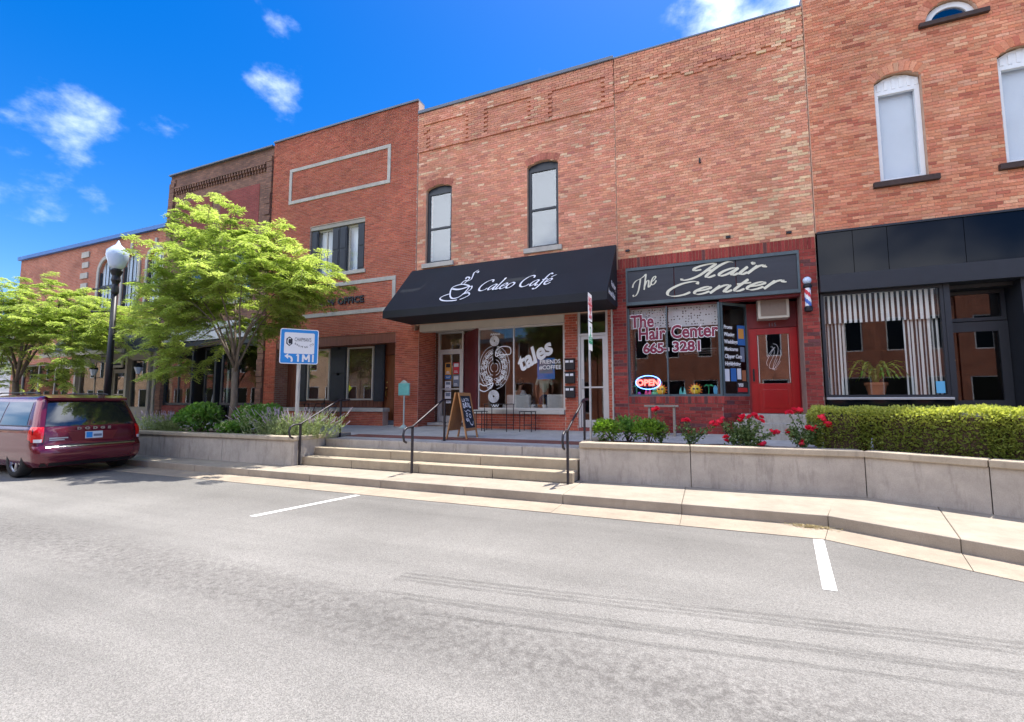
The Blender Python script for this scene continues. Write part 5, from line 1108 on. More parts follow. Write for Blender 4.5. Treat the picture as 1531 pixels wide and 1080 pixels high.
# ================================================================== VEGETATION
def leaf_quad(mb, p, d, up, ln, wd):
    s = d.cross(up)
    if s.length < 1e-4: s = d.orthogonal()
    s.normalize(); a = p + d*ln*.5
    mb.q(p, a - s*wd*.5, p + d*ln, a + s*wd*.5)
def rdir(r):
    while True:
        v = Vector((r.uniform(-1, 1), r.uniform(-1, 1), r.uniform(-1, 1)))
        if .05 < v.length < 1: return v.normalized()
def locust(label, base, seed, cen, rad, nl=46, fr=30, trunk_r=.09, split=1.7, extra=(), clear=None):
    r = random.Random(seed); t = thing('locust_tree', label, 'tree', base, 'street trees')
    B = Vector(base); C = Vector(cen); wood = MB(); mb = MB(); lv = []
    top = B + Vector((r.uniform(-.05, .1), r.uniform(-.1, .1), split))
    wood.tube([B, B.lerp(top, .5)+Vector((.03, .02, 0)), top], [trunk_r*1.25, trunk_r, trunk_r*.85], 10)
    mains = []
    for k in range(9):
        a = 6.2832*k/9 + r.uniform(-.25, .25); el = r.uniform(.15, 1.1)
        d = Vector((math.cos(a)*math.cos(el)*rad[0], math.sin(a)*math.cos(el)*rad[1], math.sin(el)*rad[2]*.9 - rad[2]*.1))*r.uniform(.62, .85)
        e = C + d; s = top + Vector((0, 0, r.uniform(-.35, .5))); m = s.lerp(e, .45) + Vector((0, 0, .35+.25*r.random()))
        pts = [s, s.lerp(m, .5)+Vector((r.uniform(-.06, .06), r.uniform(-.06, .06), .08)), m, m.lerp(e, .55)+Vector((0, 0, .10)), e]
        wood.tube(pts, [trunk_r*.42, trunk_r*.34, trunk_r*.25, trunk_r*.15, .006], 6); mains.append(pts)
    def spray(o, dirv, ln):
        # a flat layered spray: side twigs carrying feathery leaves
        n = 7; side = dirv.cross(Vector((0, 0, 1)))
        if side.length < .1: side = Vector((1, 0, 0))
        side.normalize(); wood.tube([o, o+dirv*ln*.6+Vector((0, 0, .03)), o+dirv*ln+Vector((0, 0, -.08))], [.009, .006, .003], 4, False)
        shade = r.random()
        for i in range(n):
            u = (i+.6)/n; p = o + dirv*ln*u + Vector((0, 0, .05*math.sin(u*3)-.10*u*u))
            for s in (-1, 1):
                fd = (side*s*1.0 + dirv*.55 + Vector((0, 0, r.uniform(-.35, .25)))).normalized(); fl = ln*(.50-.20*abs(u-.4))*r.uniform(.7, 1.15)
                m = 6
                for j in range(m):
                    v = (j+.5)/m; q = p + fd*fl*v + Vector((0, 0, -.12*v*v*fl/.3)); 
                    for s2 in (-1, 1):
                        ld = (fd*.55 + fd.cross(Vector((0, 0, 1)))*s2 + rdir(r)*.35 + Vector((0, 0, -.25))).normalized()
                        leaf_quad(mb, q, ld, Vector((r.uniform(-.5, .5), r.uniform(-.5, .5), 1)), r.uniform(.07, .12), r.uniform(.022, .034)); lv.append(min(1, max(0, .55*shade+.45*r.random()+.15*(v-.5))))
    for k in range(nl+len(extra)):
        if k >= nl:
            o = Vector(extra[k-nl]); near = min((p for pts in mains for p in pts[1:]), key=lambda p: (p-o).length); wood.tube([near, near.lerp(o, .5)+Vector((0, 0, .10)), o], [.022, .014, .007], 5, False)
        elif k < len(mains)*2: pts = mains[k // 2]; o = pts[3].lerp(pts[4], r.uniform(-.2, 1)); 
        else:
            a = r.uniform(0, 6.2832); el = math.asin(r.uniform(-.55, 1)); rr = r.uniform(.55, .98)
            o = C + Vector((math.cos(a)*math.cos(el)*rad[0], math.sin(a)*math.cos(el)*rad[1], math.sin(el)*rad[2]))*rr
            near = min((p for pts in mains for p in pts[1:]), key=lambda p: (p-o).length); wood.tube([near, near.lerp(o, .5)+Vector((0, 0, .10)), o], [.018, .012, .006], 4, False)
        for j in range(fr):
            dv = (o - C); dv.z *= .35; dv = dv.normalized()*1.0 + Vector((r.uniform(-1, 1), r.uniform(-1, 1), r.uniform(-.5, .6))); dv.normalize()
            oo_ = o + Vector((r.gauss(0, .42), r.gauss(0, .38), r.gauss(0, .27)))
            if not (clear and clear(oo_)): spray(oo_, dv, r.uniform(.28, .50))
    wood.build('trunk', 'bark', t, smooth=True); mb.build('crown', 'leaf_locust', t, lv=lv)
    return t
def mound(name, label, cat, base, rx, ry, h, mat_, seed, n=1500, ls=(.05, .09), lw=.6, group=None, core=True, flat=1.0, stem='bark', blooms=0):
    r = random.Random(seed); t = thing(name, label, cat, base, group); B = Vector(base); mb = MB(); lv = []
    lumps = [(Vector((r.uniform(-.5, .5)*rx, r.uniform(-.5, .5)*ry, h*r.uniform(.35, .68))), r.uniform(.5, .72)) for k in range(7)]
    for k in range(n):
        c, s = r.choice(lumps); d = rdir(r); d.z = abs(d.z)*1.0 if r.random() < .8 else d.z; rr = r.uniform(.75, 1.05)
        p = B + c + Vector((d.x*rx*s, d.y*ry*s, d.z*h*.5*s))*rr
        if p.z < B.z+.02: p.z = B.z + r.uniform(.02, .12)
        ld = (d + rdir(r)*.8 + Vector((0, 0, .1))).normalized(); ln = r.uniform(*ls)
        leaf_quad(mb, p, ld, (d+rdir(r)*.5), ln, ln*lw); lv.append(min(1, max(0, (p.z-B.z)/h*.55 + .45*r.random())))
    st_ = MB()
    for k in range(9):
        c, s = lumps[k % 7]; st_.tube([B+Vector((r.uniform(-.05, .05), r.uniform(-.05, .05), 0)), B+c*.6, B+c*1.2], [.012, .008, .003], 5, False)
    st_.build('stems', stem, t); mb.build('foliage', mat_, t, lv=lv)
    for k in range(blooms):
        c, s = r.choice(lumps); d = rdir(r); d.z = abs(d.z)*.8+.25; d.normalize(); p = B + c + Vector((d.x*rx*s, d.y*ry*s, d.z*h*.5*s))*1.02
        bm = MB(); bl = []
        for j in range(46):
            e = rdir(r); q = p + Vector((e.x, e.y, e.z*.7))*.07; leaf_quad(bm, q, (e+rdir(r)*.6).normalized(), rdir(r), .042, .034); bl.append(r.random())
        bm.build('bloom', 'bloom_green', t, lv=bl)
    return t
# planters --------------------------------------------------------------
pl = thing('concrete_planter', 'long concrete planter with lavender, hydrangeas and a tree beside the van', 'planter', (-12, 7.72, .15))
for a, b in ((-15.5, -13.2), (-13.19, -10.85), (-10.84, -8.50)):
    MB().box(a, b, 7.74, 7.96, .151, .70).build('wall_panel', 'concrete_wall', pl)
    bevel(MB().box(a, b + (.03 if b > -9 else 0), 7.69, 8.0, .702, .79).build('coping', 'coping', pl), .015)
MB().box(-8.72, -8.50, 7.965, 9.45, .151, .70).build('wall_panel', 'concrete_wall', pl); bevel(MB().box(-8.76, -8.47, 8.003, 9.5, .702, .79).build('coping', 'coping', pl), .015)
MB().box(-15.5, -15.28, 7.965, 9.45, .151, .78).build('wall_panel', 'concrete_wall', pl); MB().box(-15.27, -8.73, 9.30, 9.45, .151, .78).build('wall_panel', 'concrete_wall', pl)
mb = MB(); sv_ = random.Random(3); nx, ny = 30, 8
P = lambda i, j: (-15.27+6.54*i/nx, 7.965+1.33*j/ny, .70+.05*noise.noise((i*.6, j*.6, 0)))
for i in range(nx):
    for j in range(ny): mb.q(P(i, j), P(i+1, j), P(i+1, j+1), P(i, j+1))
mb.build('soil', 'soil', pl)
pr_ = thing('concrete_planter', 'long concrete planter with roses and clipped hedge before the salon', 'planter', (1.0, 8.4, .15))
FR = [(-2.15, 8.30), (-.27, 8.40), (2.17, 8.53), (3.30, 7.86), (4.9, 6.86), (9, 6.5)]
for i in range(len(FR)-1):
    (xa, ya), (xb, yb) = FR[i], FR[i+1]; d = Vector((xb-xa, yb-ya, 0)).normalized(); nn = Vector((-d.y, d.x, 0)); g = d*.006
    A, Bq = Vector((xa, ya, 0))+g, Vector((xb, yb, 0))-g
    pp = lambda v, o: ((v+nn*o).x, (v+nn*o).y)
    MB().prism([pp(A, 0), pp(Bq, 0), pp(Bq, .2), pp(A, .2)], .151, .735).build('wall_panel', 'concrete_wall', pr_)
    bevel(MB().prism([pp(A, -.045), pp(Bq, -.045), pp(Bq, .26), pp(A, .26)], .737, .835).build('coping', 'coping', pr_), .015)
MB().box(-2.15, -1.95, 8.52, 9.75, .151, .735).build('wall_panel', 'concrete_wall', pr_); bevel(MB().box(-2.19, -1.90, 8.575, 9.8, .737, .835).build('coping', 'coping', pr_), .015)
MB().box(-1.94, 9, 9.62, 9.75, .151, .76).build('wall_panel', 'concrete_wall', pr_)
mb = MB(); nx, ny = 46, 10
def P(i, j):
    x = -1.94+10.9*i/nx; k = max(n_ for n_ in range(len(FR)-1) if FR[n_][0] <= x or n_ == 0); (xa, ya), (xb, yb) = FR[k], FR[k+1]
    y0 = ya+(yb-ya)*(x-xa)/(xb-xa)+.22; return (x, y0+(9.62-y0)*j/ny, .765+.05*noise.noise((i*.7, j*.7, 3)))
for i in range(nx):
    for j in range(ny): mb.q(P(i, j), P(i+1, j), P(i+1, j+1), P(i, j+1))
mb.build('soil', 'soil', pr_)
# hedge -----------------------------------------------------------------
hd = thing('clipped_hedge', 'long clipped box hedge with lighter leaves on top in the concrete planter', 'hedge', (3.6, 8.6, .8))
r = random.Random(21); HL = [(1.75, 8.98), (2.35, 8.86), (3.55, 8.10), (5.0, 7.25), (8.5, 6.95)]
core = MB(); mb = MB(); lv = []; hh, hw = .64, .95
tot = []
for i in range(len(HL)-1):
    a, b = Vector((*HL[i], 0)), Vector((*HL[i+1], 0)); tot.append((a, b, (b-a).length))
for a, b, ln in tot:
    d = (b-a)/ln; nn = Vector((-d.y, d.x, 0)); core.prism([tuple((a+nn*.08)[:2]), tuple((b+nn*.08)[:2]), tuple((b+nn*(hw-.1))[:2]), tuple((a+nn*(hw-.1))[:2])], .80, .80+hh-.09)
    N_ = int(ln*6800)
    for k in range(N_):
        u = r.uniform(-.14/ln, 1+.14/ln); w_ = r.random(); bz = .06*noise.noise((a.x+d.x*u*ln*2.2, 5, w_*3)); 
        if r.random() < .55:
            v = r.uniform(.02, hw-.02); z = hh + bz + r.uniform(-.05, .03) - .10*max(0, (.12-v)/.12)**2; nrm = Vector((0, 0, 1))
        else:
            z = hh*r.random()**.8; v = .02 + bz + r.uniform(-.03, .05) + .10*max(0, (z-hh+.12)/.12)**2; nrm = -nn + Vector((0, 0, .3))
            if r.random() < .05: continue
        p = a + d*(u*ln) + nn*v + Vector((0, 0, .80+max(z, .03))); ld = (nrm + rdir(r)*.9).normalized(); l_ = r.uniform(.028, .055)
        leaf_quad(mb, p, ld, rdir(r), l_, l_*.62); top = max(0, min(1, (z/hh-.55)/.45)); lv.append(min(1, max(0, .12+.62*top*r.uniform(.6, 1.1)+.22*r.random())))  # leaf colour gets lighter towards the top
a = Vector((*HL[0], 0)); 
for k in range(3600):
    v = r.uniform(0, hw); z = hh*r.random()**.8; p = a + Vector((-.02+r.uniform(-.04, .05)+.08*max(0, (z-hh+.12)/.12)**2, v, .80+max(z, .03))); ld = (Vector((-1, 0, .3))+rdir(r)*.9).normalized(); l_ = r.uniform(.028, .055)
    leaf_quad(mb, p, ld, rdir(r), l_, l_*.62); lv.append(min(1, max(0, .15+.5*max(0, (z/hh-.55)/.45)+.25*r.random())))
core.build('dark_core', 'soil', hd); mb.build('foliage', 'leaf_hedge', hd, lv=lv)  # solid dark core stands in for the shaded inside of the hedge
# roses -----------------------------------------------------------------
def rose_mesh():
    mb = MB(); r = random.Random(9)
    for ring, (n, rad, tilt) in enumerate(((4, .018, .25), (5, .032, .6), (6, .044, 1.0))):
        for k in range(n):
            a = 6.2832*k/n + ring*.5; c, s = math.cos(a), math.sin(a); o = Vector((c*rad*.35, s*rad*.35, -.005)); up = Vector((c*math.sin(tilt), s*math.sin(tilt), math.cos(tilt))); sd = Vector((-s, c, 0)); l_ = .05
            mb.q(o-sd*.010, o+sd*.010, o+up*l_*.6+sd*.030, o+up*l_+Vector((0, 0, .002)), o+up*l_*.6-sd*.030)
    return mb.mesh('rose_flower', 'petal_red')
ROSE = rose_mesh()
def rose(label, x, y, h, heads, seed, n=420, sp=.28):
    r = random.Random(seed); t = thing('rose_bush', label, 'rose bush', (x, y, .78), 'rose bushes'); B = Vector((x, y, .78)); st_ = MB(); mb = MB(); lv = []
    tips = [B+Vector((dx, dy, dz)) for dx, dy, dz in heads]
    ends = tips + [B+Vector((r.uniform(-sp, sp), r.uniform(-sp, sp)*.7, h*r.uniform(.5, .9))) for k in range(7)]
    for e in ends:
        m = B.lerp(e, .5)+Vector((r.uniform(-.05, .05), r.uniform(-.05, .05), .03)); st_.tube([B+Vector((r.uniform(-.04, .04), r.uniform(-.04, .04), 0)), m, e], [.008, .006, .004], 5, False)
        for k in range(n//len(ends)):
            u = r.uniform(.25, .96); p = (B.lerp(m, u*2) if u < .5 else m.lerp(e, u*2-1)) + rdir(r)*r.uniform(0, .09); leaf_quad(mb, p, (rdir(r)+Vector((0, 0, .1))).normalized(), rdir(r), r.uniform(.04, .065), .034); lv.append(r.random())
    st_.build('stems', 'leaf_rose', t); mb.build('foliage', 'leaf_rose', t, lv=lv)
    for e in tips:
        for k in range(r.randint(3, 5)):
            o = bpy.data.objects.new('flower', ROSE); COL.objects.link(o); o.parent = t; o.matrix_parent_inverse = Matrix.Translation(-t.location)
            o.location = e + Vector((r.uniform(-.05, .05), r.uniform(-.05, .03), r.uniform(-.03, .05))); o.rotation_euler = (r.uniform(.2, .9), r.uniform(-.5, .5), r.uniform(0, 6)); s = r.uniform(.85, 1.15); o.scale = (s, s, s)
rose('rose bush with one high red cluster between the two leafy shrubs', -.78, 8.95, .55, [(-.10, -.02, .62)], 1, 200, .15)
rose('thin rose bush with two red blooms before the salon wall', -.28, 8.95, .45, [(-.05, -.05, .42), (.42, .0, .38)], 2, 380)
rose('full rose bush with a crown of red blooms before the red door', .62, 8.98, .50, [(-.38, 0, .45), (-.30, -.05, .13), (-.06, -.05, .49), (.10, 0, .52), (.22, .02, .48), (.42, -.05, .26), (.22, -.1, .05)], 3, 1500, .30)
rose('tall rose bush with red blooms close to the clipped hedge', 1.46, 9.0, .58, [(-.16, 0, .58), (-.06, -.02, .63), (-.18, -.05, .26), (.14, -.02, .32), (.28, 0, .50), (.0, -.05, .10), (.34, 0, .38)], 4, 700, .30)
mound('leafy_shrub', 'bright green leafy shrub at the foot of the parking sign post', 'shrub', (-1.66, 8.95, .78), .30, .28, .48, 'leaf_lime', 31, 1500, (.05, .08), .5, 'green shrubs by the sign post')
mound('leafy_shrub', 'darker green leafy shrub just behind the parking sign post shrub', 'shrub', (-1.42, 9.35, .78), .26, .26, .50, 'leaf_green', 32, 1000, (.05, .08), .5, 'green shrubs by the sign post')
mound('leafy_shrub', 'round leafy green shrub under the salon window', 'shrub', (-1.02, 8.98, .78), .36, .30, .46, 'leaf_lime', 33, 1700, (.05, .08), .5, 'green shrubs by the sign post')
# left planter plants
mound('hydrangea', 'large green hydrangea with pale flower heads between the tree trunk and the van-side lavender', 'hydrangea', (-12.75, 8.42, .72), .78, .48, .84, 'leaf_green', 41, 2600, (.08, .13), .7, 'hydrangeas', blooms=26)
mound('hydrangea', 'green hydrangea with pale flower heads between the tree trunk and the blue sign', 'hydrangea', (-10.75, 8.75, .72), .68, .46, .82, 'leaf_green', 42, 2400, (.08, .13), .7, 'hydrangeas', blooms=20)
mound('hydrangea', 'low green hydrangea at the foot of the tree trunk', 'hydrangea', (-11.05, 8.15, .72), .42, .30, .36, 'leaf_green', 43, 1000, (.07, .11), .7, 'hydrangeas', blooms=3)
def sage(label, x, y, w_, h, seed, n=150):
    r = random.Random(seed); t = thing('lavender_clump', label, 'lavender', (x, y, .72), 'lavender clumps'); B = Vector((x, y, .72)); st_ = MB(); mb = MB(); lv = []; sp = MB()
    for k in range(n):
        o = B + Vector((r.gauss(0, w_*.36), r.gauss(0, .16), 0)); e = o + Vector((r.gauss(0, .16)+(o.x-B.x)*.5, r.gauss(0, .14), h*r.uniform(.55, 1.05))); m = o.lerp(e, .5)+Vector((0, 0, .05)); st_.tube([o, m, e], [.005, .004, .002], 4, False)
        for j in range(15):
            u = r.uniform(.05, .75); p = o.lerp(m, u*2) if u < .5 else m.lerp(e, u*2-1); leaf_quad(mb, p, (rdir(r)+Vector((0, 0, .7))).normalized(), rdir(r), r.uniform(.06, .11), .016); lv.append(r.random())
        if r.random() < .6:
            for j in range(6): p = m.lerp(e, .5+.09*j); sp.ball((p.x, p.y, p.z), .010, .010, .014, 5, 3)
    st_.build('stems', 'leaf_sage', t, lv=[.4]*len(st_.f)); mb.build('foliage', 'leaf_sage', t, lv=lv); sp.build('flower_spikes', 'sage_purple', t)
sage('pale lavender clump in bloom around the blue sign post', -9.35, 8.35, 1.5, .70, 51, 260)
sage('pale lavender clump in bloom beside the van', -14.15, 8.40, 1.3, .58, 52, 190)
# trees
locust('young locust tree with bright yellow-green crown in the planter before the office', (-11.62, 8.5, .72), 61, (-11.8, 8.65, 4.25), (2.75, 1.6, 1.8), 46, 16, .085, 1.75, [(-13.2, 8.6, 6.6), (-13.0, 8.5, 6.2), (-13.4, 8.6, 5.8), (-13.4, 8.6, 6.9), (-13.2, 8.4, 3.2), (-12.6, 8.5, 6.0), (-11.6, 8.6, 6.0), (-14.5, 8.5, 4.3), (-15.7, 8.6, 4.3), (-16.6, 8.6, 4.2), (-15.0, 8.5, 3.6), (-12.9, 7.8, 2.75), (-13.4, 7.8, 2.6), (-9.4, 8.4, 5.0)], clear=lambda p: (p.x > -10.9 and p.z < 3.95) or (p.x < -14.1 and p.z > 4.9))
locust('young locust tree with bright yellow-green crown beyond the street lamp', (-21.6, 8.0, .62), 62, (-21.2, 8.1, 4.0), (3.0, 1.7, 1.6), 50, 17, .10, 1.7, [(-18.2, 8.2, 3.9), (-17.7, 8.2, 4.2), (-18.4, 8.0, 3.0), (-19.2, 8.0, 2.6), (-19.5, 8.1, 4.7), (-23.5, 8.0, 3.0), (-22.8, 8.0, 2.6)])
mb = MB(); lv = []; r = random.Random(77)
for k in range(420):
    p = Vector((1.16+r.gauss(0, .13), 6.93-abs(r.gauss(0, .05)), .012+r.uniform(0, .02))); leaf_quad(mb, p, Vector((r.uniform(-1, 1), r.uniform(-1, 1), r.uniform(-.1, .4))).normalized(), Vector((0, 0, 1)), r.uniform(.015, .035), .012); lv.append(r.random())
o = mb.build('leaf_litter', 'leaf_dry', lv=lv); o['kind'] = 'stuff'; tag(o, 'small drift of dry leaves in the gutter by the white line', 'leaves')

# ================================================================== STREET FURNITURE
def handrail(x, label, second=True):
    t = thing('handrail', label, 'handrail', (x, 7.86, .15), 'handrails on the steps'); z1, z2 = .15+.90, .69+.92
    rail = [(x, 7.66, z1-.28), (x, 7.585, z1-.25), (x, 7.55, z1-.14), (x, 7.58, z1-.04), (x, 7.66, z1+.005), (x, 7.86, z1+.02), (x, 9.02, z2), (x, 9.12, z2+.005), (x, 9.40, z2+.005)]
    c = [rail[0]]
    for i in range(len(rail)-1): c += [tuple(Vector(rail[i]).lerp(Vector(rail[i+1]), k/4)) for k in (1, 2, 3, 4)]
    MB().tube(c, .022, 8).build('rail', 'rail_paint', t, smooth=True)
    MB().box(x-.019, x+.019, 7.84, 7.88, .152, z1+.01).build('post', 'rail_paint', t); MB().box(x-.019, x+.019, 9.07, 9.11, .695, z2).build('post', 'rail_paint', t)
    MB().box(x-.05, x+.05, 9.04, 9.14, .692, .70).build('foot_plate', 'rail_paint', t)
    return t
handrail(-8.46, 'black metal handrail at the end of the steps by the lavender planter'); handrail(-5.45, 'black metal handrail in the middle of the steps by the chalkboard'); handrail(-2.24, 'black metal handrail at the end of the steps by the rose planter')
# brewery direction sign
cs_ = thing('direction_sign', 'blue and white direction sign reading 1 MI on a pale post', 'road sign', (-9.42, 8.62, .72))
MB().box(-9.455, -9.385, 8.59, 8.65, .72, 3.2).build('post', 'aluminium', cs_)
th = R(48); ux = Vector((math.cos(th), math.sin(th), 0)); un = Vector((math.sin(th), -math.cos(th), 0)); SC = Vector((-9.375, 8.575, 2.95))
def on_sign(u, v, d=0): p = SC + ux*u + un*d; return (p.x, p.y, p.z+v)
def rrect(mb, u0, u1, v0, v1, rad, d0, d1):
    pts = []
    for cx, cz, a0 in ((u1-rad, v0+rad, -90), (u1-rad, v1-rad, 0), (u0+rad, v1-rad, 90), (u0+rad, v0+rad, 180)):
        for k in range(6): a = R(a0+90*k/5); pts.append((cx+rad*math.cos(a), cz+rad*math.sin(a)))
    mb.q(*[on_sign(u, v, d1) for u, v in pts]); mb.q(*[on_sign(u, v, d0) for u, v in reversed(pts)])
    for i in range(len(pts)): a, b = pts[i], pts[(i+1) % len(pts)]; mb.q(on_sign(*a, d0), on_sign(*b, d0), on_sign(*b, d1), on_sign(*a, d1))
mb = MB(); rrect(mb, -.44, .44, -.44, .44, .05, .0, .006); pn = mb.build('panel', 'sign_white', cs_)
mb = MB(); rrect(mb, -.42, .42, -.42, .42, .04, .006, .008); mb.build('blue_field', 'sign_blue', pn)
mb = MB(); rrect(mb, -.345, .345, -.185, .345, .03, .008, .010); mb.build('white_field', 'sign_white', pn)
mb = MB(); hexo = [(-.23+.085*math.sin(R(60*k))*.95, .12+.12*math.cos(R(60*k))) for k in range(6)]; mb.q(*[on_sign(u, v, .012) for u, v in reversed(hexo)]); mb.build('hexagon_badge', 'ink', pn)
mb = MB(); pen(mb, [[(-.20, .18), (-.23, .195), (-.26, .16), (-.26, .08), (-.23, .045), (-.20, .06)]], lambda u, v: on_sign(u, v, .014), .022, .018); mb.build('badge_letter', 'sign_white', pn)
place_text(text_mesh("CHAPMAN'S", .135, 'ink', .001), 'sign_lettering', on_sign(-.115, .13, .012), ux, (0, 0, 1), pn, sx=.52)
for k, ch_ in enumerate('BREWING CO'):
    if ch_ != ' ': place_text(text_mesh(ch_, .065, 'ink', .001), 'sign_lettering', on_sign(-.11+.043*k, .045-.08*math.sin(math.pi*k/9), .012), ux, (0, 0, 1), pn)
for st_ in ([[(-.02, -.385), (-.02, -.20)], [(-.02, -.20), (-.055, -.24)]], [[(.09, -.385), (.09, -.20)], [(.09, -.20), (.16, -.33)], [(.16, -.33), (.23, -.20)], [(.23, -.20), (.23, -.385)]], [[(.32, -.385), (.32, -.20)]]):
    mb = MB(); pen(mb, st_, lambda u, v: on_sign(u, v, .010), .042, .040); mb.build('sign_lettering', 'sign_white', pn)
mb = MB(); pen(mb, [[(-.17, -.39), (-.16, -.33), (-.19, -.27), (-.25, -.255)]], lambda u, v: on_sign(u, v, .010), .045, .042); mb.q(on_sign(-.33, -.25, .010), on_sign(-.245, -.32, .010), on_sign(-.245, -.18, .010)); mb.build('turn_arrow', 'sign_white', pn)
# parking sign seen nearly edge on
ps = thing('parking_sign', 'two narrow parking signs stacked on a perforated steel post in the planter', 'parking sign', (-2.02, 8.72, .78))
mb = MB(); mb.box(-2.045, -2.040, 8.70, 8.76, .60, 3.6); mb.box(-2.040, -2.015, 8.70, 8.705, .60, 3.6); mb.box(-2.040, -2.015, 8.755, 8.76, .60, 3.6)
k = 0
while .7+k*.05 < 3.55: mb.box(-2.0395, -2.037, 8.722, 8.738, .7+k*.05, .72+k*.05); k += 1
mb.build('post', 'galvanised', ps)
for (z0, z1, m_, rows_) in ((3.12, 3.66, 'sign_red', (('NO', .13), ('PARKING', .062), ('2AM', .09), ('TO', .06), ('6AM', .09))), (2.55, 3.09, 'sign_green', (('2', .2), ('HOUR', .09), ('PARKING', .062)))):
    bd = MB().box(-2.013, -2.008, 8.58, 8.88, z0, z1).build('sign_plate', 'sign_white', ps); bevel(bd, .002)
    z = z1 - .05
    for s, h in rows_: z -= h*1.02; place_text(text_mesh(s, h*1.25, m_, .0008, align='CENTER', bold=.003), 'sign_lettering', (-2.006, 8.73, z), (0, 1, 0), (0, 0, 1), bd)
# history marker
hm = thing('history_marker', 'small teal history marker on a thin post before the brick pier', 'marker', (-8.22, 11.4, TB))
MB().tube([(-8.22, 11.4, TB-.05), (-8.22, 11.4, 1.8)], .022, 8).lathe([(.13, 0), (.10, .04), (.03, .10)], (-8.22, 11.4, tz(11.4)), 10).build('post', 'marker_post', hm)
bevel(MB().box(-8.41, -8.03, 11.36, 11.39, 1.76, 2.11).build('plaque', 'marker_teal', hm), .01); MB().prismy([(-8.36, 2.112), (-8.08, 2.112), (-8.15, 2.17), (-8.22, 2.21), (-8.29, 2.17)], 11.362, 11.388).build('crest', 'marker_post', hm)
MB().box(-8.42, -8.02, 11.392, 11.40, 1.75, 2.12).build('rim', 'marker_post', hm)
# chalkboard easel
ef = thing('sandwich_board', 'wooden sandwich board with chalk drawing on the terrace by the steps', 'sandwich board', (-5.28, 9.62, tz(9.6)))
zb = tz(9.55)
def easel(sgn, names):
    # plane leaning: bottom at x = -5.28 + sgn*.24, top at -5.28 + sgn*.02
    f = lambda y, t, d=0: (-5.28+sgn*(.25-.225*t)+sgn*d, y, zb+.004+1.06*t)
    mb = MB()
    def plank(y0, y1, t0, t1, d0=0.0, d1=.028):
        p = [f(y0, t0, d0), f(y1, t0, d0), f(y1, t1, d0), f(y0, t1, d0), f(y0, t0, d1), f(y1, t0, d1), f(y1, t1, d1), f(y0, t1, d1)]
        for q in ((0, 1, 2, 3), (7, 6, 5, 4), (0, 4, 5, 1), (1, 5, 6, 2), (2, 6, 7, 3), (3, 7, 4, 0)): mb.q(*[p[k] for k in q])
    plank(9.33, 9.375, 0, 1); plank(9.855, 9.90, 0, 1); plank(9.376, 9.854, .93, 1); plank(9.376, 9.854, .17, .23)
    o = mb.build('leg_frame', 'easel_wood', ef); mb = MB(); 
    def plank2():
        p = [f(9.376, .23, .006), f(9.854, .23, .006), f(9.854, .93, .006), f(9.376, .93, .006), f(9.376, .23, .016), f(9.854, .23, .016), f(9.854, .93, .016), f(9.376, .93, .016)]
        for q in ((0, 1, 2, 3), (7, 6, 5, 4), (0, 4, 5, 1), (1, 5, 6, 2), (2, 6, 7, 3), (3, 7, 4, 0)): mb.q(*[p[k] for k in q])
    plank2(); return mb.build('board', 'chalkboard' if sgn > 0 else 'easel_wood', ef), f
bd, f1 = easel(1, 0); easel(-1, 0)
fe = lambda u, v: f1(9.40+u*.43, .26+v*.64, .020)
mb = MB(); r = random.Random(4)
for st_ in ([(.1, .95), (.1, .86), (.25, .86)], [(.3, .95), (.3, .86), (.42, .9), (.3, .95)], [(.5, .95), (.62, .95), (.56, .86)], [(.68, .86), (.75, .95), (.82, .86)]): pen(mb, [st_], fe, .035, .025)
for st_ in ([(.12, .80), (.12, .66), (.28, .66), (.12, .80)], [(.36, .66), (.36, .80), (.50, .78), (.38, .73), (.52, .66)], [(.60, .66), (.66, .80), (.74, .66)], [(.80, .80), (.80, .66), (.94, .66)]): pen(mb, [st_], fe, .055, .04)
for cx, cz, rr in ((.35, .40, .09), (.68, .36, .10)): pen(mb, [[(cx+rr*math.cos(i), cz+rr*.6*math.sin(i)) for i in range(8)]], fe, .04, .03); 
pen(mb, [[(.15, .55), (.3, .5), (.5, .56), (.8, .5)]], fe, .03, .02); pen(mb, [[(.15, .25), (.3, .18), (.45, .22), (.6, .08), (.8, .05), (.92, .18)]], fe, .045, .03); pen(mb, [[(.2, .3), (.25, .2), (.35, .28), (.5, .2)]], fe, .04, .03)
mb.build('chalk_marks', 'white_vinyl', bd)
# cafe tables and stools
def frame_table(name, label, cat, x, y, w_, d, h, top_t=.02, group=None):
    z = tz(y); t = thing(name, label, cat, (x, y, z), group)
    MB().box(x-w_/2, x+w_/2, y-d/2, y+d/2, z+h-top_t, z+h).build('top' if cat == 'table' else 'seat', 'iron', t)
    for sx in (-1, 1):
        for sy in (-1, 1):
            px, py = x+sx*(w_/2-.02), y+sy*(d/2-.02); MB().tube([(px, py, tz(py)+.0), (px, py, z+h-top_t)], .011, 6).build('leg', 'iron', t)
    mb = MB()
    for sy in (-1, 1): mb.tube([(x-w_/2+.02, y+sy*(d/2-.02), z+.16), (x+w_/2-.02, y+sy*(d/2-.02), z+.16)], .008, 6)
    mb.build('stretcher', 'iron', t); return t
frame_table('cafe_table', 'thin black metal table under the cafe window', 'table', -5.10, 11.3, .68, .5, .72)
frame_table('metal_stool', 'black metal stool between the chalkboard and the cafe table', 'stool', -5.72, 11.35, .36, .36, .52, group='stools under the cafe window')
frame_table('metal_stool', 'black metal stool on the mailbox side of the cafe table', 'stool', -4.32, 11.4, .36, .36, .52, group='stools under the cafe window')
bt_ = thing('bistro_table', 'small round black iron bistro table before the office window', 'table', (-11.6, 11.1, tz(11.1)))
MB().lathe([(.40, 0), (.40, .025)], (-11.6, 11.1, tz(11.1)+.70), 20).build('top', 'iron', bt_)
mb = MB()
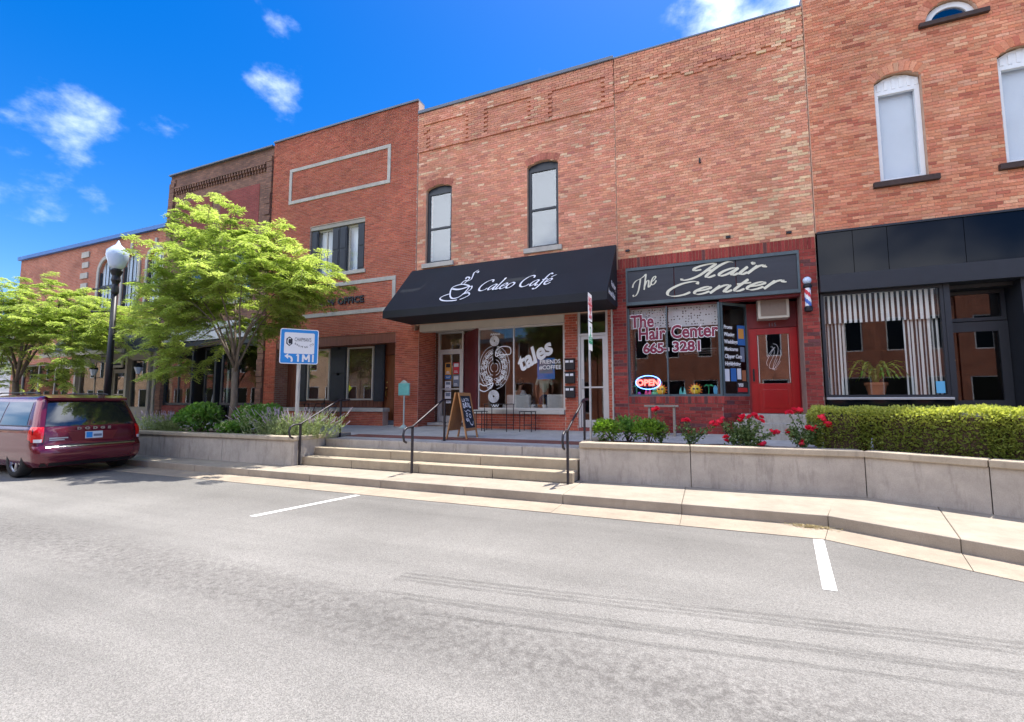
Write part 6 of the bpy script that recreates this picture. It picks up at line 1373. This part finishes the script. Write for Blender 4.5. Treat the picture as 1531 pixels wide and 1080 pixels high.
for k in range(3): a = k*2.094+.4; mb.tube([(-11.6+.28*math.cos(a), 11.1+.28*math.sin(a), tz(11.1)), (-11.6+.05*math.cos(a), 11.1+.05*math.sin(a), tz(11.1)+.35), (-11.6+.2*math.cos(a), 11.1+.2*math.sin(a), tz(11.1)+.70)], .013, 6)
mb.build('legs', 'iron', bt_)
bc_ = thing('bistro_chair', 'black iron bistro chair with curved arms beside the round table', 'chair', (-10.7, 11.05, tz(11.05)))
z = tz(11.05); MB().lathe([(.22, 0), (.22, .02)], (-10.7, 11.05, z+.44), 16).build('seat', 'iron', bc_)
for sx in (-1, 1):
    for sy in (-1, 1): MB().tube([(-10.7+sx*.2, 11.05+sy*.19, tz(11.05+sy*.19)), (-10.7+sx*.16, 11.05+sy*.15, z+.44)], .012, 6).build('leg', 'iron', bc_)
mb = MB(); mb.tube([(-10.7-.22*math.cos(a), 11.05-.24*math.sin(a), z+.68+.06*math.cos(a)) for a in [-1.6+3.2*i/14 for i in range(15)]], .013, 6); mb.tube([(-10.92, 11.05, z+.45), (-10.95, 11.05, z+.85), (-10.9, 11.05, z+.9)], .012, 6)
for yy in (-.12, .12): mb.tube([(-10.88, 11.05+yy, z+.45), (-10.93, 11.05+yy, z+.74)], .010, 6)
mb.tube([(-10.70, 10.81, z+.45), (-10.70, 10.81, z+.68)], .011, 6); mb.tube([(-10.70, 11.29, z+.45), (-10.70, 11.29, z+.68)], .011, 6); mb.build('back_and_arms', 'iron', bc_)
be = thing('wooden_bench', 'weathered wooden bench under the salon window', 'bench', (-.95, 11.25, tz(11.25)))
z = tz(11.25); MB().box(-1.32, -.58, 11.08, 11.40, z+.66, z+.70).build('seat', 'old_board', be)
for x in (-1.24, -.70): MB().box(x, x+.05, 11.12, 11.36, tz(11.12)-.005, z+.66).build('leg', 'old_board', be)
# street lamp
sl_ = thing('street_lamp', 'black street lamp with frosted acorn globe and banner arms', 'street lamp', (-16.1, 7.9, .15)); o3 = (-16.1, 7.9, .15)
MB().lathe([(.24, 0), (.24, .12), (.19, .2), (.17, .75), (.13, .85), (.11, .95)], o3, 12).build('base', 'iron', sl_)
MB().lathe([(.095, .95), (.085, 2.5), (.07, 4.6)], o3, 12).build('pole', 'iron', sl_, smooth=True)
MB().lathe([(.075, 4.6), (.10, 4.66), (.09, 4.8), (.07, 4.9), (.12, 5.02), (.10, 5.15), (.13, 5.22), (.16, 5.30), (.10, 5.36)], o3, 14).build('fitter', 'iron', sl_)
MB().lathe([(.12, 5.36), (.20, 5.48), (.275, 5.75), (.27, 5.90), (.16, 6.02), (.07, 6.10), (.035, 6.18), (.01, 6.24)], o3, 20).build('globe', 'globe', sl_, smooth=True)
for z in (4.95, 4.25): MB().tube([(-16.1, 7.9, z), (-17.2, 7.9, z+.06)], .022, 8).ball((-17.22, 7.9, z+.06), .04, .04, .04, 8, 6).build('banner_arm', 'iron', sl_)

# ================================================================== VAN (built with its tail at the origin, then turned)
def lerp_t(tb, z):
    if z <= tb[0][0]: return tb[0][1]
    for (a, va), (b, vb) in zip(tb, tb[1:]):
        if z <= b: return va + (vb-va)*(z-a)/(b-a)
    return tb[-1][1]
REAR = [(.22, .12), (.30, .04), (.40, .005), (.52, 0), (.60, .02), (.645, .06), (.70, .085), (.90, .10), (1.02, .125), (1.10, .155), (1.30, .245), (1.55, .36), (1.62, .40), (1.68, .47), (1.715, .60), (1.735, .95)]
FRONT = [(.22, 4.9), (.45, 5.1), (.75, 5.05), (.92, 4.8), (1.02, 4.35), (1.3, 3.85), (1.55, 3.35), (1.66, 3.05), (1.735, 2.6)]
WID = [(.22, .88), (.32, .95), (.45, .975), (.62, .985), (.80, .98), (.97, .985), (1.04, .955), (1.30, .89), (1.55, .815), (1.62, .79), (1.68, .73), (1.715, .60), (1.735, .35)]
CR = .17
def rearx(y, z):
    w_ = lerp_t(WID, z); x = lerp_t(REAR, z) + .05*(abs(y)/w_)**2; e = abs(y)-(w_-CR)
    if e > 0: x += CR - math.sqrt(max(0, CR*CR-min(e, CR)**2))
    return x
def sidey(x, z):
    w_ = lerp_t(WID, z); x0 = lerp_t(REAR, z)+.05; e = x0+CR-x
    return w_ - (CR - math.sqrt(max(0, CR*CR-min(e, CR)**2)) if e > 0 else 0)
def outline(z):
    w_ = lerp_t(WID, z); f = lerp_t(FRONT, z); pts = []; x0 = lerp_t(REAR, z)+.05
    for k in range(13): y = -(w_-CR) + 2*(w_-CR)*k/12; pts.append((rearx(y, z), y))
    for k in range(1, 8): a = R(90*k/8); pts.append((x0+CR-CR*math.cos(a), w_-CR+CR*math.sin(a)))
    for k in range(31): pts.append((x0+CR+(f-.35-x0-CR)*k/30, w_))
    for k in range(1, 8): a = R(90*k/8); pts.append((f-.35+.35*math.sin(a), w_-.35+.35*math.cos(a)))
    for k in range(7): pts.append((f, (w_-.35)*(1-2*k/6)))
    for k in range(1, 8): a = R(90*k/8); pts.append((f-.35+.35*math.cos(a), -(w_-.35)-.35*math.sin(a)))
    for k in range(31): pts.append((f-.35+(x0+CR-f+.35)*k/30, -w_))
    for k in range(1, 8): a = R(90*k/8); pts.append((x0+CR-CR*math.sin(a), -(w_-CR)-CR*math.cos(a)))
    return pts
van = thing('parked_van', 'dark red minivan parked at the kerb, seen from behind', 'van', (0, 0, 0))
zs = [.22, .26, .30, .35, .40, .46, .52, .57, .60, .645, .70, .80, .90, .97, 1.02, 1.06, 1.10, 1.2, 1.3, 1.42, 1.55, 1.62, 1.655, 1.68, 1.70, 1.715, 1.728, 1.735]
vm = MB(); n = len(outline(.5))
for z in zs: vm.v += [(x, y, z) for x, y in outline(z)]
for i in range(len(zs)-1):
    for j in range(n): vm.f.append((i*n+j, i*n+(j+1) % n, (i+1)*n+(j+1) % n, (i+1)*n+j)[::-1])
vm.f.append(tuple(range(n))); vm.f.append(tuple(reversed(range((len(zs)-1)*n, len(zs)*n)))); vm.mi = [0]*len(vm.f); vm.fc = [None]*len(vm.f)
body = bpy.data.objects.new('body', vm.mesh('body', ['van_paint', 'van_dark'])); COL.objects.link(body)
bm = bmesh.new(); bm.from_mesh(body.data); bmesh.ops.recalc_face_normals(bm, faces=bm.faces); bm.to_mesh(body.data); bm.free()
cut = MB()
for ax in (.86, 3.94):
    for s in (-1, 1):
        c = len(cut.v); cut.tube([(ax, s*.55, .36), (ax, s*1.2, .36)], .405, 32)
co_ = bpy.data.objects.new('cutter', cut.mesh('cutter', 'van_dark')); COL.objects.link(co_)
bmd = body.modifiers.new('b', 'BOOLEAN'); bmd.object = co_; bmd.operation = 'DIFFERENCE'; bmd.solver = 'EXACT'
dg = bpy.context.evaluated_depsgraph_get(); me = bpy.data.meshes.new_from_object(body.evaluated_get(dg)); body.modifiers.clear(); body.data = me; bpy.data.objects.remove(co_)
me.polygons.foreach_set('use_smooth', [True]*len(me.polygons))
try: me.set_sharp_from_angle(angle=R(38))
except Exception: pass
body.parent = van
def rear_patch(name, yz, m_, off=.006, nu=14, nv=8, par=None):      # yz: 4 corners (y,z): bl, br, tr, tl
    mb = MB(); g = {}
    for i in range(nu+1):
        for j in range(nv+1):
            u, v = i/nu, j/nv; b = Vector(yz[0]).lerp(Vector(yz[1]), u); t_ = Vector(yz[3]).lerp(Vector(yz[2]), u); p = b.lerp(t_, v); mb.v.append((rearx(p[0], p[1])-off, p[0], p[1])); g[i, j] = len(mb.v)-1
    for i in range(nu):
        for j in range(nv): mb.f.append((g[i, j], g[i, j+1], g[i+1, j+1], g[i+1, j])); mb.mi.append(0); mb.fc.append(None)
    return mb.build(name, m_, par or van, smooth=True)
def side_patch(name, xz, m_, s, off=.005, nu=12, nv=8, par=None):
    mb = MB(); g = {}
    for i in range(nu+1):
        for j in range(nv+1):
            u, v = i/nu, j/nv; b = Vector(xz[0]).lerp(Vector(xz[1]), u); t_ = Vector(xz[3]).lerp(Vector(xz[2]), u); p = b.lerp(t_, v); mb.v.append((p[0], s*(sidey(p[0], p[1])+off), p[1])); g[i, j] = len(mb.v)-1
    for i in range(nu):
        for j in range(nv): q = (g[i, j], g[i+1, j], g[i+1, j+1], g[i, j+1]); mb.f.append(q if s < 0 else q[::-1]); mb.mi.append(0); mb.fc.append(None)
    return mb.build(name, m_, par or van, smooth=True)
rear_patch('rear_window', [(-.80, 1.06), (.80, 1.06), (.69, 1.575), (-.69, 1.575)], 'van_glass')
for a in ([(-.835, .70), (-.822, .70), (-.80, 1.04), (-.813, 1.04)], [(.822, .70), (.835, .70), (.813, 1.04), (.80, 1.04)], [(-.82, .655), (.82, .655), (.82, .672), (-.82, .672)]): rear_patch('tailgate_seam', a, 'van_dark', .003, 6, 2)
for s in (-1, 1):
    side_patch('side_window', [(.52, 1.08), (1.62, 1.08), (1.62, 1.56), (.66, 1.56)], 'van_glass', s); side_patch('side_window', [(1.68, 1.08), (2.75, 1.08), (2.75, 1.56), (1.68, 1.56)], 'van_glass', s); side_patch('side_window', [(2.85, 1.08), (4.0, 1.08), (3.35, 1.50), (2.85, 1.56)], 'van_glass', s)
    side_patch('window_trim', [(.40, 1.055), (4.0, 1.055), (4.0, 1.072), (.40, 1.072)], 'van_dark', s, .006, 30, 2)
    side_patch('door_seam', [(1.64, .30), (1.652, .30), (1.652, 1.06), (1.64, 1.06)], 'van_dark', s, .003, 2, 8); side_patch('slide_track', [(.55, .965), (1.64, .965), (1.64, .98), (.55, .98)], 'van_dark', s, .003, 10, 2)
    # wrap-round tail lamp
    l1 = rear_patch('tail_lamp', [(s*.84, .74), (s*(lerp_t(WID, .74)-.006), .74), (s*(lerp_t(WID, 1.03)-.012), 1.05), (s*.815, 1.05)] if s > 0 else [(-(lerp_t(WID, .74)-.006), .74), (-.84, .74), (-.815, 1.05), (-(lerp_t(WID, 1.03)-.012), 1.05)], 'lamp_red', .010, 8, 8)
    side_patch('lens', [(.20, .76), (.36, .80), (.32, 1.05), (.27, 1.05)], 'lamp_red', s, .008, 6, 6, l1)
    rear_patch('reversing_lens', [(s*.86, .735), (s*.955, .735), (s*.955, .80), (s*.85, .80)] if s > 0 else [(-.955, .735), (-.86, .735), (-.85, .80), (-.955, .80)], 'lamp_clear', .014, 4, 3, l1)
rear_patch('chrome_strip', [(-.80, .628), (.80, .628), (.80, .648), (-.80, .648)], 'chrome', .008, 12, 2)
rear_patch('plate_recess', [(-.36, .74), (.36, .74), (.45, .93), (-.45, .93)], 'van_dark', .002, 8, 4).data.materials[0] = M['red_trim']
pb = rear_patch('number_plate', [(-.16, .775), (.16, .775), (.16, .925), (-.16, .925)], 'plate', .02, 2, 2)
rear_patch('plate_emblem', [(.03, .79), (.14, .79), (.14, .91), (.03, .91)], 'sign_blue', .023, 2, 2, pb)
rear_patch('plate_number', [(-.14, .815), (.01, .815), (.01, .865), (-.14, .865)], 'poster_slate', .023, 2, 2, pb)
place_text(text_mesh('D  O  D  G  E', .07, 'chrome', .003, align='CENTER', bold=.004), 'tailgate_lettering', (.085, .0, .975), (0, -1, 0), (.05, 0, 1), van, sx=1.5)
rear_patch('badge', [(.44, .80), (.74, .80), (.74, .825), (.44, .825)], 'chrome', .008, 4, 1); rear_patch('badge', [(.50, .765), (.74, .765), (.74, .785), (.50, .785)], 'chrome', .008, 4, 1)
rear_patch('bumper_lower', [(-.84, .235), (.84, .235), (.86, .31), (-.86, .31)], 'van_dark', .006, 12, 2)
mb = MB(); mb.tube([(.28, -.28, 1.10), (.24, -.02, 1.135), (.26, .26, 1.12)], .010, 6); mb.ball((.17, -.28+.26, 1.10), .03, .03, .03); mb.build('wiper', 'van_dark', van)
mb = MB()
for k in range(12):
    y0, y1 = -.72+1.44*k/12, -.72+1.44*(k+1)/12; b0, b1 = .02*(abs(y0)/.72)**2, .02*(abs(y1)/.72)**2; mb.q((.33+b0, y0, 1.60), (.33+b1, y1, 1.60), (.31+b1, y1, 1.655), (.31+b0, y0, 1.655)); mb.q((.31+b0, y0, 1.655), (.31+b1, y1, 1.655), (.60, y1, 1.715), (.60, y0, 1.715)); mb.q((.33+b1, y1, 1.60), (.33+b0, y0, 1.60), (.42, y0, 1.60), (.42, y1, 1.60))
mb.build('spoiler', 'van_paint', van)
for s in (-1, 1): MB().tube([(.9, s*.62, 1.735), (1.1, s*.62, 1.765), (2.6, s*.62, 1.765), (2.8, s*.6, 1.74)], .016, 6).build('roof_rail', 'van_dark', van)
for ax in (.86, 3.94):
    for s in (-1, 1):
        prof = [(.235, -.10), (.30, -.112), (.345, -.095), (.357, -.05), (.357, .05), (.345, .095), (.30, .112), (.235, .10)]; mb = MB(); nn = 36
        for (rr, yy) in prof:
            for j in range(nn): a = 6.2832*j/nn; mb.v.append((ax+rr*math.cos(a), s*.86+yy, .357+rr*math.sin(a)))
        for k in range(len(prof)-1):
            for j in range(nn): mb.f.append((k*nn+j, k*nn+(j+1) % nn, (k+1)*nn+(j+1) % nn, (k+1)*nn+j)); mb.mi.append(0); mb.fc.append(None)
        wh = mb.build('wheel', 'tyre', van, smooth=True)
        mb = MB(); yo = s*(.86+.06); mb.tube([(ax, yo-s*.10, .357), (ax, yo-s*.05, .357)], .236, 30); mb.build('barrel', 'van_dark', wh)
        mb = MB()
        for k in range(10):
            a = 6.2832*k/10 + (.16 if k % 2 else -.16); ca, sa = math.cos(a), math.sin(a); q = Matrix.Translation((ax+.13*ca, yo, .357+.13*sa)) @ Matrix.Rotation(-a, 4, 'Y'); mb.xbox(q, .20, .025, .026)
        mb.tube([(ax, yo-s*.03, .357), (ax, yo+s*.02, .357)], .045, 16)
        for j in range(30): a, b = 6.2832*j/30, 6.2832*(j+1)/30; f = lambda rr, t, yy: (ax+rr*math.cos(t), yy, .357+rr*math.sin(t)); mb.q(f(.215, a, yo), f(.215, b, yo), f(.238, b, yo), f(.238, a, yo)); mb.q(f(.238, a, yo+s*.03), f(.238, b, yo+s*.03), f(.238, b, yo), f(.238, a, yo))
        mb.build('rim', 'alloy', wh)
van.location = (-12.42, 5.95, 0.0); van.rotation_euler = (0, 0, math.pi)

# ================================================================== INSIDE THE CAFE
def armchair(x, y, rz, label):
    t = thing('armchair', label, 'armchair', (0, 0, 0), 'armchairs behind the cafe window')
    bevel(MB().box(-.36, .36, -.35, .30, .12, .45).build('seat', 'fabric_grey', t), .05, 3); bevel(MB().box(-.36, .36, .30, .48, .12, .92).build('backrest', 'fabric_grey', t), .05, 3)
    for s in (-1, 1): bevel(MB().box(s*.37, s*.49, -.35, .48, .12, .64).build('arm', 'fabric_grey', t), .04, 3)
    for sx in (-1, 1):
        for sy in (-1, 1): MB().box(sx*.38-.03, sx*.38+.03, sy*.3-.03+.06, sy*.3+.03+.06, 0, .12).build('leg', 'hair_dark', t)
    t.location = (x, y, TB+.03); t.rotation_euler = (0, 0, rz)
armchair(-4.95, 12.75, R(180), 'grey armchair with its back to the cafe glass beside the white bar of the window'); armchair(-3.85, 12.7, R(200), 'grey armchair with its back to the cafe glass under the FRIENDS lettering')
def skin(name, chains, m_, par, sub=2):
    v, e, rad = [], [], []
    for ch_ in chains:
        prev = None
        for (p, r_) in ch_:
            idx = None
            for k, q in enumerate(v):
                if (Vector(q)-Vector(p)).length < 1e-4: idx = k
            if idx is None: v.append(p); rad.append(r_); idx = len(v)-1
            if prev is not None and prev != idx: e.append((prev, idx))
            prev = idx
    me = bpy.data.meshes.new(name); me.from_pydata(v, e, []); me.materials.append(M[m_]); o = bpy.data.objects.new(name, me); link(o, par)
    m = o.modifiers.new('skin', 'SKIN'); m.use_smooth_shade = True
    for k, sv2 in enumerate(me.skin_vertices[0].data): sv2.radius = (rad[k], rad[k]*.85); sv2.use_root = (k == 0)
    s = o.modifiers.new('sub', 'SUBSURF'); s.levels = sub; s.render_levels = sub
    return o
def person(x, y, rz, label, seated, shirt, hairm, h=1.0):
    t = thing('person', label, 'person', (0, 0, 0), 'people inside the cafe'); hz = .55 if seated else .95
    P0 = (0, 0, hz); chest = (0, -.02, hz+.42); neck = (0, -.01, hz+.55); hd1 = (0, -.04, hz+.66); hd2 = (0, -.045, hz+.78)
    def leg(s):
        hip = (s*.10, 0, hz-.03); kn = (s*.12, -.42, hz-.02) if seated else (s*.11, -.03, .50); an = (s*.12, -.42, .08) if seated else (s*.12, .02, .08); toe = (an[0], an[1]-.16, .04); return hip, kn, an, toe
    def arm(s): return (s*.19, 0, hz+.47), ((s*.25, -.10, hz+.22) if seated else (s*.26, .0, hz+.20)), ((s*.16, -.33, hz+.18) if seated else (s*.24, -.14, hz-.02)), ((s*.14, -.42, hz+.19) if seated else (s*.24, -.18, hz-.10))
    ch_ = [[(P0, .14), ((0, 0, hz+.2), .125), (chest, .15), (neck, .055), (hd1, .075), (hd2, .09)]]
    for s in (-1, 1):
        hip, kn, an, toe = leg(s); sh, el, wr, fi = arm(s); ch_.append([(P0, .14), (hip, .09), (kn, .062), (an, .042), (toe, .035)]); ch_.append([(chest, .15), (sh, .058), (el, .042), (wr, .03), (fi, .022)])
    skin('body', ch_, 'skin', t)
    cl = [[((0, 0, hz-.02), .155), ((0, 0, hz+.2), .142), (chest, .165), ((0, -.01, hz+.51), .075)]]
    for s in (-1, 1): sh, el, wr, fi = arm(s); cl.append([(chest, .165), (sh, .072), (tuple(Vector(sh).lerp(Vector(el), .8)), .06)])
    skin('shirt', cl, shirt, t)
    tr = [[((0, 0, hz+.03), .15), (P0, .155)]]
    for s in (-1, 1): hip, kn, an, toe = leg(s); tr.append([(P0, .155), (hip, .10), (kn, .075), (tuple(Vector(kn).lerp(Vector(an), .9)), .058)])
    skin('trousers', tr, 'denim', t)
    MB().ball((0, -.015, hz+.775), .105, .112, .115, 14, 10, .06).build('hair', hairm, t, smooth=True)
    mb = MB()
    for s in (-1, 1): mb.ball((s*.033, -.125, hz+.73), .011, .008, .008, 8, 6)
    mb.build('eyes', 'ink', t); MB().ball((0, -.135, hz+.70), .014, .02, .02, 8, 6).ball((0, -.115, hz+.66), .024, .01, .008, 8, 6).build('nose_and_mouth', 'skin', t)
    t.location = (x, y, TB+.03); t.rotation_euler = (0, 0, rz)
person(-5.28, 13.25, R(150), 'person in a white shirt sitting inside behind the grey armchair', True, 'shirt_white', 'hair_dark')
person(-4.55, 13.45, R(-160), 'person in a mint top standing inside behind the cafe window', False, 'shirt_mint', 'hair_blond')
tb_ = thing('low_table', 'round wooden coffee table inside the cafe between the armchairs', 'table', (-4.4, 13.0, TB))
MB().lathe([(.3, 0), (.3, .03)], (-4.42, 12.9, TB+.62), 20).build('top', 'easel_wood', tb_); MB().lathe([(.2, 0), (.03, .05), (.03, .59)], (-4.42, 12.9, TB+.03), 12).build('pedestal', 'iron', tb_)

# ================================================================== ACROSS THE STREET (seen in the glass)
def opposite(x0, x1, h, m_, label, seed):
    t = thing('brick_building', label, 'building', ((x0+x1)/2, -13.5, 0), 'buildings across the street')
    nw = max(2, int((x1-x0)/2.2)); w_ = (x1-x0)/nw; op_ = []
    for k in range(nw): c = x0+w_*(k+.5); op_.append(dict(x0=c-.5, x1=c+.5, z0=4.9, z1=7.1)); 
    for k in range(nw): c = x0+w_*(k+.5); op_.append(dict(x0=c-.85, x1=c+.85, z0=.6, z1=3.2))
    mb = MB(); slab(mb, x0, x1, 0, h, -13.8, -13.5, op_); mb.build('wall', m_, t); MB().box(x0, x1, -24, -13.81, 0, h-.3).build('body', m_, t)
    for o in op_:
        f = MB(); a, b, c, d = o['x0'], o['x1'], o['z0'], o['z1']; f.box(a, a+.08, -13.62, -13.55, c, d); f.box(b-.08, b, -13.62, -13.55, c, d); f.box(a+.08, b-.08, -13.62, -13.55, d-.08, d); f.box(a+.08, b-.08, -13.62, -13.55, c, c+.08); fo = f.build('window', 'window_white', t); MB().box(a, b, -13.64, -13.63, c, d).build('pane', 'black_glass', fo)
    MB().box(x0-.05, x1+.05, -14, -13.3, h, h+.35).build('cornice', 'coping_metal', t)
for a in ((-110, -86, 8.5, 'brick_far', 'red brick block far down the street across the road'), (-85.9, -62.1, 8, 'brick_pale', 'pale brick block far down the street across the road'), (-62, -46, 9, 'brick_far', 'red brick corner block across the street'), (-45.9, -33, 8.2, 'brick_pale', 'pale brick block across the street'), (-32.9, -21, 9.5, 'brick_pale', 'taller pale brick block across the street'), (-20.9, -8.1, 6.8, 'brick_far', 'low red brick block across the street behind the trees'), (-8, 3.5, 9.2, 'brick_far', 'red brick block across the street behind the camera'), (3.6, 15, 8.4, 'brick_far', 'lower red brick block across the street'), (15.1, 28, 9.8, 'brick_far', 'tall red brick block across the street')): opposite(*a, 1)
struct(MB().box(-80, 60, -13.5, -9.5, -.02, .15).build('far_pavement', 'concrete_walk'))
src = [o for o in COL.objects if o.name.startswith('locust_tree')]
for k, (x, y, s, rz, lab) in enumerate(((-14.5, -11.0, 1.25, .8, 'locust tree on the far pavement by the gap between blocks'), (-19.0, -11.2, 1.4, 2.2, 'locust tree on the far pavement by the pale block'), (-27.5, -11.0, 1.3, 4.0, 'locust tree on the far pavement farthest from the camera'), (-6.5, -10.8, 1.1, 3.0, 'locust tree on the far pavement behind the camera'))):
    c = copy_tree(src[k % 2]); c.location = (x, y, .15); c.scale = (s, s, s); c.rotation_euler = (0, 0, rz); c['label'] = lab; c['group'] = 'trees across the street'
    for ch_ in c.children: ch_.data = ch_.data.copy(); ch_.data.materials[0] = M['leaf_park'] if ch_.name.startswith('crown') else M['bark']
ys = thing('warning_sign', 'yellow diamond crossing sign on a post across the street', 'road sign', (-30.5, -8.8, .15))
MB().tube([(-30.5, -8.8, .15), (-30.5, -8.8, 3.2)], .03, 8).build('post', 'galvanised', ys); MB().prismy([(-30.5, 2.1), (-29.8, 2.8), (-30.5, 3.5), (-31.2, 2.8)], -8.76, -8.74).build('panel', 'yellow_sign', ys)

fb = thing('far_house', 'pale gabled house beyond the trees at the end of the street', 'house', (-62, 14, 0)); MB().box(-70, -54, 14, 26, 0, 5.5).build('wall', 'grey_store', fb); MB().prismy([(-70.5, 5.5), (-53.5, 5.5), (-62, 9)], 13.6, 26.4).build('roof', 'shingle', fb)
for x in (-68, -64.5, -61, -57.5): f_ = MB().box(x, x+1.2, 13.93, 14.02, 1.6, 3.4).build('window', 'window_white', fb); MB().box(x+.1, x+1.1, 13.9, 13.93, 1.7, 3.3).build('pane', 'black_glass', f_)
for k, (x, y, s_, rz, lab) in enumerate(((-38, 9.0, 1.2, 1.0, 'locust tree by the kerb past the antiques building'), (-47, 10.5, 1.5, 2.6, 'tall locust tree before the far gabled house'))):
    c = copy_tree(src[k % 2]); c.location = (x, y, .1); c.scale = (s_, s_, s_); c.rotation_euler = (0, 0, rz); c['label'] = lab
